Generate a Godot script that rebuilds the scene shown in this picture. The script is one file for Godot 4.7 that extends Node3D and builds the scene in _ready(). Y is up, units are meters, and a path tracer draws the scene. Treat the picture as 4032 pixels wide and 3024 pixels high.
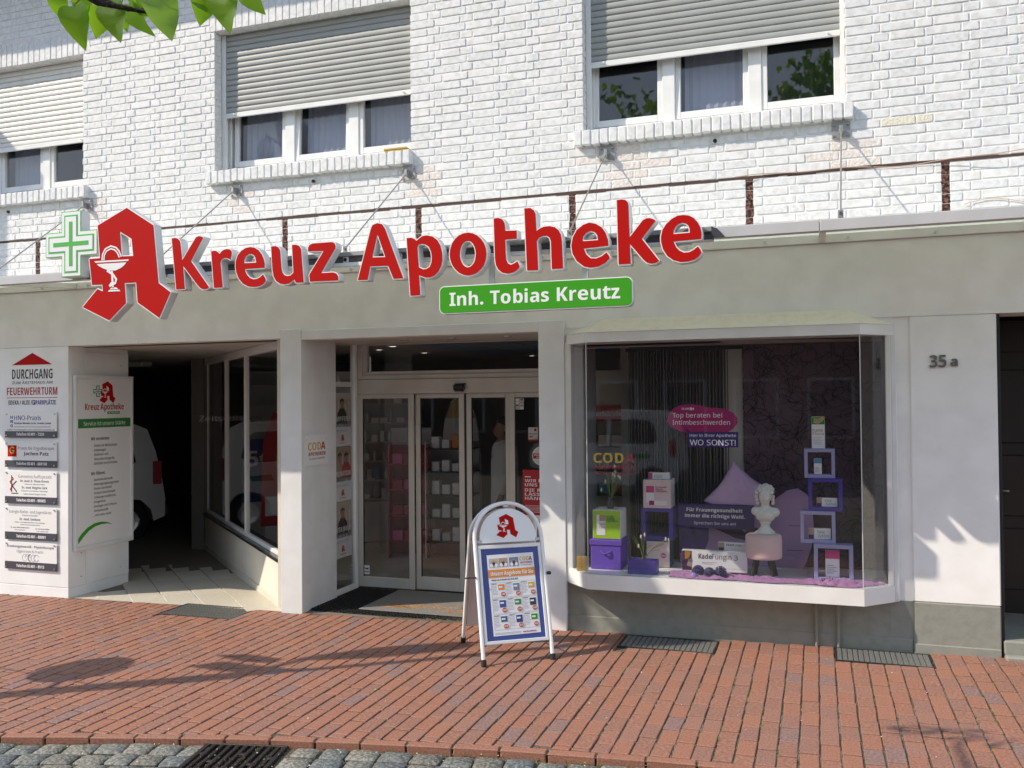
extends Node3D
# A pharmacy front in a German shopping street, early sun from the left.
# Metres, y up. The street front stands in the plane z = Z; the camera stands in the road.
const Z := -7.31
const UP := Vector3.UP
var rng := RandomNumberGenerator.new()
var cam: Camera3D
var M := {}
var font_bold: SystemFont
var font_plain: SystemFont
var cap_h := 0.23
var cap_y := 0.0


func gy(x: float) -> float:  # the pavement climbs a little to the right
	return 0.0143 * (x + 1.01)


# ---------------------------------------------------------------- materials
func lin(r: float, g: float, b: float, a := 1.0) -> Color:
	var c := Color(r, g, b).linear_to_srgb()
	c.a = a
	return c


func mat(r: float, g: float, b: float, rough := 0.7, metal := 0.0, spec := 0.5) -> StandardMaterial3D:
	var m := StandardMaterial3D.new()
	m.albedo_color = lin(r, g, b)
	m.roughness = rough
	m.metallic = metal
	m.metallic_specular = spec
	return m


func noise_tex(freq: float, lo: Color, hi: Color, size := 256, octaves := 4, kind := FastNoiseLite.TYPE_SIMPLEX_SMOOTH, sd := 1, p0 := 0.25, p1 := 0.75) -> NoiseTexture2D:
	var n := FastNoiseLite.new()
	n.noise_type = kind
	n.frequency = freq
	n.fractal_octaves = octaves
	n.seed = sd
	var g := Gradient.new()
	g.offsets = PackedFloat32Array([p0, p1])
	g.colors = PackedColorArray([lo, hi])
	var t := NoiseTexture2D.new()
	t.width = size
	t.height = size
	t.seamless = true
	t.noise = n
	t.color_ramp = g
	return t


func grained(m: StandardMaterial3D, t: Texture2D, scale: float, bump: Texture2D = null, depth := 0.0, bump_scale := 0.0) -> StandardMaterial3D:
	m.uv1_triplanar = true
	m.uv1_world_triplanar = true
	m.uv1_scale = Vector3.ONE * scale
	m.albedo_texture = t
	if bump:
		m.heightmap_enabled = true
		m.heightmap_texture = bump
		m.heightmap_scale = depth
	return m


func glass(alpha: float, r := 0.02, g := 0.03, b := 0.03, spec := 0.5) -> StandardMaterial3D:
	var m := mat(r, g, b, 0.02, 0.0, spec)
	m.transparency = BaseMaterial3D.TRANSPARENCY_ALPHA
	m.albedo_color.a = alpha
	return m


func glow(r: float, g: float, b: float, e: float) -> StandardMaterial3D:
	var m := mat(0.8, 0.8, 0.8)
	m.emission_enabled = true
	m.emission = lin(r, g, b)
	m.emission_energy_multiplier = e
	return m


func make_materials() -> void:
	var soft := noise_tex(0.012, Color(0.972, 0.972, 0.968), Color.WHITE, 256, 4)
	var fine := noise_tex(0.06, Color(0.35, 0.35, 0.35), Color.WHITE, 256, 5, FastNoiseLite.TYPE_SIMPLEX_SMOOTH, 3)
	var dirt := noise_tex(0.02, Color(0.955, 0.95, 0.94), Color.WHITE, 512, 5, FastNoiseLite.TYPE_SIMPLEX_SMOOTH, 9, 0.15, 0.6)
	var paint := noise_tex(0.018, Color(0.93, 0.93, 0.92), Color.WHITE, 512, 5, FastNoiseLite.TYPE_SIMPLEX_SMOOTH, 21, 0.2, 0.6)
	M.brick = [grained(mat(0.74, 0.74, 0.735, 0.6), paint, 1.3, fine, 0.1), grained(mat(0.715, 0.72, 0.718, 0.62), paint, 1.7, fine, 0.12), grained(mat(0.755, 0.752, 0.742, 0.6), paint, 1.1, fine, 0.1)]
	M.brick_stain = grained(mat(0.73, 0.67, 0.63, 0.7), paint, 2.1, fine, 0.3)
	M.brick_yellow = grained(mat(0.72, 0.68, 0.57, 0.7), dirt, 2.4, fine, 0.3)
	M.mortar = grained(mat(0.74, 0.735, 0.725, 0.85), dirt, 1.2, fine, 0.4)
	M.chase = grained(mat(0.2, 0.09, 0.065, 0.9), noise_tex(0.05, Color(0.35, 0.3, 0.3), Color.WHITE, 256, 5, FastNoiseLite.TYPE_SIMPLEX, 5), 2.3, fine, 0.6)
	M.chase_dark = mat(0.075, 0.045, 0.035, 0.9)
	M.render = grained(mat(0.84, 0.845, 0.825, 0.75), soft, 0.8, fine, 0.05)
	M.plinth = grained(mat(0.25, 0.255, 0.22, 0.75), dirt, 0.9, fine, 0.12)
	M.panel = grained(mat(0.84, 0.85, 0.85, 0.4), soft, 0.6)
	M.alu = grained(mat(0.74, 0.75, 0.745, 0.45), soft, 0.9)
	M.fascia = grained(mat(0.52, 0.515, 0.52, 0.4), soft, 0.9)
	M.alu_white = grained(mat(0.76, 0.765, 0.74, 0.35), soft, 0.7)
	M.alu_grey = grained(mat(0.36, 0.37, 0.37, 0.4, 0.3), soft, 1.0)
	M.frame_beige = grained(mat(0.58, 0.56, 0.51, 0.4), soft, 1.0)
	M.pvc = grained(mat(0.8, 0.8, 0.78, 0.35), soft, 1.2)
	M.slat = grained(mat(0.35, 0.36, 0.345, 0.5), soft, 0.8)
	M.slat_cream = grained(mat(0.74, 0.73, 0.68, 0.45), dirt, 0.8)
	M.rubber = mat(0.012, 0.012, 0.012, 0.7)
	M.black = mat(0.015, 0.015, 0.015, 0.5)
	M.steel = mat(0.5, 0.5, 0.5, 0.3, 1.0)
	M.steel_dull = grained(mat(0.4, 0.39, 0.38, 0.45, 0.7), soft, 3.0)
	M.white = mat(0.8, 0.8, 0.79, 0.4)
	M.white_gloss = mat(0.82, 0.82, 0.81, 0.15)
	M.rim = mat(0.8, 0.81, 0.8, 0.35)
	M.side = grained(mat(0.62, 0.64, 0.65, 0.4), soft, 2.0)
	M.red = mat(0.45, 0.007, 0.005, 0.6, 0.0, 0.2)
	M.green = mat(0.05, 0.31, 0.018, 0.6, 0.0, 0.2)
	M.green_deep = mat(0.03, 0.2, 0.04, 0.5)
	M.cross_green = mat(0.06, 0.42, 0.05, 0.4)
	M.pane = glass(0.06)
	M.pane_up = glass(0.12, 0.02, 0.025, 0.035, 0.62)
	M.canopy_glass = mat(0.86, 0.88, 0.87, 0.35)
	M.canopy_glass.backlight_enabled = true
	M.canopy_glass.backlight = Color(0.97, 1.0, 0.97)
	M.paper = mat(0.78, 0.78, 0.77, 0.5)
	M.ink = mat(0.025, 0.025, 0.035, 0.5)
	M.ink_grey = mat(0.2, 0.2, 0.22, 0.5)
	M.ink_soft = mat(0.36, 0.36, 0.38, 0.5)
	M.ink_blue = mat(0.02, 0.035, 0.2, 0.5)
	M.ink_red = mat(0.36, 0.01, 0.02, 0.5)
	M.anthracite = mat(0.06, 0.058, 0.075, 0.35)
	M.orange = mat(0.65, 0.24, 0.03, 0.5)
	M.gold = mat(0.6, 0.36, 0.04, 0.5)
	M.blue = mat(0.02, 0.045, 0.24, 0.3)
	M.tile = []
	for i in 4:
		M.tile.append(grained(mat(0.56 - 0.02 * i, 0.52 - 0.02 * i, 0.44 - 0.02 * i, 0.5), dirt, 1.5 + 0.3 * i))
	M.grout = mat(0.16, 0.145, 0.12, 0.9)
	M.skirting = grained(mat(0.6, 0.56, 0.47, 0.6), soft, 1.0)
	M.cream_wall = grained(mat(0.66, 0.63, 0.54, 0.8), soft, 0.9)
	M.stone_dark = grained(mat(0.05, 0.055, 0.055, 0.25), noise_tex(0.09, Color(0.5, 0.5, 0.5), Color.WHITE, 256, 3), 2.0)
	var pav := noise_tex(0.03, Color(0.82, 0.8, 0.79), Color.WHITE, 512, 5, FastNoiseLite.TYPE_SIMPLEX_SMOOTH, 14, 0.2, 0.75)
	M.paver = []
	for c in [[0.32, 0.155, 0.105], [0.335, 0.16, 0.108], [0.305, 0.153, 0.107], [0.34, 0.155, 0.1], [0.3, 0.155, 0.115], [0.325, 0.165, 0.118], [0.352, 0.162, 0.103]]:
		M.paver.append(grained(mat(c[0], c[1], c[2], 0.72), pav, 2.0 + M.paver.size() * 0.37, fine, 0.1))
	M.paver_dark = grained(mat(0.265, 0.162, 0.14, 0.72), pav, 2.6, fine, 0.1)
	M.bed = grained(mat(0.22, 0.19, 0.145, 0.95), noise_tex(0.1, Color(0.5, 0.48, 0.4), Color.WHITE, 512, 5), 3.0, fine, 1.0)
	M.sand = grained(mat(0.36, 0.32, 0.25, 0.95), noise_tex(0.2, Color(0.45, 0.42, 0.38), Color.WHITE, 256, 4), 6.0)
	M.moss = mat(0.1, 0.15, 0.03, 0.95)
	M.cobble = []
	for c in [[0.17, 0.185, 0.185], [0.2, 0.21, 0.2], [0.15, 0.17, 0.185], [0.23, 0.23, 0.21], [0.18, 0.18, 0.165]]:
		M.cobble.append(grained(mat(c[0] * 1.25, c[1] * 1.2, c[2] * 1.12, 0.7), noise_tex(0.05, Color(0.62, 0.62, 0.6), Color.WHITE, 256, 5, FastNoiseLite.TYPE_SIMPLEX, 31), 2.4, fine, 0.5))
	M.iron = grained(mat(0.07, 0.062, 0.058, 0.55, 0.5), noise_tex(0.08, Color(0.5, 0.45, 0.42), Color.WHITE, 256, 4, FastNoiseLite.TYPE_SIMPLEX, 8), 4.0)
	M.grate = grained(mat(0.3, 0.31, 0.3, 0.5, 0.25), noise_tex(0.08, Color(0.55, 0.52, 0.5), Color.WHITE, 256, 4, FastNoiseLite.TYPE_SIMPLEX, 8), 4.0)
	M.pit = mat(0.16, 0.15, 0.14, 0.9)
	M.carpet = grained(mat(0.3, 0.295, 0.275, 0.95), noise_tex(0.15, Color(0.6, 0.6, 0.6), Color.WHITE, 256, 4), 5.0, fine, 0.3)
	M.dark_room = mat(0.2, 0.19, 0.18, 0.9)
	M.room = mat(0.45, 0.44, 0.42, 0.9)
	M.shelf_white = mat(0.6, 0.6, 0.58, 0.5)
	M.leaf = mat(0.075, 0.15, 0.012, 0.45)
	M.leaf.backlight_enabled = true
	M.leaf.backlight = Color(0.6, 0.78, 0.16)
	M.bark = grained(mat(0.09, 0.07, 0.05, 0.95), noise_tex(0.08, Color(0.4, 0.38, 0.35), Color.WHITE, 256, 5), 2.0, fine, 1.0)
	M.van_paint = mat(0.68, 0.69, 0.69, 0.25)
	M.van_paint.clearcoat_enabled = true
	M.van_glass = mat(0.01, 0.012, 0.014, 0.05)
	M.tyre = mat(0.015, 0.015, 0.015, 0.8)
	M.hub = mat(0.35, 0.35, 0.36, 0.35, 0.8)
	M.purple = grained(mat(0.13, 0.06, 0.45, 0.75), soft, 6.0)
	M.purple_box = mat(0.075, 0.05, 0.3, 0.4)
	M.lavender = mat(0.34, 0.34, 0.55, 0.4)
	M.lilac = mat(0.45, 0.29, 0.5, 0.7)
	M.pillow = grained(mat(0.56, 0.4, 0.6, 0.85), soft, 3.0)
	M.satin = mat(0.4, 0.2, 0.4, 0.2)
	M.satin.rim_enabled = true
	M.banner = mat(0.035, 0.018, 0.12, 0.45)
	M.plum = mat(0.06, 0.018, 0.075, 0.5)
	M.magenta = mat(0.34, 0.012, 0.12, 0.5)
	M.pink = mat(0.55, 0.06, 0.2, 0.5)
	M.blush = mat(0.68, 0.5, 0.47, 0.85)
	M.pale_pink = mat(0.7, 0.56, 0.55, 0.5)
	M.teal = mat(0.02, 0.1, 0.16, 0.4)
	M.sky_blue = mat(0.1, 0.3, 0.42, 0.5)
	M.lime = mat(0.32, 0.56, 0.02, 0.45)
	M.gypsum = grained(mat(0.68, 0.69, 0.62, 0.6), soft, 8.0)
	M.stool_leg = mat(0.02, 0.022, 0.022, 0.5)
	M.wicker = mat(0.09, 0.08, 0.2, 0.7)
	M.ball = mat(0.3, 0.25, 0.62, 0.2)
	M.web_cloth = mat(0.11, 0.075, 0.095, 0.9)
	M.web_fibre = mat(0.02, 0.014, 0.014, 0.9)
	M.strand = mat(0.16, 0.145, 0.14, 0.7)
	M.strand_dark = mat(0.045, 0.04, 0.045, 0.7)
	M.pale_strip = mat(0.34, 0.34, 0.31, 0.8)
	M.stem = mat(0.16, 0.24, 0.06, 0.7)
	M.bloom = mat(0.62, 0.62, 0.42, 0.8)
	M.skin = mat(0.3, 0.17, 0.11, 0.6)
	M.hair = mat(0.02, 0.015, 0.012, 0.6)
	M.coat = mat(0.66, 0.67, 0.68, 0.85)
	M.trousers = mat(0.02, 0.025, 0.045, 0.9)
	M.terracotta = mat(0.42, 0.2, 0.03, 0.5)
	M.red_print = mat(0.45, 0.01, 0.02, 0.5)
	M.poster_dark = mat(0.05, 0.03, 0.03, 0.5)
	M.photo_warm = mat(0.4, 0.28, 0.2, 0.5)
	M.photo_tan = mat(0.5, 0.42, 0.34, 0.5)
	M.photo_blue = mat(0.16, 0.2, 0.28, 0.5)
	M.zinc = mat(0.33, 0.34, 0.35, 0.4, 0.6)
	M.wood_dark = grained(mat(0.02, 0.012, 0.01, 0.5), soft, 1.0)
	M.house = grained(mat(0.1, 0.05, 0.04, 0.85), noise_tex(0.03, Color(0.6, 0.6, 0.6), Color.WHITE, 256, 4), 0.6)
	M.house_pale = grained(mat(0.5, 0.47, 0.4, 0.85), soft, 0.5)
	M.roof = mat(0.06, 0.05, 0.05, 0.8)
	M.net = mat(0.42, 0.46, 0.58, 0.9)
	M.bay_roof = grained(mat(0.74, 0.7, 0.6, 0.5), dirt, 1.0)
	M.corner_bead = mat(0.55, 0.56, 0.55, 0.3)
	M.passage_ceiling = mat(0.5, 0.49, 0.46, 0.9)
	M.channel = mat(0.13, 0.135, 0.135, 0.5)
	M.number = mat(0.13, 0.125, 0.12, 0.5)
	M.price = mat(0.55, 0.1, 0.05, 0.5)
	M.mat_print = mat(0.5, 0.24, 0.07, 0.95)
	M.dark_glass = mat(0.03, 0.035, 0.04, 0.08)
	M.gold_card = mat(0.48, 0.32, 0.08, 0.5)
	M.yellow = mat(0.68, 0.44, 0.0, 0.5)
	M.banner_soft = mat(0.1, 0.06, 0.24, 0.6)
	M.lilac_light = mat(0.6, 0.42, 0.62, 0.6)
	M.wicker_core = mat(0.02, 0.018, 0.04, 0.9)
	M.photo_grey = mat(0.6, 0.57, 0.52, 0.5)
	M.photo_skin = mat(0.36, 0.2, 0.13, 0.5)
	M.red_poster = mat(0.42, 0.015, 0.025, 0.5)
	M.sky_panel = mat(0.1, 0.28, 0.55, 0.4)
	M.asphalt = grained(mat(0.06, 0.06, 0.06, 0.9), fine, 3.0)


# ---------------------------------------------------------------- building shapes
func st() -> SurfaceTool:
	var s := SurfaceTool.new()
	s.begin(Mesh.PRIMITIVE_TRIANGLES)
	s.set_smooth_group(-1)
	return s


func put(parent: Node, called: String, s: SurfaceTool, m: Material) -> MeshInstance3D:
	s.generate_normals()
	var o := MeshInstance3D.new()
	o.name = called
	o.mesh = s.commit()
	o.material_override = m
	parent.add_child(o, true)
	return o


func put_mesh(parent: Node, called: String, mesh: Mesh, m: Material, at := Vector3.ZERO) -> MeshInstance3D:
	var o := MeshInstance3D.new()
	o.name = called
	o.mesh = mesh
	o.material_override = m
	o.position = at
	parent.add_child(o, true)
	return o


func thing(called: String, label: String, category: String, at := Vector3.ZERO, turn := 0.0, group := "") -> Node3D:
	var o := Node3D.new()
	o.name = called
	add_child(o, true)
	o.position = at
	o.rotation.y = turn
	tag(o, label, category, group)
	return o


func tag(o: Node3D, label: String, category: String, group := "") -> void:
	o.set_meta("label", label)
	o.set_meta("category", category)
	if group:
		o.set_meta("group", group)


func node(parent: Node, called: String, at := Vector3.ZERO) -> Node3D:
	var o := Node3D.new()
	o.name = called
	parent.add_child(o, true)
	o.position = at
	return o


func tri(s: SurfaceTool, a: Vector3, b: Vector3, c: Vector3) -> void:
	s.add_vertex(a)
	s.add_vertex(b)
	s.add_vertex(c)


func quad(s: SurfaceTool, a: Vector3, b: Vector3, c: Vector3, d: Vector3) -> void:  # a b c d clockwise seen from the front
	tri(s, a, b, c)
	tri(s, a, c, d)


# a box between two corners with chamfered edges
func box(s: SurfaceTool, lo: Vector3, hi: Vector3, e := 0.0, t := Transform3D.IDENTITY) -> void:
	var c := (lo + hi) / 2.0
	var h := (hi - lo).abs() / 2.0
	e = minf(e, minf(h.x, minf(h.y, h.z)) * 0.7)
	for ax in 3:
		for sg in [-1.0, 1.0]:
			var n := Vector3.ZERO
			n[ax] = sg
			var u := Vector3.ZERO
			u[(ax + 1) % 3] = 1.0
			var v := Vector3.ZERO
			v[(ax + 2) % 3] = 1.0
			var o := c + n * h[ax]
			var hu := u * (h[(ax + 1) % 3] - e)
			var hv := v * (h[(ax + 2) % 3] - e)
			var p := [o - hu - hv, o - hu + hv, o + hu + hv, o + hu - hv]
			if sg < 0:
				p.reverse()
			quad(s, t * p[0], t * p[1], t * p[2], t * p[3])
	if e <= 0.0:
		return
	for ax in 3:
		var i := (ax + 1) % 3
		var j := (ax + 2) % 3
		for si in [-1.0, 1.0]:
			for sj in [-1.0, 1.0]:
				var a := c
				a[i] += si * h[i]
				a[j] += sj * (h[j] - e)
				var b := c
				b[i] += si * (h[i] - e)
				b[j] += sj * h[j]
				var l := Vector3.ZERO
				l[ax] = h[ax] - e
				var p := [a - l, a + l, b + l, b - l]
				if si * sj > 0:
					p.reverse()
				quad(s, t * p[0], t * p[1], t * p[2], t * p[3])
	for sx in [-1.0, 1.0]:
		for sy in [-1.0, 1.0]:
			for sz in [-1.0, 1.0]:
				var a := c + Vector3(sx * h.x, sy * (h.y - e), sz * (h.z - e))
				var b := c + Vector3(sx * (h.x - e), sy * h.y, sz * (h.z - e))
				var d := c + Vector3(sx * (h.x - e), sy * (h.y - e), sz * h.z)
				if sx * sy * sz > 0:
					tri(s, t * a, t * d, t * b)
				else:
					tri(s, t * a, t * b, t * d)


func block(parent: Node, called: String, lo: Vector3, hi: Vector3, m: Material, e := 0.0) -> MeshInstance3D:
	var s := st()
	box(s, lo, hi, e)
	return put(parent, called, s, m)


# a flat rectangle facing +z, as a sheet of 1.5 mm
func sheet(parent: Node, called: String, x0: float, y0: float, x1: float, y1: float, z: float, m: Material, thick := 0.0015) -> MeshInstance3D:
	return block(parent, called, Vector3(x0, y0, z - thick), Vector3(x1, y1, z), m)


func tube(s: SurfaceTool, pts: Array, r: float, n := 8, r1 := -1.0, caps := true) -> void:
	if r1 < 0.0:
		r1 = r
	var rings := []
	var side := Vector3.ZERO
	for i in pts.size():
		var d: Vector3 = (pts[mini(i + 1, pts.size() - 1)] - pts[maxi(i - 1, 0)]).normalized()
		if i == 0:
			side = d.cross(UP if absf(d.y) < 0.9 else Vector3.RIGHT).normalized()
		side = (side - d * side.dot(d)).normalized()
		var w := d.cross(side)
		var rr := lerpf(r, r1, float(i) / maxf(1.0, pts.size() - 1.0))
		var ring := []
		for k in n:
			var a := TAU * k / n
			ring.append(pts[i] + (side * cos(a) + w * sin(a)) * rr)
		rings.append(ring)
	s.set_smooth_group(1)
	for i in pts.size() - 1:
		for k in n:
			var k2 := (k + 1) % n
			quad(s, rings[i][k], rings[i][k2], rings[i + 1][k2], rings[i + 1][k])
	s.set_smooth_group(-1)
	if caps:
		for k in range(1, n - 1):
			tri(s, rings[0][0], rings[0][k + 1], rings[0][k])
			tri(s, rings[-1][0], rings[-1][k], rings[-1][k + 1])


func rod(parent: Node, called: String, pts: Array, r: float, m: Material, n := 8) -> MeshInstance3D:
	var s := st()
	tube(s, pts, r, n)
	return put(parent, called, s, m)


# profile: [radius, height] from the bottom up
func lathe(s: SurfaceTool, profile: Array, at := Vector3.ZERO, n := 20, smooth := true) -> void:
	s.set_smooth_group(2 if smooth else -1)
	for i in profile.size() - 1:
		var a: Array = profile[i]
		var b: Array = profile[i + 1]
		for k in n:
			var t0 := TAU * k / n
			var t1 := TAU * (k + 1) / n
			var d0 := Vector3(cos(t0), 0, sin(t0))
			var d1 := Vector3(cos(t1), 0, sin(t1))
			var p0: Vector3 = at + d0 * a[0] + UP * a[1]
			var p1: Vector3 = at + d1 * a[0] + UP * a[1]
			var q0: Vector3 = at + d0 * b[0] + UP * b[1]
			var q1: Vector3 = at + d1 * b[0] + UP * b[1]
			if a[0] > 0.0:
				tri(s, p0, q0, p1)
			if b[0] > 0.0:
				tri(s, p1, q0, q1)
	s.set_smooth_group(-1)


# an upright slab: a polygon in x, y between z0 and z1 (z1 in front)
func slab(s: SurfaceTool, poly: PackedVector2Array, z0: float, z1: float, t := Transform3D.IDENTITY) -> void:
	var ix := Geometry2D.triangulate_polygon(poly)
	for i in range(0, ix.size(), 3):
		var a := poly[ix[i]]
		var b := poly[ix[i + 1]]
		var c := poly[ix[i + 2]]
		if (b - a).cross(c - a) > 0.0:
			var w := b
			b = c
			c = w
		tri(s, t * Vector3(a.x, a.y, z1), t * Vector3(b.x, b.y, z1), t * Vector3(c.x, c.y, z1))
		tri(s, t * Vector3(a.x, a.y, z0), t * Vector3(c.x, c.y, z0), t * Vector3(b.x, b.y, z0))
	var n := poly.size()
	var cw := Geometry2D.is_polygon_clockwise(poly)
	for i in n:
		var a := poly[i]
		var b := poly[(i + 1) % n]
		if not cw:
			var w := a
			a = b
			b = w
		quad(s, t * Vector3(a.x, a.y, z1), t * Vector3(a.x, a.y, z0), t * Vector3(b.x, b.y, z0), t * Vector3(b.x, b.y, z1))


func plate(parent: Node, called: String, poly: PackedVector2Array, z0: float, z1: float, m: Material) -> MeshInstance3D:
	var s := st()
	slab(s, poly, z0, z1)
	return put(parent, called, s, m)


# the same with a hole, as a CSG tree
func pierced(parent: Node, called: String, poly: PackedVector2Array, hole: PackedVector2Array, z0: float, z1: float, m: Material) -> void:
	if hole.is_empty():
		plate(parent, called, poly, z0, z1, m)
		return
	var a := CSGPolygon3D.new()
	a.name = called
	a.polygon = poly
	a.depth = z1 - z0
	a.position.z = z1
	a.material = m
	a.material_override = m
	parent.add_child(a, true)
	var b := CSGPolygon3D.new()
	b.name = "counter"
	b.polygon = hole
	b.depth = z1 - z0 + 0.02
	b.position.z = 0.01
	b.operation = CSGShape3D.OPERATION_SUBTRACTION
	b.material = m
	a.add_child(b)


func round_rect(x0: float, y0: float, x1: float, y1: float, r: float, n := 5) -> PackedVector2Array:
	var p := PackedVector2Array()
	for c in [[x1 - r, y1 - r, 0.0], [x0 + r, y1 - r, 0.25], [x0 + r, y0 + r, 0.5], [x1 - r, y0 + r, 0.75]]:
		for k in n + 1:
			var a: float = TAU * (c[2] + 0.25 * k / n)
			p.append(Vector2(c[0] + cos(a) * r, c[1] + sin(a) * r))
	return p


func oval(cx: float, cy: float, rx: float, ry: float, n := 28) -> PackedVector2Array:
	var p := PackedVector2Array()
	for k in n:
		p.append(Vector2(cx + cos(TAU * k / n) * rx, cy + sin(TAU * k / n) * ry))
	return p


func stroke(pts: Array, r: float) -> PackedVector2Array:
	var got := Geometry2D.offset_polyline(PackedVector2Array(pts), r, Geometry2D.JOIN_ROUND, Geometry2D.END_BUTT)
	return got[0]


func pv(a: Array) -> PackedVector2Array:
	var p := PackedVector2Array()
	for i in range(0, a.size(), 2):
		p.append(Vector2(a[i], a[i + 1]))
	return p


# lettering: left end x0, right end x1 (or its own width when x1 is NAN), baseline y, height of capitals
func words(parent: Node, text: String, x0: float, x1: float, y: float, cap: float, z: float, m: Material, bold := false, thick := 0.0012) -> MeshInstance3D:
	var t := TextMesh.new()
	t.font = font_bold if bold else font_plain
	t.font_size = 24
	t.pixel_size = 0.01
	t.depth = 0.1
	t.curve_step = 2.0 if cap < 0.05 else 0.8
	t.horizontal_alignment = HORIZONTAL_ALIGNMENT_LEFT
	t.vertical_alignment = VERTICAL_ALIGNMENT_BOTTOM
	t.text = text
	var b := t.get_aabb()
	var o := MeshInstance3D.new()
	o.name = "lettering"
	o.mesh = t
	o.material_override = m
	var ky := cap / cap_h
	var kx := ky if is_nan(x1) else (x1 - x0) / b.size.x
	o.scale = Vector3(kx, ky, thick / 0.1)
	o.position = Vector3(x0 - b.position.x * kx, y - cap_y * ky, z + thick / 2.0)
	parent.add_child(o, true)
	return o


# round limbs joined smoothly (surface nets); bones: [a, b, ra, rb]
func flesh(bones: Array, cell: float, k: float) -> SurfaceTool:
	var lo := Vector3.INF
	var hi := -Vector3.INF
	for b in bones:
		var m: float = maxf(b[2], b[3]) + k + cell * 2.0
		lo = lo.min((b[0] as Vector3).min(b[1]) - Vector3.ONE * m)
		hi = hi.max((b[0] as Vector3).max(b[1]) + Vector3.ONE * m)
	var nx := int((hi.x - lo.x) / cell) + 2
	var ny := int((hi.y - lo.y) / cell) + 2
	var nz := int((hi.z - lo.z) / cell) + 2
	var f := PackedFloat32Array()
	f.resize(nx * ny * nz)
	f.fill(9.0)
	for b in bones:
		var a: Vector3 = b[0]
		var ab: Vector3 = b[1] - a
		var l2 := maxf(ab.length_squared(), 1e-9)
		var m: float = maxf(b[2], b[3]) + k + cell * 1.5
		var i0 := Vector3i((a.min(b[1]) - Vector3.ONE * m - lo) / cell)
		var i1 := Vector3i((a.max(b[1]) + Vector3.ONE * m - lo) / cell)
		for x in range(maxi(i0.x, 0), mini(i1.x + 1, nx - 1) + 1):
			for y in range(maxi(i0.y, 0), mini(i1.y + 1, ny - 1) + 1):
				for z in range(maxi(i0.z, 0), mini(i1.z + 1, nz - 1) + 1):
					var p := lo + Vector3(x, y, z) * cell
					var t := clampf((p - a).dot(ab) / l2, 0.0, 1.0)
					var d: float = (p - a - ab * t).length() - lerpf(b[2], b[3], t)
					var n := (x * ny + y) * nz + z
					var o := f[n]
					var h := maxf(k - absf(d - o), 0.0) / k
					f[n] = minf(d, o) - h * h * k * 0.25
	var at := {}
	var verts := []
	var s := SurfaceTool.new()
	s.begin(Mesh.PRIMITIVE_TRIANGLES)
	s.set_smooth_group(1)
	for x in nx - 1:
		for y in ny - 1:
			for z in nz - 1:
				var inside := 0
				var sum := Vector3.ZERO
				var cnt := 0
				var v := []
				for c in 8:
					v.append(f[((x + (c & 1)) * ny + y + ((c >> 1) & 1)) * nz + z + (c >> 2)])
					if v[c] < 0.0:
						inside += 1
				if inside == 0 or inside == 8:
					continue
				for e in [[0, 1], [2, 3], [4, 5], [6, 7], [0, 2], [1, 3], [4, 6], [5, 7], [0, 4], [1, 5], [2, 6], [3, 7]]:
					if (v[e[0]] < 0.0) != (v[e[1]] < 0.0):
						var t: float = v[e[0]] / (v[e[0]] - v[e[1]])
						var pa := Vector3(e[0] & 1, (e[0] >> 1) & 1, e[0] >> 2)
						var pb := Vector3(e[1] & 1, (e[1] >> 1) & 1, e[1] >> 2)
						sum += pa.lerp(pb, t)
						cnt += 1
				at[(x * ny + y) * nz + z] = verts.size()
				verts.append(lo + (Vector3(x, y, z) + sum / cnt) * cell)
	for key in at:
		var z: int = key % nz
		var y: int = (key / nz) % ny
		var x: int = key / nz / ny
		for ax in 3:
			var step := [ny * nz, nz, 1]
			var u: int = step[(ax + 1) % 3]
			var w: int = step[(ax + 2) % 3]
			var here := f[key]
			var there := f[key + step[ax]]
			if (here < 0.0) == (there < 0.0) or not (at.has(key - u) and at.has(key - w) and at.has(key - u - w)):
				continue
			var p := [verts[at[key]], verts[at[key - u]], verts[at[key - u - w]], verts[at[key - w]]]
			if here < 0.0:
				p.reverse()
			quad(s, p[0], p[1], p[2], p[3])
	s.index()
	return s


func in_view(p: Vector3, margin := 0.0) -> bool:
	var q := cam.transform.affine_inverse() * p
	if q.z > -0.1:
		return false
	var half := tan(deg_to_rad(cam.fov) / 2.0)
	return absf(q.y / q.z) < half + margin and absf(q.x / q.z) < half * 4.0 / 3.0 + margin


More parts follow.
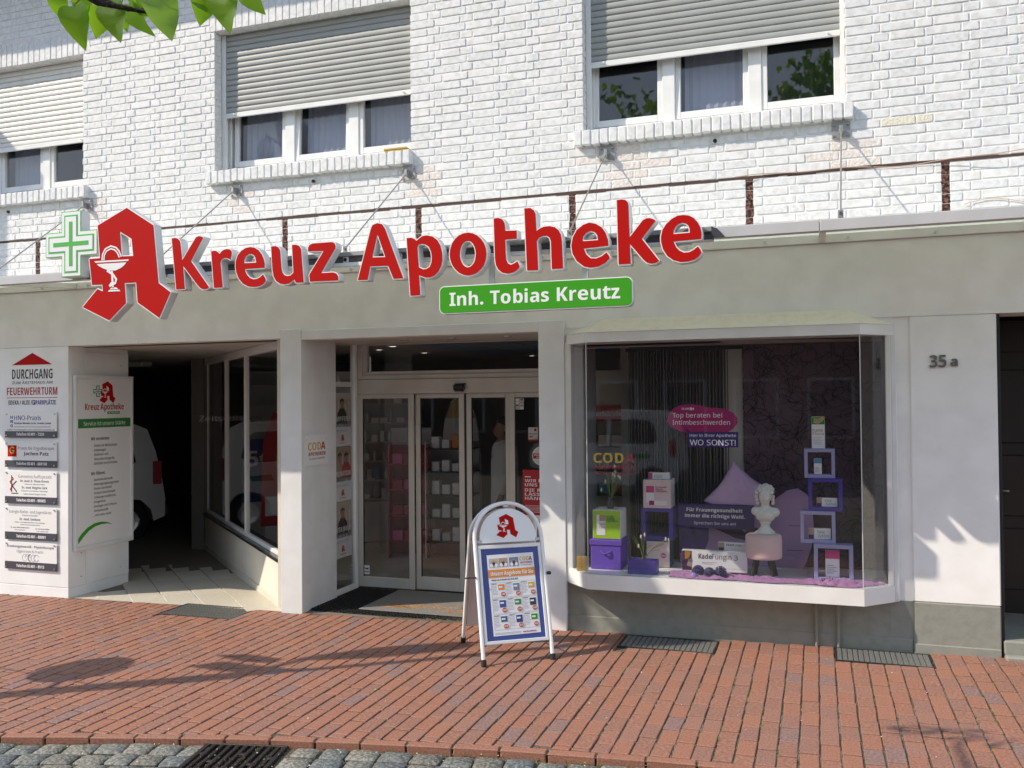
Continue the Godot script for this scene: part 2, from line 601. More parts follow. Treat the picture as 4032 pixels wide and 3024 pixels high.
# an uneven, rounded stone face: an octagon with chipped corners, bevelled, going back by deep; faces +z, centre at the origin
func stone(s: SurfaceTool, w: float, h: float, deep: float, bevel: float, chip: float, t := Transform3D.IDENTITY, wobble := 0.002) -> void:
	var hw := w / 2.0
	var hh := h / 2.0
	var o := []
	for c in [[1, 1], [-1, 1], [-1, -1], [1, -1]]:
		var k := chip * (0.25 + rng.randf() * rng.randf() * 1.6)
		var k2 := chip * (0.25 + rng.randf() * rng.randf() * 1.6)
		var jx := rng.randf_range(-wobble, wobble)
		var jy := rng.randf_range(-wobble, wobble)
		var a := Vector2(c[0] * hw + jx, c[1] * (hh - k2) + jy)
		var b := Vector2(c[0] * (hw - k) + jx, c[1] * hh + jy)
		if c[0] * c[1] > 0:
			o.append(a)
			o.append(b)
		else:
			o.append(b)
			o.append(a)
	var inner := []
	for q in o:
		inner.append(Vector3(q.x - signf(q.x) * bevel, q.y - signf(q.y) * bevel, rng.randf_range(-wobble, wobble) * 0.2))
	var top := Vector3(0, 0, rng.randf_range(0.0, wobble) * 0.3)
	s.set_smooth_group(4 if wobble > 0.004 else -1)
	for i in 8:
		var j := (i + 1) % 8
		tri(s, t * top, t * inner[j], t * inner[i])
		quad(s, t * inner[i], t * inner[j], t * Vector3(o[j].x, o[j].y, -bevel), t * Vector3(o[i].x, o[i].y, -bevel))
	s.set_smooth_group(-1)
	for i in 8:
		var j := (i + 1) % 8
		quad(s, t * Vector3(o[i].x, o[i].y, -bevel), t * Vector3(o[j].x, o[j].y, -bevel), t * Vector3(o[j].x, o[j].y, -deep), t * Vector3(o[i].x, o[i].y, -deep))


func _ready() -> void:
	rng.seed = 7
	# ------------------------------------------------ camera, sky, sun, exposure
	cam = Camera3D.new()
	cam.name = "camera"
	add_child(cam)
	cam.position = Vector3(0, 1.95, 0)
	cam.rotation_degrees = Vector3(0.942, 18.9435, -0.511)
	cam.fov = 46.73
	cam.near = 0.05
	cam.far = 400.0
	cam.current = true
	var env := Environment.new()
	env.background_mode = Environment.BG_SKY
	var sky := Sky.new()
	var air := ProceduralSkyMaterial.new()
	air.sky_top_color = Color(0.5, 0.57, 0.68)
	air.sky_horizon_color = Color(0.86, 0.87, 0.865)
	air.sky_curve = 0.18
	air.ground_bottom_color = Color(0.3, 0.28, 0.26)
	air.ground_horizon_color = Color(0.6, 0.6, 0.6)
	air.sky_energy_multiplier = 1.5
	air.sun_angle_max = 0.0
	sky.sky_material = air
	env.sky = sky
	env.tonemap_mode = Environment.TONE_MAPPER_LINEAR
	env.tonemap_exposure = 1.1
	env.sdfgi_enabled = true
	env.ssao_enabled = true
	env.ssil_enabled = true
	var we := WorldEnvironment.new()
	we.name = "surroundings"
	we.environment = env
	add_child(we)
	var sun := DirectionalLight3D.new()
	sun.name = "sun"
	add_child(sun)
	sun.look_at_from_position(Vector3.ZERO, Vector3(1.656, -1.64, -1.0), UP)
	sun.light_energy = 1.5
	sun.light_angular_distance = 0.5
	sun.light_color = Color(1.0, 0.95, 0.88)
	sun.shadow_enabled = true

	font_bold = SystemFont.new()
	font_bold.font_names = PackedStringArray(["Droid Sans"])
	font_bold.font_weight = 700
	font_plain = SystemFont.new()
	font_plain.font_names = PackedStringArray(["Droid Sans"])
	var probe := TextMesh.new()
	probe.font = font_plain
	probe.font_size = 24
	probe.pixel_size = 0.01
	probe.horizontal_alignment = HORIZONTAL_ALIGNMENT_LEFT
	probe.vertical_alignment = VERTICAL_ALIGNMENT_BOTTOM
	probe.text = "H"
	cap_h = probe.get_aabb().size.y
	cap_y = probe.get_aabb().position.y
	make_materials()

	# ------------------------------------------------ the setting, then the things
	build_ground()
	build_house()
	build_bay()
	build_entrance()
	build_passage()
	build_canopy()
	build_signs()
	build_pillar_signs()
	build_a_board()
	build_floor_things()
	build_display()
	build_shop()
	build_person()
	build_street()
	build_tree()
	print("built")


# ---------------------------------------------------------------- ground
var kerb_pts := [Vector2(-12.0, -2.3), Vector2(-8.5, -3.12), Vector2(-6.5, -3.6), Vector2(-4.672, -4.078), Vector2(-3.907, -4.278), Vector2(-3.149, -4.46), Vector2(-2.392, -4.599), Vector2(-1.655, -4.697), Vector2(-0.955, -4.767), Vector2(-0.491, -4.798), Vector2(0.6, -4.83), Vector2(1.6, -4.8), Vector2(4.0, -4.6)]


func kerb_z(x: float) -> float:
	for i in kerb_pts.size() - 1:
		if x <= kerb_pts[i + 1].x:
			return lerpf(kerb_pts[i].y, kerb_pts[i + 1].y, (x - kerb_pts[i].x) / (kerb_pts[i + 1].x - kerb_pts[i].x))
	return kerb_pts[-1].y


# right of about x = -0.4 the paving runs on into the road, level with it
func paver_front(x: float) -> float:
	return kerb_z(x) - 0.07 if x < -0.42 else lerpf(kerb_z(x), -2.6, clampf((x + 0.42) / 0.25, 0.0, 1.0))


func structure(o: Node3D) -> void:
	o.set_meta("kind", "structure")


var holes := [[-5.97, -5.15, -7.37, -6.94], [-1.515, -0.765, -7.26, -6.905], [0.098, 0.765, -7.28, -6.93]]


func build_ground() -> void:
	# the lie of the land is a plane tilted about z; all paving hangs in that frame
	var g := node(self, "ground")
	structure(g)
	g.position = Vector3(-1.01, 0, 0)
	g.rotation.z = atan(0.0143)
	var s := st()
	quad(s, Vector3(-80, -0.12, -80), Vector3(80, -0.12, -80), Vector3(80, -0.12, 80), Vector3(-80, -0.12, 80))
	put(g, "earth", s, M.asphalt)
	var p := node(self, "pavement")
	structure(p)
	p.transform = g.transform
	s = st()
	for i in kerb_pts.size() - 1:
		var a: Vector2 = kerb_pts[i]
		var b: Vector2 = kerb_pts[i + 1]
		quad(s, Vector3(a.x + 1.01, -0.009, -7.6), Vector3(b.x + 1.01, -0.009, -7.6), Vector3(b.x + 1.01, -0.009, b.y), Vector3(a.x + 1.01, -0.009, a.y))
	quad(s, Vector3(0.75, -0.0095, -4.9), Vector3(6.0, -0.0095, -4.9), Vector3(6.0, -0.0095, -2.4), Vector3(0.75, -0.0095, -2.4))
	put(p, "bedding", s, M.bed)
	# light sand swept into the joints towards the right
	var list := []
	var col := 0
	var x := 0.0987 - 0.1097 * 88
	while x < 3.6:
		var z := -7.31 + (0.0 if col % 2 else 0.11) + rng.randf_range(-0.05, 0.05) - 0.1
		var front := paver_front(x + 0.05)
		while z < front:
			var z0 := maxf(z, -7.32)
			var z1 := minf(z + 0.212, front)
			if z1 - z0 > 0.03:
				list.append([x + 0.05485, (z0 + z1) / 2.0, 0.1, z1 - z0 - 0.007])
			z += 0.219 + rng.randf_range(-0.003, 0.003)
		x += 0.1097
		col += 1
	var kept := []
	for e in list:
		var out := true
		for h in holes:
			var a: float = e[0] - e[2] / 2.0
			var b: float = e[0] + e[2] / 2.0
			var n0: float = e[1] - e[3] / 2.0
			var n1: float = e[1] + e[3] / 2.0
			if b < h[0] or a > h[1] or n1 < h[2] or n0 > h[3]:
				continue
			if h[0] - a > 0.025:
				e = [(a + h[0] - 0.008) / 2.0, e[1], h[0] - 0.008 - a, e[3]]
			elif b - h[1] > 0.025:
				e = [(b + h[1] + 0.008) / 2.0, e[1], b - h[1] - 0.008, e[3]]
			elif n1 - h[3] > 0.03:
				e = [e[0], (h[3] + 0.01 + n1) / 2.0, e[2], n1 - h[3] - 0.01]
			else:
				out = false
		if e[0] > -4.84 and e[0] < -2.02 and e[1] < -7.36:
			out = false
		if out:
			var q := Vector3(e[0], gy(e[0]), e[1])
			kept.append([e, (q - cam.position).length() + (0.0 if in_view(q, 0.01) else 100.0)])
	kept.sort_custom(func(a, b): return a[1] < b[1])
	var cache := {}
	var rest := []
	for i in M.paver.size() + 1:
		rest.append(st())
	var n := 0
	for k in kept:
		var e: Array = k[0]
		var t := Transform3D(Basis.from_euler(Vector3(-PI / 2.0 + rng.randf_range(-0.009, 0.009), rng.randf_range(-0.012, 0.012), rng.randf_range(-0.01, 0.01))), Vector3(e[0] + 1.01 + rng.randf_range(-0.002, 0.002), rng.randf_range(-0.002, 0.002), e[1]))
		var tone: int = rng.randi() % M.paver.size()
		if rng.randf() < 0.07:
			tone = M.paver.size()
		if n < 300:
			var key := "%d_%d_%d" % [int(e[3] * 200.0), int(e[2] * 200.0), rng.randi() % 4]
			if not cache.has(key):
				var c := st()
				stone(c, e[2], e[3], 0.05, 0.0035, 0.005, Transform3D.IDENTITY, 0.0012)
				c.generate_normals()
				cache[key] = c.commit()
			var o := put_mesh(p, "paver", cache[key], M.paver[tone] if tone < M.paver.size() else M.paver_dark)
			o.transform = t
			n += 1
		else:
			stone(rest[tone], e[2], e[3], 0.05, 0.0035, 0.005, t, 0.0012)
	for i in rest.size():
		var o := put(p, "pavers_beyond", rest[i], M.paver[i] if i < M.paver.size() else M.paver_dark)
		o.set_meta("kind", "stuff")
	# kerb of long red bricks
	var kx := -9.0
	while kx < -0.5:
		var kz := kerb_z(kx)
		var x2 := kx + 0.27
		var d := Vector2(x2 - kx, kerb_z(x2) - kz)
		var t := Transform3D(Basis.from_euler(Vector3(-PI / 2.0, 0, 0)).rotated(UP, -atan2(d.y, d.x)), Vector3((kx + x2) / 2.0 + 1.01, rng.randf_range(-0.002, 0.002), (kz + kerb_z(x2)) / 2.0 - 0.032))
		var c := st()
		stone(c, d.length() - 0.012, 0.064, 0.09, 0.005, 0.006, t, 0.0015)
		put(p, "kerb_brick", c, M.paver[[3, 6, 3, 1][rng.randi() % 4]])
		kx = x2
	# road of split cobbles beside the kerb
	var r := node(self, "road")
	structure(r)
	r.transform = g.transform
	s = st()
	for i in kerb_pts.size() - 1:
		var a: Vector2 = kerb_pts[i]
		var b: Vector2 = kerb_pts[i + 1]
		quad(s, Vector3(a.x + 1.01, -0.052, a.y), Vector3(b.x + 1.01, -0.052, b.y), Vector3(b.x + 1.01, -0.052, 6.0), Vector3(a.x + 1.01, -0.052, 6.0))
	put(r, "joint_filling", s, M.bed)
	for row in 7:
		var cx := -8.0 + 0.07 * (row % 2)
		var far := 0.02 + row * 0.152
		while cx < -0.1:
			var w := rng.randf_range(0.135, 0.175)
			var mx := cx + w / 2.0
			var mz := kerb_z(mx) + far + 0.072
			cx += w + 0.014
			if mx > -3.42 and mx < -2.86 and row < 3:
				continue
			if mx > -0.62 - row * 0.02 or (row > 3 and not in_view(Vector3(mx, 0, mz), 0.05)):
				continue
			var slope := atan2(kerb_z(mx + 0.1) - kerb_z(mx - 0.1), 0.2)
			var t := Transform3D(Basis.from_euler(Vector3(-PI / 2.0 + rng.randf_range(-0.05, 0.05), rng.randf_range(-0.05, 0.05), 0)).rotated(UP, -slope + rng.randf_range(-0.06, 0.06)), Vector3(mx + 1.01, -0.03 + rng.randf_range(-0.006, 0.006), mz))
			var c := st()
			stone(c, w, rng.randf_range(0.125, 0.142), 0.06, 0.01, 0.016, t, 0.006)
			put(r, "cobble", c, M.cobble[rng.randi() % M.cobble.size()])
	# moss, grit and fallen petals
	litter(p)


func litter(p: Node3D) -> void:
	var s := st()
	for i in 900:
		var x := rng.randf_range(-5.2, 1.2)
		var zk := kerb_z(x)
		var z: float
		var y := -0.004
		if i < 560 and x < -0.5:
			z = zk + absf(rng.randfn(0.0, 0.16)) if rng.randf() < 0.6 else zk + 0.01 + rng.randf_range(-0.006, 0.012)
			y = -0.044
		else:
			x = 0.0987 + 0.1097 * floorf((x - 0.0987) / 0.1097) + rng.randf_range(-0.004, 0.004)
			z = rng.randf_range(-6.9, zk - 0.05)
			if FastNoise.get_noise_2d(x * 60.0, z * 60.0) < 0.05:
				continue
		for k in 4:
			var a := rng.randf() * TAU
			var w := Vector3(cos(a), 0, sin(a)) * rng.randf_range(0.003, 0.007)
			var o := Vector3(x + 1.01 + rng.randf_range(-0.012, 0.012), y, z + rng.randf_range(-0.02, 0.02))
			if y > -0.01:
				o.x = x + 1.01 + rng.randf_range(-0.004, 0.004)
			tri(s, o - w, o + UP * rng.randf_range(0.004, 0.012) + w.rotated(UP, 1.5) * 0.6, o + w)
	var m := put(p, "moss", s, M.moss)
	m.set_meta("kind", "stuff")
	s = st()
	for i in 230:
		var x := rng.randf_range(-5.0, 1.6)
		var z := rng.randf_range(-7.1, kerb_z(x) - 0.02)
		var y := 0.003
		if i < 120:
			x = rng.randf_range(-4.8, -0.6)
			z = kerb_z(x) + rng.randf_range(0.0, 0.4)
			y = -0.026
		var a := rng.randf() * TAU
		var r := rng.randf_range(0.003, 0.008)
		var o := Vector3(x + 1.01, y, z)
		var u := Vector3(cos(a), rng.randf_range(-0.2, 0.3), sin(a)) * r
		var v := Vector3(-sin(a), rng.randf_range(0.0, 0.4), cos(a)) * r * 0.55
		quad(s, o - u, o + v, o + u, o - v)
	m = put(p, "fallen_petals", s, mat(0.68, 0.62, 0.48, 0.8))
	m.set_meta("kind", "stuff")
	s = st()
	for i in 60:  # sand and grit washed out of the wide joints
		var x := 0.0987 + 0.1097 * rng.randi_range(-18, 11)
		var z := -7.2 + rng.randf() * 2.3
		for k in 24:
			var o := Vector3(x + 1.01 + rng.randf_range(-0.0045, 0.0045), -0.0075, z + rng.randf_range(-0.12, 0.12))
			var r := rng.randf_range(0.003, 0.006)
			tri(s, o + Vector3(-r, 0, r), o + Vector3(0, r, -r), o + Vector3(r, 0, r))
	m = put(p, "joint_sand", s, M.sand)
	m.set_meta("kind", "stuff")


var FastNoise := FastNoiseLite.new()


# ---------------------------------------------------------------- the house
var house: Node3D
const WINS := [[-9.37, -7.24, 4.765], [-5.585, -3.46, 4.815], [-1.847, 0.24, 4.835]]
const CHASES := [-7.85, -6.32, -4.79, -3.39, -1.953, -0.49, 0.93]


func cut(spans: Array, a: float, b: float) -> Array:
	var out := []
	for s in spans:
		if b <= s[0] or a >= s[1]:
			out.append(s)
		else:
			if a > s[0]:
				out.append([s[0], a])
			if b < s[1]:
				out.append([b, s[1]])
	return out


func build_house() -> void:
	house = thing("pharmacy_building", "white painted brick house with grey rendered shop front and roller shutters", "building", Vector3.ZERO)
	var back := Z - 0.006
	var wall := node(house, "brick_wall")
	# the body behind the bricks, with its window openings
	var s := st()
	var e := 0.006
	box(s, Vector3(-9.9, 3.13, Z - 0.36), Vector3(2.6, 4.08 + e, back))
	box(s, Vector3(-9.9, 5.6 + e, Z - 0.36), Vector3(2.6, 6.95, back))
	var xs := [-9.9, -9.37 - e, -7.24 + e, -5.585 - e, -3.46 + e, -1.847 - e, 0.24 + e, 2.6]
	for i in 4:
		box(s, Vector3(xs[i * 2], 4.08 + e, Z - 0.36), Vector3(xs[i * 2 + 1], 5.6 + e, back))
	put(wall, "mortar", s, M.mortar)
	# courses: two stretchers and a header, shifted by half in every other row
	var list := []
	var rows := []
	var y := 3.71
	while y < 6.3:
		rows.append(y)
		y += 0.0729
	y = 3.6885 - 0.0729
	while y > 3.12:
		rows.append(y)
		y -= 0.0729
	for ri in rows.size():
		var y0: float = rows[ri]
		var hh := 0.0729 - 0.0105
		var x := -9.95 + (0.0 if int(round((y0 - 3.0) / 0.0729)) % 2 else 0.309) - 0.618
		var k := 0
		while x < 2.5:
			var w := 0.122 if k % 3 == 2 else 0.248
			var spans := [[x, x + w - 0.011]]
			x += w + rng.randf_range(-0.001, 0.001)
			k += 1
			for o in WINS:
				if y0 + hh > 4.215 and y0 < 5.6:
					spans = cut(spans, o[0], o[1])
				if y0 + hh > 5.6 and y0 < 5.852:
					spans = cut(spans, o[0] - 0.06, o[1] + 0.06)
				if y0 + hh > 4.08 and y0 < 4.215:
					spans = cut(spans, o[0] - 0.075, o[1] + 0.065)
			if y0 < 3.68:
				for c in CHASES:
					spans = cut(spans, c - 0.029, c + 0.029)
			for q in spans:
				if q[1] - q[0] > 0.028:
					var p := Vector3((q[0] + q[1]) / 2.0, y0 + hh / 2.0, Z)
					list.append([p, q[1] - q[0], hh, (p - cam.position).length() + (0.0 if in_view(p, -0.005) else 50.0)])
	list.sort_custom(func(a, b): return a[3] < b[3])
	var cache := {}
	var rest := [st(), st(), st(), st()]
	for i in list.size():
		var b: Array = list[i]
		var p: Vector3 = b[0]
		var t := Transform3D(Basis.from_euler(Vector3(rng.randf_range(-0.012, 0.012), rng.randf_range(-0.008, 0.008), rng.randf_range(-0.005, 0.005))), p + Vector3(0, rng.randf_range(-0.0015, 0.0015), rng.randf_range(-0.0025, 0.0015)))
		var kind := rng.randi() % 3
		for a in [[-5.3, 3.9, 0.2], [-3.42, 3.88, 0.26], [-1.5, 3.9, 0.36], [0.28, 3.85, 0.28], [-7.1, 3.95, 0.2]]:
			if Vector2((p.x - a[0]) * 0.7, p.y - a[1]).length() < a[2] * rng.randf_range(0.25, 0.75):
				kind = 3
		if i < 300:
			var key := "%d_%d" % [int(b[1] * 250.0), rng.randi() % 5]
			if not cache.has(key):
				var c := st()
				stone(c, b[1], b[2], 0.1, 0.0032, 0.007, Transform3D.IDENTITY, 0.0016)
				c.generate_normals()
				cache[key] = c.commit()
			var o := put_mesh(wall, "brick", cache[key], M.brick[kind] if kind < 3 else M.brick_stain)
			o.transform = t
			if absf(p.x - 0.62) < 0.2 and absf(p.y - 4.02) < 0.06:
				o.material_override = M.brick_yellow
		else:
			stone(rest[kind], b[1], b[2], 0.1, 0.0032, 0.007, t, 0.0016)
	for i in 4:
		var o := put(wall, "bricks_beyond", rest[i], M.brick[i] if i < 3 else M.brick_stain)
		o.set_meta("kind", "stuff")
	# where an old awning was let in: a chased slot and its brackets' chases, bare brick inside
	var ch := node(house, "wall_chase")
	s = st()
	var sx := -9.9
	while sx < 2.6:
		var w := rng.randf_range(0.06, 0.3)
		box(s, Vector3(sx, 3.6885 + rng.randf_range(-0.006, 0.003), Z - 0.03), Vector3(sx + w, 3.709 + rng.randf_range(-0.003, 0.006), Z - 0.0045 + rng.randf_range(0.0, 0.0025)))
		sx += w
	put(ch, "slot", s, M.chase_dark)
	for c in CHASES:
		s = st()
		var yy := 3.16
		while yy < 3.68:
			box(s, Vector3(c - 0.03 + rng.randf_range(-0.004, 0.004), yy, Z - 0.04), Vector3(c + 0.03 + rng.randf_range(-0.004, 0.004), minf(yy + 0.071, 3.69), Z - 0.004 + rng.randf_range(-0.0015, 0.001)), 0.002)
			yy += 0.0729
		put(ch, "bare_brick", s, M.chase)
		s = st()
		tube(s, [Vector3(c, 3.52, Z - 0.02), Vector3(c, 3.52, Z + 0.002)], 0.011)
		put(ch, "bolt_hole", s, M.black)
	# cable lying loosely along the slot at the right
	var pts := []
	for i in 40:
		var u := i / 39.0
		pts.append(Vector3(-0.6 + 2.5 * u, 3.702 + 0.012 * sin(u * 9.0) + 0.008 * sin(u * 23.0) + 0.05 * maxf(0.0, u - 0.6), Z + 0.008 + 0.05 * maxf(0.0, sin((u - 0.55) * 7.0))))
	rod(ch, "cable", pts, 0.0035, mat(0.5, 0.36, 0.26, 0.6), 6)
	pts = []
	for i in 20:
		var u := i / 19.0
		pts.append(Vector3(1.05 + 0.55 * u, 3.36 + 0.03 * sin(u * 5.0), Z + 0.01))
	rod(ch, "cable", pts, 0.003, mat(0.55, 0.4, 0.3, 0.6), 6)
	for w in WINS.size():
		window(w)
	# rooms behind the upper windows
	s = st()
	box(s, Vector3(-9.9, 3.1, Z - 2.6), Vector3(2.6, 6.9, Z - 2.4))
	box(s, Vector3(-9.9, 3.0, Z - 2.6), Vector3(2.6, 3.1, Z - 0.36))
	box(s, Vector3(-9.9, 3.0, Z - 2.6), Vector3(-9.7, 6.9, Z - 0.36))
	box(s, Vector3(2.4, 3.0, Z - 2.6), Vector3(2.6, 6.9, Z - 0.36))
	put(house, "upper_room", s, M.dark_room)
	# roof with its overhanging eaves
	var rf := node(house, "roof")
	s = st()
	box(s, Vector3(-10.0, 6.82, -16.2), Vector3(2.8, 6.98, Z + 0.6), 0.01)
	put(rf, "eaves", s, M.wood_dark)
	rod(rf, "gutter", [Vector3(-10.0, 6.95, Z + 0.66), Vector3(2.8, 6.95, Z + 0.66)], 0.07, M.zinc, 10)
	# ground floor: rendered band above, right-hand wall with its dark plinth
	block(house, "rendered_band", Vector3(-9.9, 2.545, Z - 0.36), Vector3(2.6, 3.132, Z + 0.004), M.render)
	for x in [-6.55, -5.85, -5.1]:
		block(house, "drip_clip", Vector3(x - 0.035, 2.54, Z - 0.01), Vector3(x + 0.035, 2.562, Z + 0.012), M.white, 0.004)
	block(house, "wall", Vector3(0.545, 0.4, Z - 0.36), Vector3(0.662, 2.545, Z - 0.012), M.render)
	block(house, "wall", Vector3(0.662, 0.4, Z - 0.36), Vector3(1.249, 2.545, Z + 0.002), M.render, 0.008)
	block(house, "plinth", Vector3(0.5, -0.1, Z - 0.36), Vector3(0.662, 0.4, Z - 0.01), M.plinth)
	block(house, "plinth", Vector3(0.662, -0.1, Z - 0.36), Vector3(1.247, 0.4, Z + 0.005), M.plinth, 0.008)
	block(house, "plinth", Vector3(-2.03, -0.1, Z - 0.36), Vector3(0.5, 0.4, Z - 0.012), M.plinth)
	block(house, "plinth_foot", Vector3(-2.03, -0.1, Z - 0.2), Vector3(0.66, 0.115, Z - 0.004), M.plinth, 0.006)
	block(house, "plinth_foot", Vector3(0.664, -0.1, Z - 0.2), Vector3(1.245, 0.09, Z + 0.014), M.plinth, 0.006)
	block(house, "wall", Vector3(-2.03, 2.4, Z - 0.36), Vector3(0.545, 2.545, Z - 0.004), M.render)
	block(house, "wall", Vector3(2.45, -0.1, Z - 0.36), Vector3(2.6, 2.545, Z + 0.002), M.render)
	# the flats' door in its dark recess, with a stone step
	var d := node(house, "door")
	block(d, "door_frame", Vector3(1.249, 0.1, Z - 0.3), Vector3(1.275, 2.54, Z - 0.03), M.black, 0.003)
	block(d, "reveal", Vector3(1.255, -0.05, Z - 1.0), Vector3(1.3, 2.55, Z - 0.3), M.dark_room)
	block(d, "leaf", Vector3(1.3, 0.12, Z - 1.0), Vector3(2.45, 2.3, Z - 0.94), M.wood_dark, 0.005)
	block(d, "leaf_head", Vector3(1.3, 2.3, Z - 1.0), Vector3(2.45, 2.55, Z - 0.94), M.wood_dark)
	for q in [[1.4, 0.35, 0.85], [1.4, 0.95, 1.45], [1.4, 1.55, 2.15]]:
		block(d, "door_panel", Vector3(q[0], q[1], Z - 0.94), Vector3(q[0] + 0.35, q[2], Z - 0.92), M.wood_dark, 0.012)
		block(d, "door_panel", Vector3(q[0] + 0.5, q[1], Z - 0.94), Vector3(q[0] + 0.85, q[2], Z - 0.92), M.wood_dark, 0.012)
	rod(d, "handle", [Vector3(1.37, 1.16, Z - 0.93), Vector3(1.37, 1.16, Z - 0.88), Vector3(1.47, 1.16, Z - 0.88)], 0.01, M.steel)
	block(d, "step", Vector3(1.262, -0.1, Z - 1.0), Vector3(2.45, 0.155, Z - 0.0), M.plinth, 0.012)
	block(d, "step", Vector3(1.262, -0.1, Z + 0.0), Vector3(2.45, 0.06, Z + 0.08), M.plinth, 0.012)
	# shell of the rooms on the ground floor
	var shell := node(house, "ground_floor_shell")
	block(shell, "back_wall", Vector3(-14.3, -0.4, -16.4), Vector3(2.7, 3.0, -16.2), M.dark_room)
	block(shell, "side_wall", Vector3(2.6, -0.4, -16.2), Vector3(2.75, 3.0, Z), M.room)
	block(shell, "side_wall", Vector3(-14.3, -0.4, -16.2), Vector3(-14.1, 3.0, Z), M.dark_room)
	block(shell, "slab", Vector3(-14.3, 2.62, -16.4), Vector3(2.7, 3.0, Z - 0.36), M.room)
	block(shell, "side_wall", Vector3(1.28, -0.1, -8.9), Vector3(1.31, 2.76, Z - 0.3), M.dark_room)
	block(shell, "front_wall", Vector3(-14.3, -0.3, Z - 0.5), Vector3(-9.6, 3.0, Z - 0.36), M.room)


func window(i: int) -> void:
	var x0: float = WINS[i][0]
	var x1: float = WINS[i][1]
	var bar: float = WINS[i][2]
	# head of upright bricks
	var lintel := node(house, "lintel")
	var x := x0 - 0.055
	var cache := []
	for k in 5:
		var c := st()
		stone(c, 0.066, 0.245, 0.13, 0.003, 0.006, Transform3D.IDENTITY, 0.0018)
		c.generate_normals()
		cache.append(c.commit())
	while x < x1 + 0.04:
		put_mesh(lintel, "brick", cache[rng.randi() % 5], M.brick[rng.randi() % 3], Vector3(x + 0.033, 5.726, Z + rng.randf_range(-0.003, 0.002)))
		x += 0.0765
	# sill of bricks on edge
	var sill := node(house, "window_sill")
	cache = []
	for k in 5:
		var c := st()
		stone(c, 0.066, 0.122, 0.17, 0.005, 0.009, Transform3D.IDENTITY, 0.003)
		c.generate_normals()
		cache.append(c.commit())
	x = x0 - 0.07
	while x < x1 + 0.02:
		put_mesh(sill, "brick", cache[rng.randi() % 5], M.brick[rng.randi() % 3], Vector3(x + 0.034, 4.142 + rng.randf_range(-0.003, 0.003), Z + 0.066 + rng.randf_range(-0.003, 0.003)))
		x += 0.0765
	block(sill, "mortar", Vector3(x0 - 0.068, 4.09, Z - 0.1), Vector3(x - 0.012, 4.196, Z + 0.058), M.mortar)
	rod(sill, "weep_pipe", [Vector3((x0 + x1) / 2.0 + 0.05, 4.02, Z - 0.01), Vector3((x0 + x1) / 2.0 + 0.05, 4.018, Z + 0.014)], 0.016, M.black)
	# window: frame, three sashes
	var win := node(house, "window")
	var zf := Z - 0.19
	var s := st()
	box(s, Vector3(x0, 4.205, zf - 0.07), Vector3(x1, 4.275, zf + 0.03), 0.004)
	box(s, Vector3(x0, 5.53, zf - 0.07), Vector3(x1, 5.6, zf), 0.004)
	box(s, Vector3(x0, 4.275, zf - 0.07), Vector3(x0 + 0.05, 5.53, zf), 0.004)
	box(s, Vector3(x1 - 0.035, 4.275, zf - 0.07), Vector3(x1, 5.53, zf), 0.004)
	put(win, "frame", s, M.pvc)
	block(win, "sill_board", Vector3(x0, 4.19, Z - 0.18), Vector3(x1, 4.208, Z - 0.03), M.pvc, 0.003)
	for k in 3:
		var r: float = x1 - 0.08 - 0.705 * (2 - k)
		var l := r - 0.51
		if k < 2:
			block(win, "mullion", Vector3(r + 0.045, 4.275, zf - 0.07), Vector3(r + 0.15, 5.53, zf + 0.003), M.pvc, 0.004)
		var sash := node(win, "sash", Vector3(0, 4.29, zf - 0.008))
		if k < 2 and i > 0:
			sash.rotation.x = -0.045 if k == 1 else -0.02
		var f := st()
		var y1 := 1.23
		box(f, Vector3(l - 0.045, 0, -0.05), Vector3(l, y1, 0), 0.004)
		box(f, Vector3(r, 0, -0.05), Vector3(r + 0.045, y1, 0), 0.004)
		box(f, Vector3(l, 0, -0.05), Vector3(r, 0.06, 0), 0.004)
		box(f, Vector3(l, y1 - 0.06, -0.05), Vector3(r, y1, 0), 0.004)
		put(sash, "sash_frame", f, M.pvc)
		block(sash, "pane", Vector3(l - 0.003, 0.055, -0.03), Vector3(r + 0.003, y1 - 0.055, -0.026), M.pane_up)
		if i == 1 or (i == 0 and k < 2) or (i == 2 and k == 1):
			var bl := st()
			var cols := 14
			for c in cols:  # a gathered net curtain
				var xa := lerpf(l + 0.02, r - 0.005, float(c) / cols)
				var xb := lerpf(l + 0.02, r - 0.005, float(c + 1) / cols)
				var za := -0.12 - 0.012 * (c % 2)
				var zb := -0.12 - 0.012 * ((c + 1) % 2)
				quad(bl, Vector3(xa, 1.2, za), Vector3(xb, 1.2, zb), Vector3(xb, 0.02, zb), Vector3(xa, 0.02, za))
			put(sash, "curtain", bl, M.net)
	# roller shutter, half drawn
	var sh := node(house, "roller_shutter")
	var sl := st()
	var prof := [[0.0, -0.008], [0.003, -0.001], [0.014, 0.0025], [0.028, 0.0035], [0.042, 0.0018], [0.051, -0.002], [0.0545, -0.008]]
	sl.set_smooth_group(1)
	for k in prof.size() - 1:
		quad(sl, Vector3(x0 + 0.045, prof[k + 1][0], prof[k + 1][1]), Vector3(x1 - 0.03, prof[k + 1][0], prof[k + 1][1]), Vector3(x1 - 0.03, prof[k][0], prof[k][1]), Vector3(x0 + 0.045, prof[k][0], prof[k][1]))
	sl.generate_normals()
	var mesh := sl.commit()
	var y := bar
	var zs := Z - 0.118
	while y < 5.61:
		put_mesh(sh, "slat", mesh, M.slat_cream if i == 0 else M.slat, Vector3(0, y, zs + rng.randf_range(-0.0008, 0.0008)))
		y += 0.0556
	block(sh, "bottom_bar", Vector3(x0 + 0.04, bar - 0.048, zs - 0.012), Vector3(x1 - 0.028, bar, zs + 0.008), M.pvc, 0.004)
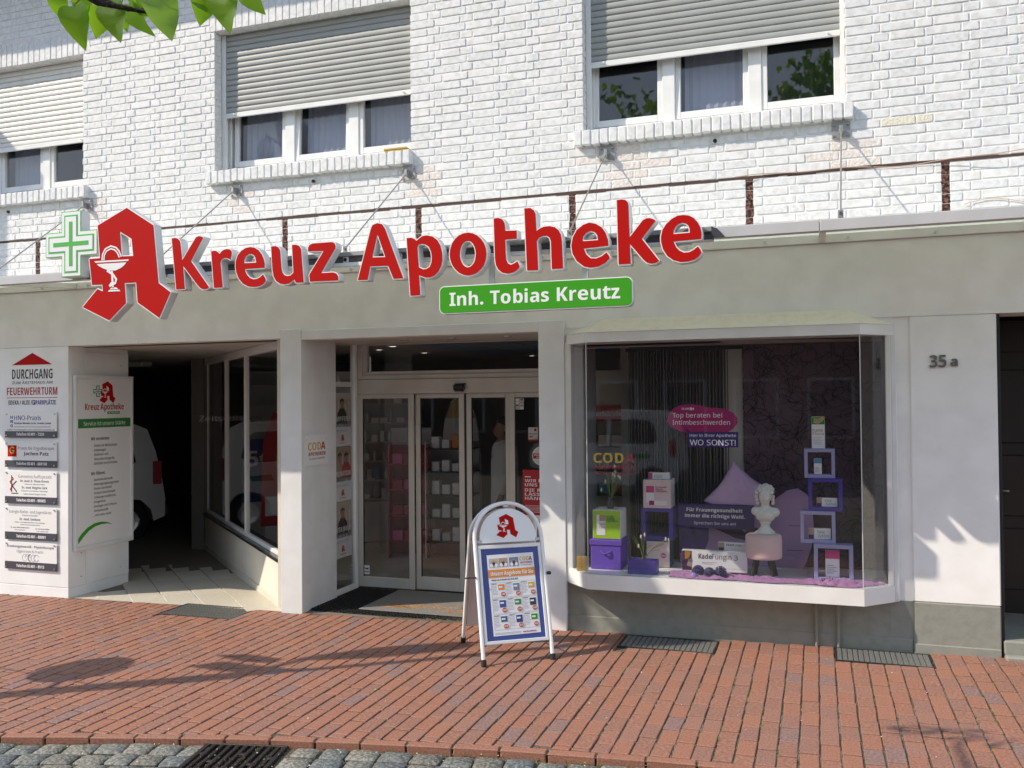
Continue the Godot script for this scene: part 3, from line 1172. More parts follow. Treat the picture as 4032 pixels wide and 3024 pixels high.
	for q in [x0 + 0.16, x1 - 0.12]:
		rod(sh, "stop", [Vector3(q, bar - 0.022, zs), Vector3(q, bar - 0.022, zs + 0.035)], 0.008, M.pvc)
	block(sh, "guide_rail", Vector3(x0 - 0.002, 4.21, zs - 0.03), Vector3(x0 + 0.045, 5.6, zs + 0.006), M.pvc, 0.003)
	block(sh, "guide_rail", Vector3(x1 - 0.032, 4.21, zs - 0.03), Vector3(x1 + 0.002, 5.6, zs + 0.006), M.pvc, 0.003)
	block(sh, "shadow_box", Vector3(x0, 5.55, Z - 0.34), Vector3(x1, 5.6, zs - 0.03), M.pvc)


# ---------------------------------------------------------------- show window
func build_bay() -> void:
	var b := node(house, "bay_window")
	var zb := Z + 0.22
	var xl := -2.022
	var xr := 0.545
	var fl := -1.79
	var fr := 0.304
	# plan of the bay, from the wall round to the wall
	var plan := func(y: float, o: float) -> Array:
		return [Vector3(xl - o, y, Z - 0.01), Vector3(fl - o * 0.4, y, zb + o), Vector3(fr + o * 0.4, y, zb + o), Vector3(xr + o, y, Z - 0.01)]
	for pair in [["sill_fascia", 0.39, 0.512, 0.012], ["head_fascia", 2.405, 2.485, 0.012]]:
		var lo: Array = plan.call(pair[1], pair[3])
		var hi: Array = plan.call(pair[2], pair[3])
		var s := st()
		for i in 3:
			quad(s, hi[i], hi[i + 1], lo[i + 1], lo[i])
		quad(s, lo[0], lo[1], lo[2], lo[3])
		quad(s, hi[3], hi[2], hi[1], hi[0])
		put(b, pair[0], s, M.alu_white if pair[0] == "sill_fascia" else M.alu)
	# little hipped roof of sheet metal
	var t: Array = plan.call(2.486, 0.016)
	var w0 := Vector3(-1.70, 2.612, Z + 0.002)
	var w1 := Vector3(0.221, 2.614, Z + 0.002)
	var s := st()
	quad(s, w0, w1, t[2], t[1])
	tri(s, w0, t[1], t[0])
	tri(s, w1, t[3], t[2])
	put(b, "roof_sheet", s, M.bay_roof)
	# floor of the display, and the bay's inner cheeks
	s = st()
	var f: Array = plan.call(0.5135, 0.0)
	quad(s, Vector3(xl + 0.06, 0.5135, -7.95), Vector3(xr - 0.05, 0.5135, -7.95), Vector3(xr - 0.05, 0.5135, Z), Vector3(xl + 0.06, 0.5135, Z))
	quad(s, Vector3(xl + 0.06, 0.5135, Z), Vector3(xr - 0.05, 0.5135, Z), f[2], f[1])
	put(b, "display_floor", s, M.white)
	block(b, "cheek", Vector3(xr - 0.045, 0.4, -7.95), Vector3(xr, 2.42, Z - 0.36), M.room)
	block(b, "ceiling_board", Vector3(xl, 2.4, -7.95), Vector3(xr, 2.42, Z + 0.0), M.room)
	# glass
	block(b, "front_pane", Vector3(fl, 0.515, zb - 0.004), Vector3(fr, 2.404, zb + 0.002), M.pane)
	for c in [[Vector3(fl, 0, zb), Vector3(xl + 0.04, 0, Z + 0.01)], [Vector3(fr, 0, zb), Vector3(xr - 0.05, 0, Z + 0.012)]]:
		s = st()
		var a: Vector3 = c[0]
		var d: Vector3 = c[1]
		var n := (d - a).normalized().cross(UP) * 0.003
		for k in [[a + n, d + n], [d - n, a - n]]:
			quad(s, k[0] + UP * 2.404, k[1] + UP * 2.404, k[1] + UP * 0.515, k[0] + UP * 0.515)
		put(b, "side_pane", s, M.pane)
	rod(b, "corner_bead", [Vector3(fl, 0.515, zb), Vector3(fl, 2.404, zb)], 0.004, M.corner_bead, 6)
	rod(b, "corner_bead", [Vector3(fr, 0.515, zb), Vector3(fr, 2.404, zb)], 0.004, M.corner_bead, 6)
	block(b, "post", Vector3(xl - 0.005, 0.395, Z - 0.06), Vector3(xl + 0.05, 2.42, Z + 0.02), M.alu_white, 0.004)
	block(b, "post", Vector3(xr - 0.055, 0.512, Z - 0.05), Vector3(xr - 0.018, 2.41, Z + 0.03), M.alu_white, 0.004)
	block(b, "post", Vector3(xr - 0.018, 0.395, Z - 0.05), Vector3(xr + 0.022, 2.41, Z + 0.014), M.alu, 0.004)
	# cable outlets below the bay
	for x in [-0.03, 0.13]:
		block(b, "outlet_box", Vector3(x - 0.04, 0.365, Z + 0.02), Vector3(x + 0.04, 0.389, Z + 0.12), M.black, 0.003)
		rod(b, "conduit", [Vector3(x, 0.366, Z + 0.03), Vector3(x, 0.22, Z + 0.012), Vector3(x, 0.1, Z + 0.014), Vector3(x, gy(x), Z + 0.014)], 0.011, M.plinth)


# ---------------------------------------------------------------- entrance
func build_entrance() -> void:
	var g := gy(-3.5)
	var e := node(house, "entrance_surround")
	block(e, "post", Vector3(-4.83, g - 0.12, Z - 0.12), Vector3(-4.6, 2.626, Z + 0.03), M.alu, 0.004)
	block(e, "post", Vector3(-2.258, g - 0.12, Z - 0.12), Vector3(-2.028, 2.614, Z + 0.03), M.alu, 0.004)
	block(e, "lintel", Vector3(-4.6, 2.522, Z - 0.12), Vector3(-2.258, 2.612, Z + 0.026), M.alu, 0.004)
	block(e, "reveal", Vector3(-4.8, g - 0.12, -7.925), Vector3(-4.606, 2.6, Z - 0.12), M.alu)
	block(e, "reveal", Vector3(-2.23, g - 0.12, -8.5), Vector3(-2.05, 2.6, Z - 0.12), M.alu)
	block(e, "soffit", Vector3(-4.8, 2.535, -8.42), Vector3(-2.05, 2.6, Z - 0.12), M.frame_beige)
	block(e, "threshold", Vector3(-4.7, g - 0.2, -8.6), Vector3(-2.2, g - 0.014, Z - 0.02), M.grout)
	# small side window between reveal and door
	var sw := node(house, "side_window")
	for z in [-8.4, -7.95]:
		block(sw, "stile", Vector3(-4.66, g, z), Vector3(-4.62, 2.535, z + 0.045), M.alu, 0.003)
	block(sw, "rail", Vector3(-4.655, g, -8.36), Vector3(-4.622, g + 0.055, -7.95), M.alu, 0.003)
	block(sw, "pane", Vector3(-4.643, g + 0.055, -8.36), Vector3(-4.638, 2.535, -7.95), M.pane)
	block(sw, "transom", Vector3(-4.72, 2.09, -8.36), Vector3(-4.66, 2.14, -7.95), M.alu)
	# automatic sliding door
	var zd := -8.47
	var d := node(house, "sliding_door")
	block(d, "jamb", Vector3(-4.72, g, zd - 0.06), Vector3(-4.64, 2.56, zd + 0.045), M.frame_beige, 0.003)
	block(d, "jamb", Vector3(-2.26, g, zd - 0.06), Vector3(-2.2, 2.56, zd + 0.045), M.frame_beige, 0.003)
	block(d, "drive_cover", Vector3(-4.64, 2.012, zd - 0.08), Vector3(-2.26, 2.163, zd + 0.05), M.frame_beige, 0.004)
	var leaf := func(called: String, x0: float, x1: float, z: float, bottom: float) -> void:
		var l := node(d, called)
		var s := st()
		var y0 := g + 0.006
		box(s, Vector3(x0, y0, z - 0.03), Vector3(x0 + 0.055, 2.01, z), 0.004)
		box(s, Vector3(x1 - 0.06, y0, z - 0.03), Vector3(x1, 2.01, z), 0.004)
		box(s, Vector3(x0 + 0.055, y0, z - 0.03), Vector3(x1 - 0.06, bottom, z), 0.004)
		box(s, Vector3(x0 + 0.055, 1.962, z - 0.03), Vector3(x1 - 0.06, 2.01, z), 0.004)
		put(l, "leaf_frame", s, M.frame_beige)
		s = st()
		box(s, Vector3(x0 + 0.05, bottom - 0.004, z - 0.026), Vector3(x0 + 0.06, 1.966, z - 0.006))
		box(s, Vector3(x1 - 0.065, bottom - 0.004, z - 0.026), Vector3(x1 - 0.055, 1.966, z - 0.006))
		put(l, "gasket", s, M.black)
		block(l, "pane", Vector3(x0 + 0.05, bottom - 0.01, z - 0.018), Vector3(x1 - 0.055, 1.97, z - 0.013), M.pane)
	leaf.call("fixed_leaf", -4.64, -3.99, zd + 0.03, 0.08)
	leaf.call("moving_leaf", -3.985, -3.435, zd - 0.01, 0.105)
	leaf.call("moving_leaf", -3.41, -2.925, zd - 0.01, 0.105)
	leaf.call("fixed_leaf", -2.928, -2.26, zd + 0.03, 0.08)
	block(d, "rubber_edge", Vector3(-3.436, g, zd - 0.036), Vector3(-3.409, 2.0, zd - 0.014), M.black)
	var tr := node(house, "transom_light")
	var s := st()
	box(s, Vector3(-4.64, 2.164, zd - 0.05), Vector3(-2.26, 2.212, zd + 0.035), 0.004)
	box(s, Vector3(-4.64, 2.212, zd - 0.05), Vector3(-4.585, 2.56, zd + 0.035), 0.004)
	box(s, Vector3(-4.585, 2.212, zd - 0.05), Vector3(-2.26, 2.25, zd + 0.02), 0.004)
	box(s, Vector3(-4.585, 2.25, zd - 0.05), Vector3(-4.54, 2.56, zd + 0.02), 0.004)
	box(s, Vector3(-4.54, 2.53, zd - 0.05), Vector3(-2.26, 2.56, zd + 0.02), 0.004)
	put(tr, "frame", s, M.frame_beige)
	block(tr, "pane", Vector3(-4.545, 2.245, zd - 0.02), Vector3(-2.26, 2.535, zd - 0.015), M.pane)
	# motion sensor over the door
	var m := thing("motion_sensor", "black motion sensor above the gap between the sliding doors", "sensor", Vector3(-3.452, 2.065, zd + 0.05))
	var b := st()
	box(b, Vector3(-0.06, -0.03, 0.0), Vector3(0.06, 0.035, 0.055), 0.014)
	put(m, "casing", b, M.black)
	block(m, "lens", Vector3(-0.045, -0.042, 0.012), Vector3(0.045, -0.03, 0.05), M.ink_grey, 0.004)
	block(m, "bracket", Vector3(-0.045, 0.035, 0.0), Vector3(0.065, 0.045, 0.03), M.black, 0.003)
	# three small downlights in the soffit
	var lab := ["small lit downlight in the entrance soffit, nearest the left post", "small lit downlight in the entrance soffit, middle of three", "small lit downlight in the entrance soffit, nearest the right post"]
	for i in 3:
		var q := Vector3([-3.79, -3.29, -2.73][i], 2.535, -7.83)
		var l := thing("downlight", lab[i], "lamp", q, 0.0, "entrance downlights")
		var r := st()
		lathe(r, [[0.022, 0.0], [0.03, -0.004], [0.034, -0.012], [0.04, -0.012], [0.04, 0.0]], Vector3.ZERO, 18)
		put(l, "ring", r, M.steel)
		var u := st()
		lathe(u, [[0.0, -0.006], [0.024, -0.006], [0.024, -0.001]], Vector3.ZERO, 14)
		put(l, "bulb", u, glow(1.0, 0.8, 0.5, 3.0))
		var sp := SpotLight3D.new()
		sp.name = "light"
		l.add_child(sp)
		sp.position = Vector3(0, -0.014, 0)
		sp.rotation_degrees.x = -90
		sp.spot_angle = 38
		sp.spot_range = 12
		sp.spot_attenuation = 2.0
		sp.light_size = 0.024
		sp.light_energy = 0.12
		sp.light_color = Color(1, 0.86, 0.66)
		sp.shadow_enabled = true


# ---------------------------------------------------------------- passage on the left
func build_passage() -> void:
	var p := node(house, "passage")
	var a := Vector2(-4.93, -7.43)
	var b := Vector2(-8.06, -10.29)
	var dir := (a - b).normalized()
	var nrm := Vector2(dir.y, -dir.x)
	if nrm.x > 0:
		nrm = -nrm  # towards the passage
	var at := func(u: float, y: float, off: float) -> Vector3:
		var q := b + dir * u + nrm * off
		return Vector3(q.x, y, q.y)
	var L := a.distance_to(b)
	var fl := gy(-6.5)
	var bar := func(parent: Node, called: String, u0: float, u1: float, y0: float, y1: float, o0: float, o1: float, m: Material) -> MeshInstance3D:
		var s := st()
		var t := Transform3D(Basis(Vector3(dir.x, 0, dir.y), UP, Vector3(nrm.x, 0, nrm.y)), Vector3(b.x, 0, b.y))
		box(s, Vector3(u0, y0, o0), Vector3(u1, y1, o1), 0.003, t)
		return put(parent, called, s, m)
	bar.call(p, "low_wall", -0.3, L + 0.04, fl - 0.3, 0.385, -0.2, 0.0, M.cream_wall)
	bar.call(p, "skirting", -0.3, L + 0.02, fl - 0.3, fl + 0.075, 0.0, 0.012, M.skirting)
	bar.call(p, "stone_sill", -0.3, L - 0.02, 0.385, 0.415, -0.2, 0.035, M.stone_dark)
	var w := node(house, "passage_window")
	for u in [0.0, 1.35, 2.5, L - 0.12]:
		bar.call(w, "stile", u, u + 0.05, 0.415, 2.54, -0.07, -0.02, M.alu)
	bar.call(w, "rail", 0.0, L, 0.415, 0.455, -0.068, -0.022, M.alu)
	bar.call(w, "rail", 0.0, L, 2.46, 2.54, -0.07, 0.0, M.alu)
	for u in [[0.05, 1.35], [1.4, 2.5], [2.55, L - 0.12]]:
		bar.call(w, "pane", u[0], u[1], 0.455, 2.46, -0.048, -0.044, M.pane)
	block(p, "inner_wall", Vector3(-8.2, -0.4, -16.2), Vector3(-8.0, 2.76, -10.2), M.dark_room)
	# the blunt end of the low wall by the entrance post
	block(p, "post_back", Vector3(-4.95, -0.2, -7.5), Vector3(-4.8, 2.6, Z - 0.1), M.cream_wall)
	# ceiling
	var s := st()
	var c := [Vector3(-14.1, 2.542, Z - 0.3), Vector3(-4.85, 2.542, Z - 0.3), Vector3(-4.9, 2.542, -7.48), Vector3(-8.05, 2.542, -10.3), Vector3(-8.05, 2.542, -16.2), Vector3(-14.1, 2.542, -16.2)]
	tri(s, c[0], c[1], c[2])
	tri(s, c[0], c[2], c[3])
	tri(s, c[0], c[3], c[4])
	tri(s, c[0], c[4], c[5])
	put(p, "ceiling", s, M.passage_ceiling)
	block(p, "tube_lamp", Vector3(-10.8, 2.47, -10.7), Vector3(-9.3, 2.54, -10.5), M.alu_white, 0.01)
	# floor of cream tiles laid along the shop window
	s = st()
	quad(s, Vector3(-14.1, fl - 0.022, -16.2), Vector3(-4.6, fl - 0.022 + 0.02, -16.2), Vector3(-4.6, fl + 0.004, Z + 0.0), Vector3(-14.1, fl - 0.12, Z + 0.0))
	put(p, "tile_bed", s, M.grout)
	var tiles := []
	var i0 := -2
	for i in range(0, 15):
		for j in range(-14, 16):
			var o := (i * 0.302) + 0.16
			var u := j * 0.302 + (0.151 if i % 2 else 0.0) + 0.1
			var q := b + dir * u + nrm * o
			if q.y > Z - 0.12 or q.x < -9.8 or q.y < -11.5 or (q.x < -7.3 and q.y > -8.3):
				continue
			tiles.append(q)
	var cache := []
	for k in 3:
		var t := st()
		stone(t, 0.2945, 0.2945, 0.03, 0.0025, 0.003, Transform3D.IDENTITY, 0.0006)
		t.generate_normals()
		cache.append(t.commit())
	var turn := Basis(Vector3(dir.x, 0, dir.y), Vector3(-nrm.x, 0, -nrm.y), UP)
	for q in tiles:
		var o := put_mesh(p, "floor_tile", cache[rng.randi() % 3], M.tile[rng.randi() % 4])
		o.transform = Transform3D(turn, Vector3(q.x, gy(q.x) - 0.001, q.y))
	# strip that closes the tiling at the pavement
	s = st()
	quad(s, Vector3(-7.45, gy(-7.45) - 0.004, Z - 0.34), Vector3(-4.83, gy(-4.83) - 0.004, Z - 0.34), Vector3(-4.83, gy(-4.83) - 0.004, Z - 0.02), Vector3(-7.45, gy(-7.45) - 0.004, Z - 0.02))
	put(p, "edge_screed", s, M.tile[1])
	# the clad pillar that carries the signs
	var pl := node(house, "pillar")
	var g := gy(-8.0)
	block(pl, "core", Vector3(-9.9, g - 0.2, -8.168), Vector3(-7.44, 2.545, Z - 0.006), M.panel)
	block(pl, "front_panel", Vector3(-9.9, 0.012, Z - 0.006), Vector3(-7.434, 2.543, Z), M.panel, 0.003)
	block(pl, "base_panel", Vector3(-9.9, g - 0.15, Z - 0.006), Vector3(-7.434, 0.004, Z - 0.001), M.panel, 0.003)
	block(pl, "side_panel", Vector3(-7.44, 0.012, -7.535), Vector3(-7.434, 2.543, Z - 0.006), M.panel, 0.002)
	block(pl, "side_panel", Vector3(-7.44, 0.012, -8.168), Vector3(-7.43, 2.49, -7.54), M.panel, 0.002)
	block(pl, "base_panel", Vector3(-7.44, g - 0.15, -8.168), Vector3(-7.434, 0.004, Z - 0.006), M.panel, 0.002)
	for q in [Vector2(2.2, -7.48), Vector2(0.1, -7.48), Vector2(0.35, -7.48), Vector2(0.1, -8.05), Vector2(2.36, -8.05)]:
		rod(pl, "screw", [Vector3(-7.436, q.x, q.y), Vector3(-7.428, q.x, q.y)], 0.006, M.steel_dull)


# ---------------------------------------------------------------- glass canopy
func build_canopy() -> void:
	var c := thing("glass_canopy", "long frosted glass canopy hung on thin steel rods above the shop front", "canopy")
	var zf := -6.21
	for q in [[-9.9, -7.72], [-7.715, -5.98], [-0.66, 0.03], [0.033, 2.6]]:
		block(c, "fascia", Vector3(q[0], 3.037, zf - 0.05), Vector3(q[1], 3.114, zf + 0.012), M.fascia, 0.004)
	# where the lettering hangs the cover is off and the bare channel shows
	block(c, "top_rail", Vector3(-5.98, 3.088, zf - 0.05), Vector3(-0.66, 3.122, zf + 0.004), M.alu_grey, 0.003)
	block(c, "channel", Vector3(-5.98, 3.036, zf - 0.05), Vector3(-0.66, 3.087, zf - 0.026), M.channel)
	block(c, "lower_rail", Vector3(-5.98, 3.022, zf - 0.05), Vector3(-0.66, 3.035, zf - 0.012), M.alu, 0.003)
	for x in [-5.94, -5.05, -4.5, -3.52, -3.05, -2.2, -1.78, -1.0]:
		block(c, "clamp", Vector3(x - 0.022, 3.038, zf - 0.026), Vector3(x + 0.022, 3.086, zf - 0.008), M.alu, 0.003)
		rod(c, "clamp_bolt", [Vector3(x, 3.062, zf - 0.01), Vector3(x, 3.062, zf + 0.002)], 0.013, M.black, 10)
	for x in [-5.99, -0.67]:
		var s := st()
		var k := 1.0 if x > -3.0 else -1.0
		slab(s, PackedVector2Array([Vector2(x, 3.04), Vector2(x + k * 0.09, 3.04), Vector2(x + k * 0.04, 3.1), Vector2(x, 3.118)]), zf + 0.013, zf + 0.026)
		put(c, "end_cap", s, M.anthracite)
	# wall rail, panes, arms
	block(c, "wall_rail", Vector3(-9.9, 3.134, Z + 0.005), Vector3(2.6, 3.206, Z + 0.03), M.alu_white, 0.004)
	var x := -9.6
	while x < 2.5:
		rod(c, "bolt", [Vector3(x, 3.165, Z + 0.03), Vector3(x, 3.165, Z + 0.042)], 0.012, M.steel, 8)
		x += 0.615
	var joints := [-9.9, -7.31, -5.47, -3.63, -1.79, 0.05, 1.89, 2.6]
	for i in joints.size() - 1:
		var s := st()
		var a: float = joints[i] + 0.006
		var b: float = joints[i + 1] - 0.006
		var f := Vector3(0, 3.1, zf - 0.04)
		var r := Vector3(0, 3.2, Z + 0.02)
		var th := Vector3(0, 0.01, 0)
		quad(s, r + Vector3(a, 0.01, 0), r + Vector3(b, 0.01, 0), f + Vector3(b, 0.01, 0), f + Vector3(a, 0.01, 0))
		quad(s, f + Vector3(a, 0, 0), f + Vector3(b, 0, 0), r + Vector3(b, 0, 0), r + Vector3(a, 0, 0))
		quad(s, f + th + Vector3(a, 0, 0), f + th + Vector3(b, 0, 0), f + Vector3(b, 0, 0), f + Vector3(a, 0, 0))
		put(c, "glass_pane", s, M.canopy_glass)
	for i in range(1, joints.size() - 1):
		var s := st()
		var j: float = joints[i]
		var t := Transform3D(Basis(Vector3.RIGHT, Vector3(0, 1, 0.0), Vector3(0, -0.0905, 0.9959)), Vector3(j, 3.19, Z + 0.03))
		box(s, Vector3(-0.022, -0.05, 0.0), Vector3(0.022, 0.005, 1.04), 0.003, t)
		put(c, "support_arm", s, M.alu_white)
	for ax in [-7.17, -5.33, -3.48, -1.643, 0.202, 2.05]:
		var q := Vector3(ax, 4.0, Z)
		var pl := block(c, "anchor_plate", q + Vector3(-0.068, -0.062, 0.002), q + Vector3(0.068, 0.062, 0.012), M.steel_dull, 0.003)
		for d in [[-1, -1], [-1, 1], [1, -1], [1, 1]]:
			var s := st()
			tube(s, [q + Vector3(d[0] * 0.05, d[1] * 0.044, 0.012), q + Vector3(d[0] * 0.05, d[1] * 0.044, 0.026)], 0.0085, 6)
			put(pl, "bolt", s, M.steel)
		block(c, "clevis", q + Vector3(-0.012, -0.035, 0.012), q + Vector3(0.012, 0.025, 0.075), M.steel_dull, 0.003)
		rod(c, "pin", [q + Vector3(-0.022, -0.005, 0.055), q + Vector3(0.022, -0.005, 0.055)], 0.007, M.steel)
		var end := Vector3(ax - 0.04, 3.15, zf - 0.005)
		rod(c, "tie_rod", [q + Vector3(0, -0.01, 0.055), end], 0.0062, M.steel_dull, 6)
		block(c, "lug", end + Vector3(-0.018, -0.04, -0.006), end + Vector3(0.018, 0.022, 0.006), M.steel_dull, 0.004)
		rod(c, "pin", [end + Vector3(0, 0, -0.015), end + Vector3(0, 0, 0.015)], 0.009, M.steel)


# ---------------------------------------------------------------- signs on the canopy
# outlines of the letters and the A, in x and y of the sign's own plane
const GLYPHS := [
	[[-5.077, 3.312, -5.041, 3.314, -5.016, 3.306, -4.998, 3.288, -4.992, 3.267, -4.973, 3.122, -4.854, 3.278, -4.834, 3.305, -4.806, 3.313, -4.781, 3.308, -4.764, 3.299, -4.885, 3.111, -4.706, 2.885, -4.731, 2.873, -4.763, 2.872, -4.790, 2.882, -4.817, 2.906, -4.965, 3.079, -4.948, 2.884, -5.033, 2.884], []],
	[[-4.684, 3.180, -4.657, 3.183, -4.635, 3.179, -4.617, 3.167, -4.601, 3.154, -4.579, 3.175, -4.559, 3.185, -4.532, 3.189, -4.506, 3.185, -4.490, 3.174, -4.486, 3.155, -4.497, 3.099, -4.524, 3.114, -4.550, 3.118, -4.573, 3.113, -4.588, 3.099, -4.595, 3.079, -4.574, 2.878, -4.658, 2.879], []],
	[[-4.175, 3.016, -4.172, 3.047, -4.181, 3.084, -4.200, 3.126, -4.230, 3.161, -4.269, 3.184, -4.308, 3.191, -4.351, 3.186, -4.395, 3.164, -4.429, 3.129, -4.446, 3.085, -4.449, 3.037, -4.440, 2.991, -4.418, 2.942, -4.379, 2.899, -4.327, 2.874, -4.275, 2.867, -4.223, 2.870, -4.182, 2.889, -4.164, 2.910, -4.166, 2.929, -4.188, 2.963, -4.214, 2.944, -4.244, 2.931, -4.279, 2.929, -4.313, 2.942, -4.339, 2.967, -4.355, 2.994, -4.359, 3.017], [-4.367, 3.064, -4.365, 3.091, -4.352, 3.117, -4.325, 3.134, -4.299, 3.136, -4.273, 3.123, -4.258, 3.100, -4.251, 3.062]],
	[[-4.111, 3.182, -4.070, 3.184, -4.045, 3.172, -4.030, 3.149, -4.026, 3.108, -4.018, 3.005, -4.008, 2.968, -3.987, 2.945, -3.961, 2.938, -3.932, 2.942, -3.906, 2.962, -3.918, 3.182, -3.880, 3.182, -3.855, 3.171, -3.838, 3.148, -3.815, 2.880, -3.886, 2.883, -3.898, 2.909, -3.920, 2.894, -3.949, 2.879, -3.991, 2.874, -4.034, 2.883, -4.067, 2.905, -4.089, 2.943, -4.099, 2.991], []],
	[[-3.773, 3.124, -3.772, 3.151, -3.759, 3.172, -3.730, 3.182, -3.558, 3.182, -3.538, 3.173, -3.529, 3.153, -3.530, 3.132, -3.658, 2.945, -3.552, 2.945, -3.523, 2.936, -3.507, 2.912, -3.505, 2.880, -3.757, 2.884, -3.763, 2.937, -3.632, 3.118], []],
	[[-3.218, 3.265, -3.203, 3.290, -3.164, 3.301, -3.125, 3.291, -3.101, 3.257, -2.949, 2.867, -3.031, 2.869, -3.074, 2.970, -3.228, 2.974, -3.250, 2.871, -3.334, 2.874], [-3.164, 3.219, -3.097, 3.037, -3.210, 3.041]],
	[[-2.917, 3.169, -2.879, 3.170, -2.856, 3.161, -2.835, 3.144, -2.814, 3.160, -2.788, 3.176, -2.750, 3.179, -2.705, 3.168, -2.668, 3.140, -2.642, 3.097, -2.628, 3.042, -2.626, 2.987, -2.636, 2.942, -2.659, 2.903, -2.692, 2.874, -2.730, 2.862, -2.768, 2.865, -2.798, 2.876, -2.818, 2.885, -2.808, 2.733, -2.890, 2.733], [-2.830, 3.096, -2.822, 3.112, -2.800, 3.120, -2.766, 3.114, -2.736, 3.093, -2.717, 3.054, -2.711, 3.012, -2.714, 2.974, -2.729, 2.941, -2.756, 2.927, -2.782, 2.925, -2.820, 2.944]],
	[[-2.276, 3.010, -2.281, 2.969, -2.295, 2.932, -2.319, 2.901, -2.349, 2.877, -2.384, 2.864, -2.421, 2.860, -2.459, 2.868, -2.494, 2.885, -2.524, 2.912, -2.548, 2.947, -2.562, 2.986, -2.567, 3.027, -2.561, 3.068, -2.546, 3.106, -2.522, 3.138, -2.492, 3.161, -2.456, 3.174, -2.419, 3.177, -2.381, 3.169, -2.346, 3.151, -2.317, 3.124, -2.294, 3.090, -2.280, 3.051], [-2.358, 3.015, -2.361, 2.989, -2.367, 2.966, -2.377, 2.946, -2.391, 2.932, -2.406, 2.923, -2.423, 2.920, -2.439, 2.925, -2.454, 2.935, -2.468, 2.952, -2.478, 2.973, -2.484, 2.997, -2.486, 3.022, -2.483, 3.048, -2.477, 3.071, -2.466, 3.091, -2.453, 3.106, -2.438, 3.115, -2.421, 3.117, -2.405, 3.113, -2.389, 3.102, -2.376, 3.085, -2.366, 3.064, -2.360, 3.040]],
	[[-2.216, 3.265, -2.182, 3.268, -2.154, 3.258, -2.138, 3.238, -2.131, 3.211, -2.130, 3.170, -2.042, 3.166, -2.041, 3.107, -2.130, 3.107, -2.127, 3.013, -2.123, 2.959, -2.111, 2.932, -2.086, 2.920, -2.061, 2.929, -2.038, 2.942, -2.023, 2.913, -2.023, 2.897, -2.041, 2.878, -2.072, 2.863, -2.111, 2.858, -2.154, 2.867, -2.185, 2.892, -2.203, 2.927, -2.209, 2.978], []],
	[[-1.980, 3.321, -1.935, 3.321, -1.911, 3.304, -1.898, 3.280, -1.891, 3.150, -1.868, 3.167, -1.833, 3.179, -1.792, 3.180, -1.754, 3.170, -1.728, 3.149, -1.711, 3.115, -1.703, 3.065, -1.696, 2.872, -1.778, 2.872, -1.783, 3.071, -1.793, 3.098, -1.813, 3.113, -1.841, 3.114, -1.872, 3.103, -1.889, 3.081, -1.881, 2.870, -1.964, 2.872], []],
	[[-1.366, 3.013, -1.369, 3.054, -1.385, 3.103, -1.413, 3.145, -1.454, 3.172, -1.500, 3.184, -1.546, 3.171, -1.592, 3.138, -1.622, 3.087, -1.633, 3.030, -1.625, 2.973, -1.594, 2.918, -1.544, 2.878, -1.495, 2.866, -1.437, 2.871, -1.387, 2.894, -1.358, 2.924, -1.362, 2.940, -1.380, 2.966, -1.411, 2.943, -1.453, 2.928, -1.494, 2.932, -1.527, 2.963, -1.543, 3.004], [-1.553, 3.056, -1.546, 3.090, -1.521, 3.116, -1.492, 3.125, -1.463, 3.116, -1.444, 3.091, -1.439, 3.056]],
	[[-1.302, 3.326, -1.271, 3.329, -1.245, 3.324, -1.229, 3.311, -1.222, 3.288, -1.216, 3.059, -1.122, 3.172, -1.099, 3.183, -1.074, 3.184, -1.052, 3.176, -1.033, 3.164, -1.131, 3.045, -1.013, 2.886, -1.036, 2.872, -1.068, 2.870, -1.097, 2.878, -1.119, 2.898, -1.215, 3.016, -1.210, 2.877, -1.294, 2.878], []],
	[[-0.727, 3.018, -0.725, 3.055, -0.732, 3.096, -0.750, 3.132, -0.774, 3.162, -0.808, 3.182, -0.842, 3.188, -0.882, 3.186, -0.923, 3.167, -0.961, 3.135, -0.987, 3.096, -0.998, 3.049, -0.997, 3.011, -0.985, 2.963, -0.957, 2.917, -0.917, 2.886, -0.867, 2.869, -0.818, 2.870, -0.769, 2.881, -0.738, 2.904, -0.728, 2.925, -0.731, 2.941, -0.749, 2.968, -0.777, 2.947, -0.808, 2.932, -0.842, 2.931, -0.873, 2.947, -0.897, 2.973, -0.914, 3.012], [-0.915, 3.062, -0.911, 3.087, -0.899, 3.111, -0.877, 3.130, -0.852, 3.136, -0.830, 3.130, -0.812, 3.115, -0.803, 3.092, -0.802, 3.064]],
]
const LOGO := [-5.543, 3.604, -5.267, 3.437, -5.215, 2.947, -5.093, 2.864, -5.207, 2.653, -5.430, 2.793, -5.445, 2.964, -5.569, 2.965, -5.555, 2.793, -5.732, 2.651, -6.019, 2.778, -5.858, 2.927, -5.800, 2.903, -5.805, 2.964, -5.917, 2.966, -5.946, 3.192, -5.830, 3.192, -5.854, 3.476]
const LOGO_HOLE := [-5.617, 3.408, -5.492, 3.338, -5.475, 3.190, -5.599, 3.193]


func raised(parent: Node, poly: PackedVector2Array, hole: PackedVector2Array, z0: float, zf: float, edge: float, face: Material) -> void:
	# white tray with a coloured face let into it
	var outer: PackedVector2Array = Geometry2D.offset_polygon(poly, edge, Geometry2D.JOIN_ROUND)[0]
	var inner := PackedVector2Array()
	if not hole.is_empty():
		var got := Geometry2D.offset_polygon(hole, -edge, Geometry2D.JOIN_ROUND)
		inner = got[0] if got.size() else PackedVector2Array()
	pierced(parent, "tray", outer, inner, z0, zf - 0.002, M.side)
	pierced(parent, "rim", outer, inner, zf - 0.0018, zf, M.rim)
	pierced(parent, "face", poly, hole, zf + 0.0002, zf + 0.003, face)


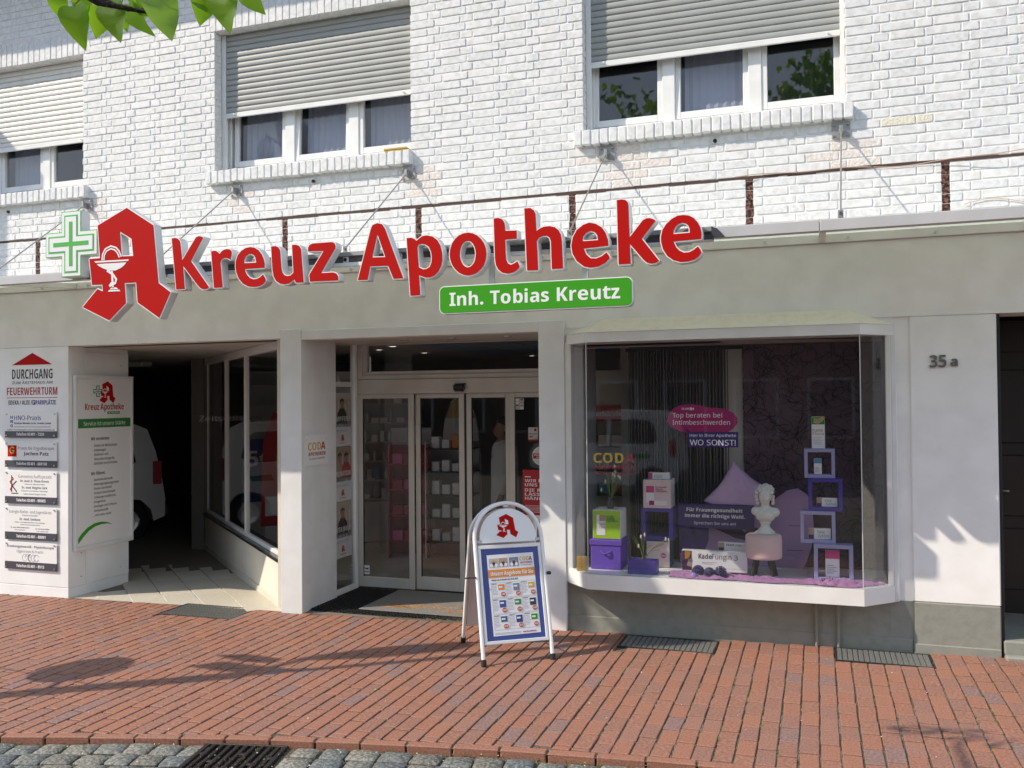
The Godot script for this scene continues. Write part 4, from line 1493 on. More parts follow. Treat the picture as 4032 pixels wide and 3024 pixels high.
func chalice(parent: Node, off: Vector2, k: float, z: float, m: Material) -> void:
	# bowl and serpent, as on every such A
	var f := func(a: Array) -> PackedVector2Array:
		var p := PackedVector2Array()
		for i in range(0, a.size(), 2):
			p.append(Vector2(a[i] + 5.69, a[i + 1] - 3.07) * k + off)
		return p
	plate(parent, "bowl", f.call([-5.862, 3.142, -5.545, 3.139, -5.565, 3.118, -5.6, 3.096, -5.66, 3.076, -5.72, 3.076, -5.79, 3.1, -5.842, 3.125]), z, z + 0.002 * k, m)
	plate(parent, "bowl_rim", f.call([-5.888, 3.168, -5.52, 3.163, -5.527, 3.15, -5.877, 3.154]), z, z + 0.002 * k, m)
	for q in [[-5.786, 3.17, -5.781, 3.215, -5.757, 3.249, -5.711, 3.266, -5.668, 3.253, -5.638, 3.223, -5.62, 3.186], [-5.806, 3.17, -5.8, 3.222, -5.77, 3.268, -5.711, 3.289, -5.655, 3.272, -5.62, 3.238, -5.6, 3.19]]:
		var l: PackedVector2Array = f.call(q)
		plate(parent, "serpent", stroke(Array(l), 0.0062 * k), z, z + 0.002 * k, m)
	plate(parent, "serpent", stroke(Array(f.call([-5.752, 3.08, -5.69, 3.045, -5.652, 3.0, -5.664, 2.968, -5.725, 2.945, -5.7, 2.975])), 0.0095 * k), z + 0.0004 * k, z + 0.0028 * k, m)
	plate(parent, "stem", f.call([-5.709, 3.08, -5.69, 3.08, -5.678, 2.926, -5.7, 2.926]), z, z + 0.002 * k, m)
	plate(parent, "foot", f.call([-5.742, 2.898, -5.61, 2.896, -5.622, 2.91, -5.73, 2.912]), z, z + 0.002 * k, m)
	plate(parent, "foot", f.call([-5.72, 2.917, -5.632, 2.916, -5.655, 2.93, -5.69, 2.934, -5.71, 2.929]), z, z + 0.002 * k, m)


func plus(cx: float, cy: float, h: float, w: float) -> PackedVector2Array:
	return pv([cx - w, cy + h, cx + w, cy + h, cx + w, cy + w, cx + h, cy + w, cx + h, cy - w, cx + w, cy - w, cx + w, cy - h, cx - w, cy - h, cx - w, cy - w, cx - h, cy - w, cx - h, cy + w, cx - w, cy + w])


func build_signs() -> void:
	var zf := -6.08
	var t := thing("pharmacy_lettering", "big red raised letters reading Kreuz Apotheke mounted along the canopy", "sign")
	for g in GLYPHS:
		var l := node(t, "letter")
		raised(l, pv(g[0]), pv(g[1]), zf - 0.085, zf, 0.0075, M.red)
	block(t, "carrier_rail", Vector3(-5.2, 3.0, zf - 0.118), Vector3(-0.8, 3.03, zf - 0.09), M.alu, 0.003)
	for x in [-4.9, -4.2, -3.3, -2.4, -1.5, -0.9]:
		block(t, "spacer", Vector3(x - 0.015, 3.002, zf - 0.15), Vector3(x + 0.015, 3.028, zf - 0.118), M.alu)
	t = thing("pharmacy_logo_sign", "large red gothic A with white chalice and serpent, left of the red lettering", "sign")
	raised(t, pv(LOGO), pv(LOGO_HOLE), zf - 0.085, zf, 0.009, M.red)
	var ch := node(t, "chalice_emblem")
	chalice(ch, Vector2(-5.69, 3.07), 1.0, zf + 0.0032, M.rim)
	block(t, "spacer", Vector3(-5.5, 3.04, zf - 0.15), Vector3(-5.44, 3.07, zf - 0.086), M.alu)
	t = thing("cross_sign", "green and white outlined cross sign left of the red A", "sign")
	var cx := -6.157
	var cy := 3.338
	var s := st()
	slab(s, plus(cx, cy, 0.288, 0.109), zf - 0.11, zf - 0.012)
	put(t, "tray", s, M.side)
	var z := zf - 0.012
	for q in [[0.288, 0.109, M.cross_green], [0.2805, 0.1015, M.rim], [0.253, 0.074, M.cross_green], [0.239, 0.06, M.rim]]:
		plate(t, "outline", plus(cx, cy, q[0], q[1]), z + 0.0002, z + 0.0022, q[2])
		z += 0.0022
	plate(t, "cross", plus(cx, cy, 0.195, 0.018), z + 0.0002, z + 0.0022, M.cross_green)
	block(t, "spacer", Vector3(cx - 0.03, 3.07, zf - 0.15), Vector3(cx + 0.03, 3.1, zf - 0.11), M.alu)
	t = thing("owner_sign", "long green sign with white owner's name hanging below the red letters", "sign")
	raised(t, round_rect(-2.647, 2.59, -1.204, 2.783, 0.035), PackedVector2Array(), zf - 0.075, zf, 0.007, M.green)
	words(t, "Inh. Tobias Kreutz", -2.57, -1.285, 2.64, 0.098, zf + 0.003, M.rim, true)
	for x in [-2.272, -1.558]:
		block(t, "hanger", Vector3(x - 0.021, 2.74, zf - 0.12), Vector3(x + 0.021, 3.0, zf - 0.09), M.side, 0.003)
	block(t, "bracket", Vector3(-1.98, 2.783, zf - 0.09), Vector3(-1.9, 2.797, zf - 0.06), M.steel_dull, 0.003)
	# house number
	t = thing("house_number", "grey raised house number 35a on the rendered wall beside the dark door", "house number")
	words(t, "35", 0.798, 0.912, 2.154, 0.093, Z + 0.009, M.number, true, 0.009)
	words(t, "a", 0.938, 0.988, 2.16, 0.075, Z + 0.009, M.number, true, 0.009)
	for x in [0.82, 0.885, 0.96]:
		rod(t, "pin", [Vector3(x, 2.2 if x < 0.9 else 2.165, Z), Vector3(x, 2.2 if x < 0.9 else 2.165, Z + 0.012)], 0.004, M.number)


func build_pillar_signs() -> void:
	# directions printed on the pillar's front
	var d := thing("direction_print", "red arrow and black and red direction lettering on the white pillar front", "sign", Vector3(0, 0, Z))
	plate(d, "arrow", pv([-8.205, 2.357, -7.649, 2.357, -7.921, 2.484]), 0.0003, 0.0018, M.red)
	words(d, "DURCHGANG", -8.205, -7.644, 2.208, 0.103, 0.0003, M.ink, true)
	words(d, "ZUM ÄRZTEHAUS AM", -8.205, -7.645, 2.153, 0.029, 0.0003, M.ink)
	words(d, "FEUERWEHRTURM", -8.278, -7.579, 2.035, 0.081, 0.0003, M.ink_red, true)
	sheet(d, "rule", -8.278, 2.003, -7.579, 2.009, 0.0018, M.ink_red)
	words(d, "EDEKA / ALDI /", -8.254, -7.925, 1.932, 0.046, 0.0003, M.ink, true)
	sheet(d, "parking_symbol", -7.92, 1.93, -7.88, 1.98, 0.0016, M.ink_blue)
	words(d, "P", -7.91, -7.89, 1.937, 0.036, 0.0016, M.paper, true)
	words(d, "PARKPLÄTZE", -7.872, -7.599, 1.932, 0.046, 0.0003, M.ink_blue, true)
	var x0 := -8.283
	var x1 := -7.571
	var plaques := [
		[1.852, 1.649, 1.58, "practice plaque headed HNO-Praxis in blue, topmost of five on the pillar", "Telefon 02401 - 7320"],
		[1.537, 1.337, 1.266, "practice plaque with a red and yellow emblem on the pillar", "Telefon 02401 - 608130"],
		[1.225, 0.952, 0.876, "practice plaque with a red serpent and black K emblem on the pillar", "Telefon 02401 - 88005"],
		[0.84, 0.573, 0.492, "children's doctors' plaque, fourth from the top on the pillar", "Telefon 02401 - 88091"],
		[0.468, 0.258, 0.178, "physiotherapy plaque with linked grey rings, lowest of five on the pillar", "Telefon 02401 - 8515"],
	]
	for i in 5:
		var q: Array = plaques[i]
		var p := thing("practice_plaque", q[3], "plaque", Vector3(0, 0, Z + 0.012), 0.0, "practice plaques on the pillar")
		block(p, "board", Vector3(x0, q[2], 0), Vector3(x1, q[0], 0.006), M.white_gloss, 0.001)
		block(p, "phone_bar", Vector3(x0 - 0.001, q[2] - 0.001, -0.001), Vector3(x1 + 0.001, q[1], 0.0085), M.anthracite, 0.001)
		words(p, q[4], x0 + 0.16, x0 + 0.16 + 0.385 * q[4].length() / 20.0, q[2] + 0.022, 0.03, 0.0085, M.paper, true)
		for c in [[x0 + 0.022, q[0] - 0.022], [x1 - 0.03, q[0] - 0.022], [x0 + 0.022, q[2] + 0.022], [x1 - 0.03, q[2] + 0.022]]:
			rod(p, "standoff", [Vector3(c[0], c[1], -0.012), Vector3(c[0], c[1], 0.014)], 0.009, M.steel, 10)
		var zz := 0.006
		if i == 0:
			for k in 3:
				words(p, ["H", "N", "O"][k], x0 + 0.075, x0 + 0.11, q[0] - 0.07 - k * 0.046, 0.032, zz, M.ink_blue, true)
			words(p, "HNO-Praxis", x0 + 0.13, x0 + 0.5, q[0] - 0.085, 0.048, zz, M.ink_blue)
			words(p, "Kristina Wunder & Dr. Leonie Lamm", x0 + 0.13, x0 + 0.635, q[0] - 0.128, 0.02, zz, M.ink_blue, true)
			words(p, "Fachärztinnen für Hals-Nasen-Ohrenheilkunde", x0 + 0.13, x0 + 0.628, q[0] - 0.162, 0.014, zz, M.ink_soft)
			words(p, "Online Terminvergabe unter www.hno-baesweiler.de", x0 + 0.03, x0 + 0.685, q[0] - 0.196, 0.016, zz, M.ink_grey)
		elif i == 1:
			sheet(p, "emblem", x0 + 0.038, q[0] - 0.16, x0 + 0.162, q[0] - 0.04, zz + 0.0015, M.red)
			plate(p, "emblem_ring", stroke([Vector2(x0 + 0.13, q[0] - 0.07), Vector2(x0 + 0.1, q[0] - 0.058), Vector2(x0 + 0.074, q[0] - 0.075), Vector2(x0 + 0.07, q[0] - 0.1), Vector2(x0 + 0.09, q[0] - 0.125), Vector2(x0 + 0.118, q[0] - 0.12), Vector2(x0 + 0.128, q[0] - 0.098), Vector2(x0 + 0.095, q[0] - 0.096)], 0.007), zz + 0.0016, zz + 0.003, M.gold)
			words(p, "Praxis für Ergotherapie", x0 + 0.18, x0 + 0.68, q[0] - 0.085, 0.032, zz, M.ink_grey)
			words(p, "Jochen Patz", x0 + 0.258, x0 + 0.605, q[0] - 0.145, 0.036, zz, M.ink, true)
		elif i == 2:
			rod(p, "emblem_staff", [Vector3(x0 + 0.092, q[0] - 0.05, zz + 0.001), Vector3(x0 + 0.092, q[0] - 0.225, zz + 0.001)], 0.004, M.ink, 6)
			plate(p, "emblem_staff", stroke([Vector2(x0 + 0.16, q[0] - 0.11), Vector2(x0 + 0.1, q[0] - 0.16), Vector2(x0 + 0.165, q[0] - 0.225)], 0.006), zz, zz + 0.002, M.ink)
			sheet(p, "emblem_staff", x0 + 0.09, q[0] - 0.245, x0 + 0.185, q[0] - 0.236, zz + 0.002, M.ink)
			var w := []
			for k in 22:
				w.append(Vector2(x0 + 0.092 + 0.024 * sin(k * 0.62) * (1.0 - k * 0.02), q[0] - 0.065 - k * 0.0075))
			plate(p, "emblem_serpent", stroke(w, 0.0042), zz + 0.0022, zz + 0.0035, M.red)
			words(p, "Gemeinschaftspraxis", x0 + 0.185, x0 + 0.645, q[0] - 0.075, 0.034, zz, M.ink_soft)
			words(p, "Dr. med. R. Thum-Kreutz", x0 + 0.215, x0 + 0.61, q[0] - 0.118, 0.024, zz, M.ink_grey, true)
			words(p, "Facharzt für Allgemeinmedizin", x0 + 0.275, x0 + 0.55, q[0] - 0.146, 0.012, zz, M.ink_soft)
			words(p, "Dr. med. Birgitta Lück", x0 + 0.235, x0 + 0.585, q[0] - 0.188, 0.024, zz, M.ink_grey, true)
			words(p, "Fachärztin f. Innere Medizin u. Diabetologie", x0 + 0.23, x0 + 0.59, q[0] - 0.217, 0.012, zz, M.ink_soft)
			words(p, "Sabine Simmert (angest. Ärztin)", x0 + 0.26, x0 + 0.565, q[0] - 0.252, 0.015, zz, M.ink_soft)
		elif i == 3:
			words(p, "Euregio Kinder- und Jugendärzte", x0 + 0.06, x0 + 0.64, q[0] - 0.065, 0.031, zz, M.ink_soft)
			words(p, "Standort Baesweiler", x0 + 0.24, x0 + 0.455, q[0] - 0.095, 0.015, zz, M.ink_soft)
			words(p, "Dr. med. Seehase", x0 + 0.205, x0 + 0.49, q[0] - 0.14, 0.026, zz, M.ink_grey, true)
			words(p, "Kinder- und Jugendmedizin, Neonatologie,", x0 + 0.14, x0 + 0.555, q[0] - 0.168, 0.013, zz, M.ink_soft)
			words(p, "Schlaf- und Intensivmedizin", x0 + 0.215, x0 + 0.485, q[0] - 0.193, 0.013, zz, M.ink_soft)
			words(p, "Dr. med. Ulrike Radermacher", x0 + 0.08, x0 + 0.34, q[0] - 0.225, 0.013, zz, M.ink_grey)
			words(p, "Dr. med. Kirsten Müller", x0 + 0.425, x0 + 0.615, q[0] - 0.232, 0.013, zz, M.ink_grey)
			words(p, "Neuropädiatrie", x0 + 0.14, x0 + 0.28, q[0] - 0.249, 0.011, zz, M.ink_soft)
			words(p, "Päd. Endokrinologie", x0 + 0.44, x0 + 0.6, q[0] - 0.256, 0.011, zz, M.ink_soft)
		else:
			words(p, "Krankengymnastik - Physiotherapie", x0 + 0.03, x0 + 0.675, q[0] - 0.06, 0.025, zz, M.ink_grey, true)
			words(p, "Eijgenraam & Pracht", x0 + 0.165, x0 + 0.53, q[0] - 0.112, 0.028, zz, M.ink_soft)
			for k in 5:
				var o := []
				for a in 17:
					o.append(Vector2(x0 + 0.275 + k * 0.04 + 0.033 * cos(TAU * a / 16.0), q[0] - 0.165 + 0.036 * sin(TAU * a / 16.0)))
				plate(p, "emblem_ring", stroke(o.slice(4, 13) if k == 2 else o.slice(0, 9) if k == 1 else o.slice(1, 16), 0.004 if k == 2 else 0.0022), zz, zz + 0.0012 + k * 0.0003, M.ink if k == 2 else M.ink_soft)
	# framed poster on the pillar's side, facing the passage
	var b := thing("poster_frame", "tall grey framed poster with green band on the pillar side facing the passage", "poster frame", Vector3(-7.428, 0, -7.36), PI / 2.0)
	var s := st()
	for q in [[0.0, 0.38, 0.835, 0.425], [0.0, 2.195, 0.835, 2.24], [0.0, 0.425, 0.035, 2.195], [0.8, 0.425, 0.835, 2.195]]:
		box(s, Vector3(q[0], q[1], 0), Vector3(q[2], q[3], 0.045), 0.004)
	put(b, "frame", s, M.alu)
	sheet(b, "panel", 0.03, 0.42, 0.805, 2.2, 0.03, M.paper, 0.02)
	sheet(b, "green_band", 0.035, 1.675, 0.8, 1.773, 0.0318, M.green_deep)
	words(b, "Service ist unsere Stärke", 0.12, 0.72, 1.7, 0.043, 0.0318, M.paper)
	plate(b, "cross", plus(0.32, 2.07, 0.062, 0.024), 0.03, 0.0315, M.green_deep)
	plate(b, "cross", plus(0.32, 2.07, 0.052, 0.014), 0.0317, 0.0325, M.paper)
	plate(b, "cross", plus(0.32, 2.07, 0.04, 0.004), 0.0326, 0.0334, M.green_deep)
	mini_logo(b, 0.455, 2.06, 0.24, 0.0326)
	words(b, "Kreuz Apotheke", 0.14, 0.7, 1.868, 0.068, 0.03, M.ink_red, true)
	plate(b, "name_strip", round_rect(0.455, 1.82, 0.64, 1.848, 0.008), 0.03, 0.0315, M.green_deep)
	words(b, "Inh. Tobias Kreutz", 0.47, 0.625, 1.828, 0.013, 0.0315, M.paper, true)
	words(b, "Wir vermieten:", 0.222, 0.485, 1.54, 0.034, 0.03, M.ink, true)
	var y := 1.468
	for l in [["- Elektrische Milchpumpen", 0.6], ["- Babywaagen", 0.435], ["- Blutdruck- und", 0.465], ["  Blutzuckermessgeräte", 0.56], ["- Rollstühle und Gehstöcke", 0.6]]:
		words(b, l[0], 0.25 if l[0][0] == "-" else 0.27, l[1], y, 0.027, 0.03, M.ink)
		y -= 0.0485
	words(b, "Wir führen:", 0.222, 0.42, 1.165, 0.034, 0.03, M.ink, true)
	y = 1.1
	for l in [["- Apothekenkosmetik", 0.53], ["- Nahrungsergänzungsmittel", 0.62], ["- Home-Care-Bedarf", 0.52], ["- Kompressionsstrümpfe", 0.57], ["- Schwangerschaftstests", 0.575], ["- Drogentests", 0.425], ["- Bandagen und Orthesen", 0.59], ["- Verbandsstoffe", 0.465], ["... und vieles mehr!", 0.51]]:
		words(b, l[0], 0.25, l[1], y, 0.026, 0.03, M.ink)
		y -= 0.0478
	plate(b, "swoosh", pv([0.036, 0.5, 0.09, 0.555, 0.17, 0.61, 0.27, 0.645, 0.37, 0.65, 0.46, 0.632, 0.53, 0.6, 0.46, 0.618, 0.37, 0.622, 0.28, 0.61, 0.2, 0.578, 0.13, 0.53, 0.07, 0.475, 0.036, 0.445]), 0.03, 0.0315, M.green)
	# square notice on the entrance reveal
	var c := thing("reveal_sign", "square white sign lettered CODA Apotheken on the entrance's left reveal", "sign", Vector3(-4.599, 0, -7.335), PI / 2.0)
	sheet(c, "board", 0.0, 1.326, 0.416, 1.616, 0.004, M.paper, 0.004)
	coda(c, 0.05, 0.365, 1.47, 0.075, 0.004, true)
	for q in [[0.018, 1.575, 0.012], [0.39, 1.575, -0.012]]:
		sheet(c, "corner_mark", minf(q[0], q[0] + q[2]), q[1], maxf(q[0], q[0] + q[2]), q[1] + 0.003, 0.005, M.ink_grey)
		sheet(c, "corner_mark", q[0], q[1] - 0.012, q[0] + 0.003, q[1], 0.005, M.ink_grey)


func coda(parent: Node, x0: float, x1: float, y: float, cap: float, z: float, tagline: bool, letters: Material = null) -> void:
	var w := x1 - x0
	words(parent, "COD", x0, x0 + w * 0.74, y, cap, z, letters if letters else M.gold, true)
	words(parent, "A", x0 + w * 0.745, x1, y, cap, z, M.ink_red, true)
	words(parent, "APOTHEKEN", x0 + w * 0.015, x1, y - cap * 0.72, cap * 0.47, z, M.ink_red, true)
	if tagline:
		words(parent, "Für Deine Gesundheit", x0 + w * 0.06, x0 + w * 0.97, y - cap * 1.2, cap * 0.24, z, M.ink_grey)


func mini_logo(parent: Node, cx: float, cy: float, h: float, z: float, m: Material = null, white: Material = null) -> Node3D:
	var k := h / 0.954
	var o := node(parent, "red_a_emblem")
	var p := PackedVector2Array()
	for v in pv(LOGO):
		p.append((v - Vector2(-5.556, 3.128)) * k + Vector2(cx, cy))
	plate(o, "letter", p, z, z + 0.0012, m if m else M.red)
	var q := PackedVector2Array()
	for v in pv(LOGO_HOLE):
		q.append((v - Vector2(-5.556, 3.128)) * k + Vector2(cx, cy))
	plate(o, "counter", q, z + 0.0012, z + 0.0018, white if white else M.paper)
	if h > 0.1:
		chalice(o, Vector2(cx, cy) + (Vector2(-5.69, 3.07) - Vector2(-5.556, 3.128)) * k, k, z + 0.0013, white if white else M.paper)
	return o


# ---------------------------------------------------------------- A-board
func build_a_board() -> void:
	var b := thing("pavement_sign", "white tubular A-board with rounded top, red A and blue poster outside the entrance", "pavement sign", Vector3(-2.126, gy(-2.126), -6.295), 0.609)
	var half := 0.268
	for side in 2:
		var lean := Basis(Vector3.RIGHT, Vector3(0, 0.9586, -0.2847), Vector3(0, 0.2847, 0.9586))
		var t := Transform3D(lean, Vector3(0, 0.0, 0.0))
		if side == 1:
			t = Transform3D(Basis(UP, PI) * lean, Vector3(0, 0.0, -0.69))
		var f := node(b, "front_panel" if side == 0 else "rear_panel")
		f.transform = t
		var pts := []
		pts.append(Vector3(-half, 0.035, 0))
		for k in 5:
			pts.append(Vector3(-half, 0.2 + k * 0.17, 0))
		for k in range(0, 19):
			var a := PI - PI * k / 18.0
			pts.append(Vector3(cos(a) * half, 0.93 + sin(a) * half, 0))
		for k in 5:
			pts.append(Vector3(half, 0.88 - k * 0.17, 0))
		pts.append(Vector3(half, 0.035, 0))
		rod(f, "tube_frame", pts, 0.0155, M.white_gloss, 12)
		for x in [-half, half]:
			rod(f, "foot", [Vector3(x, 0.0, 0), Vector3(x, 0.045, 0)], 0.021, M.rubber, 12)
		# rounded head panel
		var hp := PackedVector2Array([Vector2(-0.235, 0.895), Vector2(0.235, 0.895)])
		for k in 17:
			var a := PI * k / 16.0
			hp.append(Vector2(cos(a) * 0.228, 0.93 + sin(a) * 0.226))
		plate(f, "head_panel", hp, -0.004, 0.004, M.white)
		for q in [[-0.235, 0.905], [0.235, 0.905], [0.0, 1.172]]:
			block(f, "clip", Vector3(q[0] - 0.02, q[1] - 0.008, -0.006), Vector3(q[0] + 0.02, q[1] + 0.014, 0.006), M.steel_dull, 0.002)
		mini_logo(f, -0.005, 1.02, 0.185, 0.0042, null, M.white)
		# snap frame and poster
		var s := st()
		for q in [[-0.25, 0.145, 0.25, 0.17], [-0.25, 0.85, 0.25, 0.878], [-0.25, 0.17, -0.228, 0.85], [0.228, 0.17, 0.25, 0.85]]:
			box(s, Vector3(q[0], q[1], -0.012), Vector3(q[2], q[3], 0.01), 0.003)
		put(f, "snap_frame", s, M.alu_white)
		sheet(f, "back_board", -0.235, 0.16, 0.235, 0.862, 0.0, M.blue if side == 0 else M.white, 0.008)
		if side == 0:
			var p := node(f, "poster")
			p.position = Vector3(0.005, 0.505, 0.0022)
			p.rotation.z = 0.012
			offers(p)
	rod(b, "hinge_arm", [Vector3(-half - 0.02, 0.62, -0.16), Vector3(-half - 0.02, 0.55, -0.5)], 0.007, M.black, 6)
	rod(b, "hinge_arm", [Vector3(half + 0.02, 0.62, -0.16), Vector3(half + 0.02, 0.55, -0.5)], 0.007, M.black, 6)
	rod(b, "hinge_knob", [Vector3(half + 0.012, 0.62, -0.16), Vector3(half + 0.04, 0.62, -0.16)], 0.013, M.black, 10)


func offers(p: Node3D) -> void:
	var w := 0.185
	sheet(p, "paper", -w, -0.3, w, 0.3, 0.0, M.paper)
	var z := 0.0014
	for q in [[-0.172, -0.098, M.photo_tan], [-0.094, -0.024, M.photo_warm], [-0.012, 0.062, M.photo_blue]]:
		sheet(p, "photo", q[0], 0.205, q[1], 0.272, z, q[2])
		for k in 3:
			var cx := lerpf(q[0], q[1], 0.25 + 0.25 * k)
			plate(p, "photo_figure", oval(cx, 0.22 + 0.012 * (k % 2), 0.012, 0.014, 10), z, z + 0.001, M.poster_dark if k % 2 else M.paper)
			plate(p, "photo_figure", oval(cx, 0.242 + 0.012 * (k % 2), 0.007, 0.008, 10), z + 0.0002, z + 0.0012, M.photo_warm)
	coda(p, 0.072, 0.172, 0.242, 0.03, 0.0, true)
	sheet(p, "headline_bar", -w, 0.128, w, 0.188, z, M.orange)
	words(p, "Unsere Angebote für Sie", -0.165, 0.172, 0.143, 0.028, z, M.paper, true)
	words(p, "Gültig vom 27.03.2023 bis 20.05.2023", -0.165, 0.045, 0.105, 0.0105, 0.0, M.ink, true)
	var price := ["4,95", "13,90", "24,95", "14,95", "11,95", "12,99", "19,95", "16,95", "13,50"]
	var looks := [M.orange, M.photo_blue, M.gold, M.blue, M.green_deep, M.ink, M.teal, M.ink_blue, M.green]
	for i in 9:
		var x := -0.172 + (i % 3) * 0.119
		var y := 0.09 - (i / 3) * 0.118
		var fr := st()
		for q in [[0, 0, 0.112, 0.0012], [0, -0.11, 0.112, -0.1088], [0, -0.11, 0.0012, 0], [0.1108, -0.11, 0.112, 0]]:
			box(fr, Vector3(x + q[0], y + q[1], 0), Vector3(x + q[2], y + q[3], 0.001))
		put(p, "offer_frame", fr, M.photo_tan)
		sheet(p, "offer_picture", x + 0.055, y - 0.055 - 0.012 * (i % 2), x + 0.105, y - 0.014, z, looks[i])
		sheet(p, "offer_picture", x + 0.06, y - 0.04, x + 0.088, y - 0.028, z + 0.0004, M.paper)
		words(p, "Angebot", x + 0.004, x + 0.045, y - 0.012, 0.008, 0.0, M.ink_grey, true)
		for k in 7:
			sheet(p, "offer_text", x + 0.005, y - 0.025 - k * 0.0105, x + rng.randf_range(0.035, 0.05), y - 0.0225 - k * 0.0105, 0.0008, M.ink_soft, 0.0008)
		plate(p, "price_spot", oval(x + 0.09, y - 0.088, 0.0195, 0.0175, 18), z, z + 0.0009, M.price)
		words(p, price[i], x + 0.076, x + 0.104, y - 0.093, 0.011, z + 0.0009, M.paper, true)
	words(p, "www.coda-apotheken.de", 0.045, 0.15, -0.288, 0.0105, 0.0, M.ink_red, true)
	for k in 2:
		sheet(p, "small_print", -0.172, -0.281 - k * 0.008, 0.03, -0.2785 - k * 0.008, 0.0008, M.ink_soft, 0.0008)


# ---------------------------------------------------------------- mats and gratings
func build_floor_things() -> void:
	var g := gy(-3.5)
	var m := thing("rubber_mat", "black rubber honeycomb mat filling the entrance recess", "mat", Vector3(0, g - 0.012, 0))
	var s := st()
	box(s, Vector3(-4.62, 0, -8.42), Vector3(-2.27, 0.004, -7.4))
	put(m, "base", s, M.rubber)
	s = st()
	for i in 46:
		for j in 21:
			var c := Vector3(-4.595 + i * 0.051, 0.012, -8.395 + j * 0.0475 + (0.024 if i % 2 else 0.0))
			if c.z > -7.41:
				continue
			for k in 6:
				var a := TAU * k / 6.0
				var b := TAU * (k + 1) / 6.0
				quad(s, c + Vector3(cos(a), 0, sin(a)) * 0.016, c + Vector3(cos(b), 0, sin(b)) * 0.016, c + Vector3(cos(b), 0, sin(b)) * 0.025, c + Vector3(cos(a), 0, sin(a)) * 0.025)
				quad(s, c + Vector3(cos(b), 0, sin(b)) * 0.016, c + Vector3(cos(a), 0, sin(a)) * 0.016, c + Vector3(cos(a), -0.5, sin(a)) * 0.016, c + Vector3(cos(b), -0.5, sin(b)) * 0.016)
	var hc := put(m, "honeycomb", s, M.rubber)
	hc.set_meta("kind", "stuff")
	m = thing("carpet_mat", "worn grey carpet mat with faded orange print lying on the rubber mat", "mat", Vector3(0, g + 0.001, 0))
	s = st()
	box(s, Vector3(-4.14, 0, -8.4), Vector3(-2.6, 0.009, -7.52), 0.004)
	put(m, "pile", s, M.carpet)
	s = st()
	for q in [[-3.55, -7.78, 0.5, 0.08], [-2.95, -7.95, 0.35, 0.1], [-3.05, -7.66, 0.45, 0.06], [-3.8, -7.7, 0.25, 0.05]]:
		for k in 130:  # what is left of the printed logo, in threadbare flecks
			var u := rng.randfn(0.0, 0.42)
			var v := rng.randfn(0.0, 0.42)
			if absf(u) > 1.0 or absf(v) > 1.0:
				continue
			var c := Vector3(q[0] + u * q[2], 0.0098, q[1] + v * q[3])
			var r := rng.randf_range(0.006, 0.02)
			var w := rng.randf_range(0.004, 0.01)
			quad(s, c + Vector3(-r, 0, -w), c + Vector3(r, 0, -w * 0.6), c + Vector3(r * 0.8, 0, w), c + Vector3(-r * 0.9, 0, w))
	var pr := put(m, "faded_print", s, M.mat_print)
	pr.set_meta("kind", "stuff")
	var lab := ["steel light-well grating in the pavement before the passage", "steel light-well grating below the left end of the show window", "steel light-well grating below the right end of the show window"]
	for i in 3:
		var h: Array = holes[i]
		var y := gy((h[0] + h[1]) / 2.0)
		var gr := thing("light_well_grating", lab[i], "grating", Vector3(0, y, 0), 0.0, "light-well gratings")
		s = st()
		var e := 0.014
		for q in [[h[0], h[2], h[1], h[2] + e], [h[0], h[3] - e, h[1], h[3]], [h[0], h[2] + e, h[0] + e, h[3] - e], [h[1] - e, h[2] + e, h[1], h[3] - e]]:
			box(s, Vector3(q[0], -0.03, q[1]), Vector3(q[2], 0.003, q[3]), 0.002)
		put(gr, "frame", s, M.iron)
		block(gr, "pit", Vector3(h[0], -0.09, h[2]), Vector3(h[1], -0.06, h[3]), M.pit)
		var n := 24 if i == 0 else 17
		var step: float = (h[1] - h[0] - 2 * e) / n
		for k in n:
			var x: float = h[0] + e + step * (k + 0.5)
			block(gr, "bar", Vector3(x - step * (0.26 if i == 0 else 0.43), -0.025, h[2] + e), Vector3(x + step * (0.26 if i == 0 else 0.43), 0.0 + rng.randf_range(-0.001, 0.001), h[3] - e), M.grate, 0.002)
		if i == 0:
			for k in 14:
				var z: float = lerpf(h[2], h[3], (k + 0.5) / 14.0)
				block(gr, "cross_bar", Vector3(h[0] + e, -0.02, z - 0.003), Vector3(h[1] - e, -0.003, z + 0.003), M.grate)
	# gully grate in the cobbles
	var c := Vector2(-3.14, -4.24)
	var ang := -atan2(kerb_z(-2.9) - kerb_z(-3.4), 0.5)
	var d := thing("gully_grate", "dark cast iron gully grate set in the cobbles by the kerb", "drain", Vector3(c.x, gy(c.x) - 0.03, c.y), ang)
	s = st()
	for q in [[-0.25, -0.23, 0.25, -0.2], [-0.25, 0.2, 0.25, 0.23], [-0.25, -0.2, -0.22, 0.2], [0.22, -0.2, 0.25, 0.2]]:
		box(s, Vector3(q[0], -0.05, q[1]), Vector3(q[2], 0.002, q[3]), 0.004)
	put(d, "frame", s, M.iron)
	block(d, "pit", Vector3(-0.24, -0.07, -0.22), Vector3(0.24, -0.05, 0.22), M.pit)
	for k in 9:
		var x := -0.22 + 0.44 * (k + 0.5) / 9.0
		block(d, "bar", Vector3(x - 0.0135, -0.03, -0.2), Vector3(x + 0.0135, 0.0, 0.2), M.iron, 0.004)
	for q in [[-0.22, -0.07], [-0.12, 0.03], [0.02, -0.08], [0.12, 0.05], [0.2, -0.04], [-0.02, 0.12]]:
		block(d, "bridge", Vector3(q[0] - 0.012, -0.028, q[1] - 0.014), Vector3(q[0] + 0.04, -0.001, q[1] + 0.014), M.iron, 0.003)
	s = st()
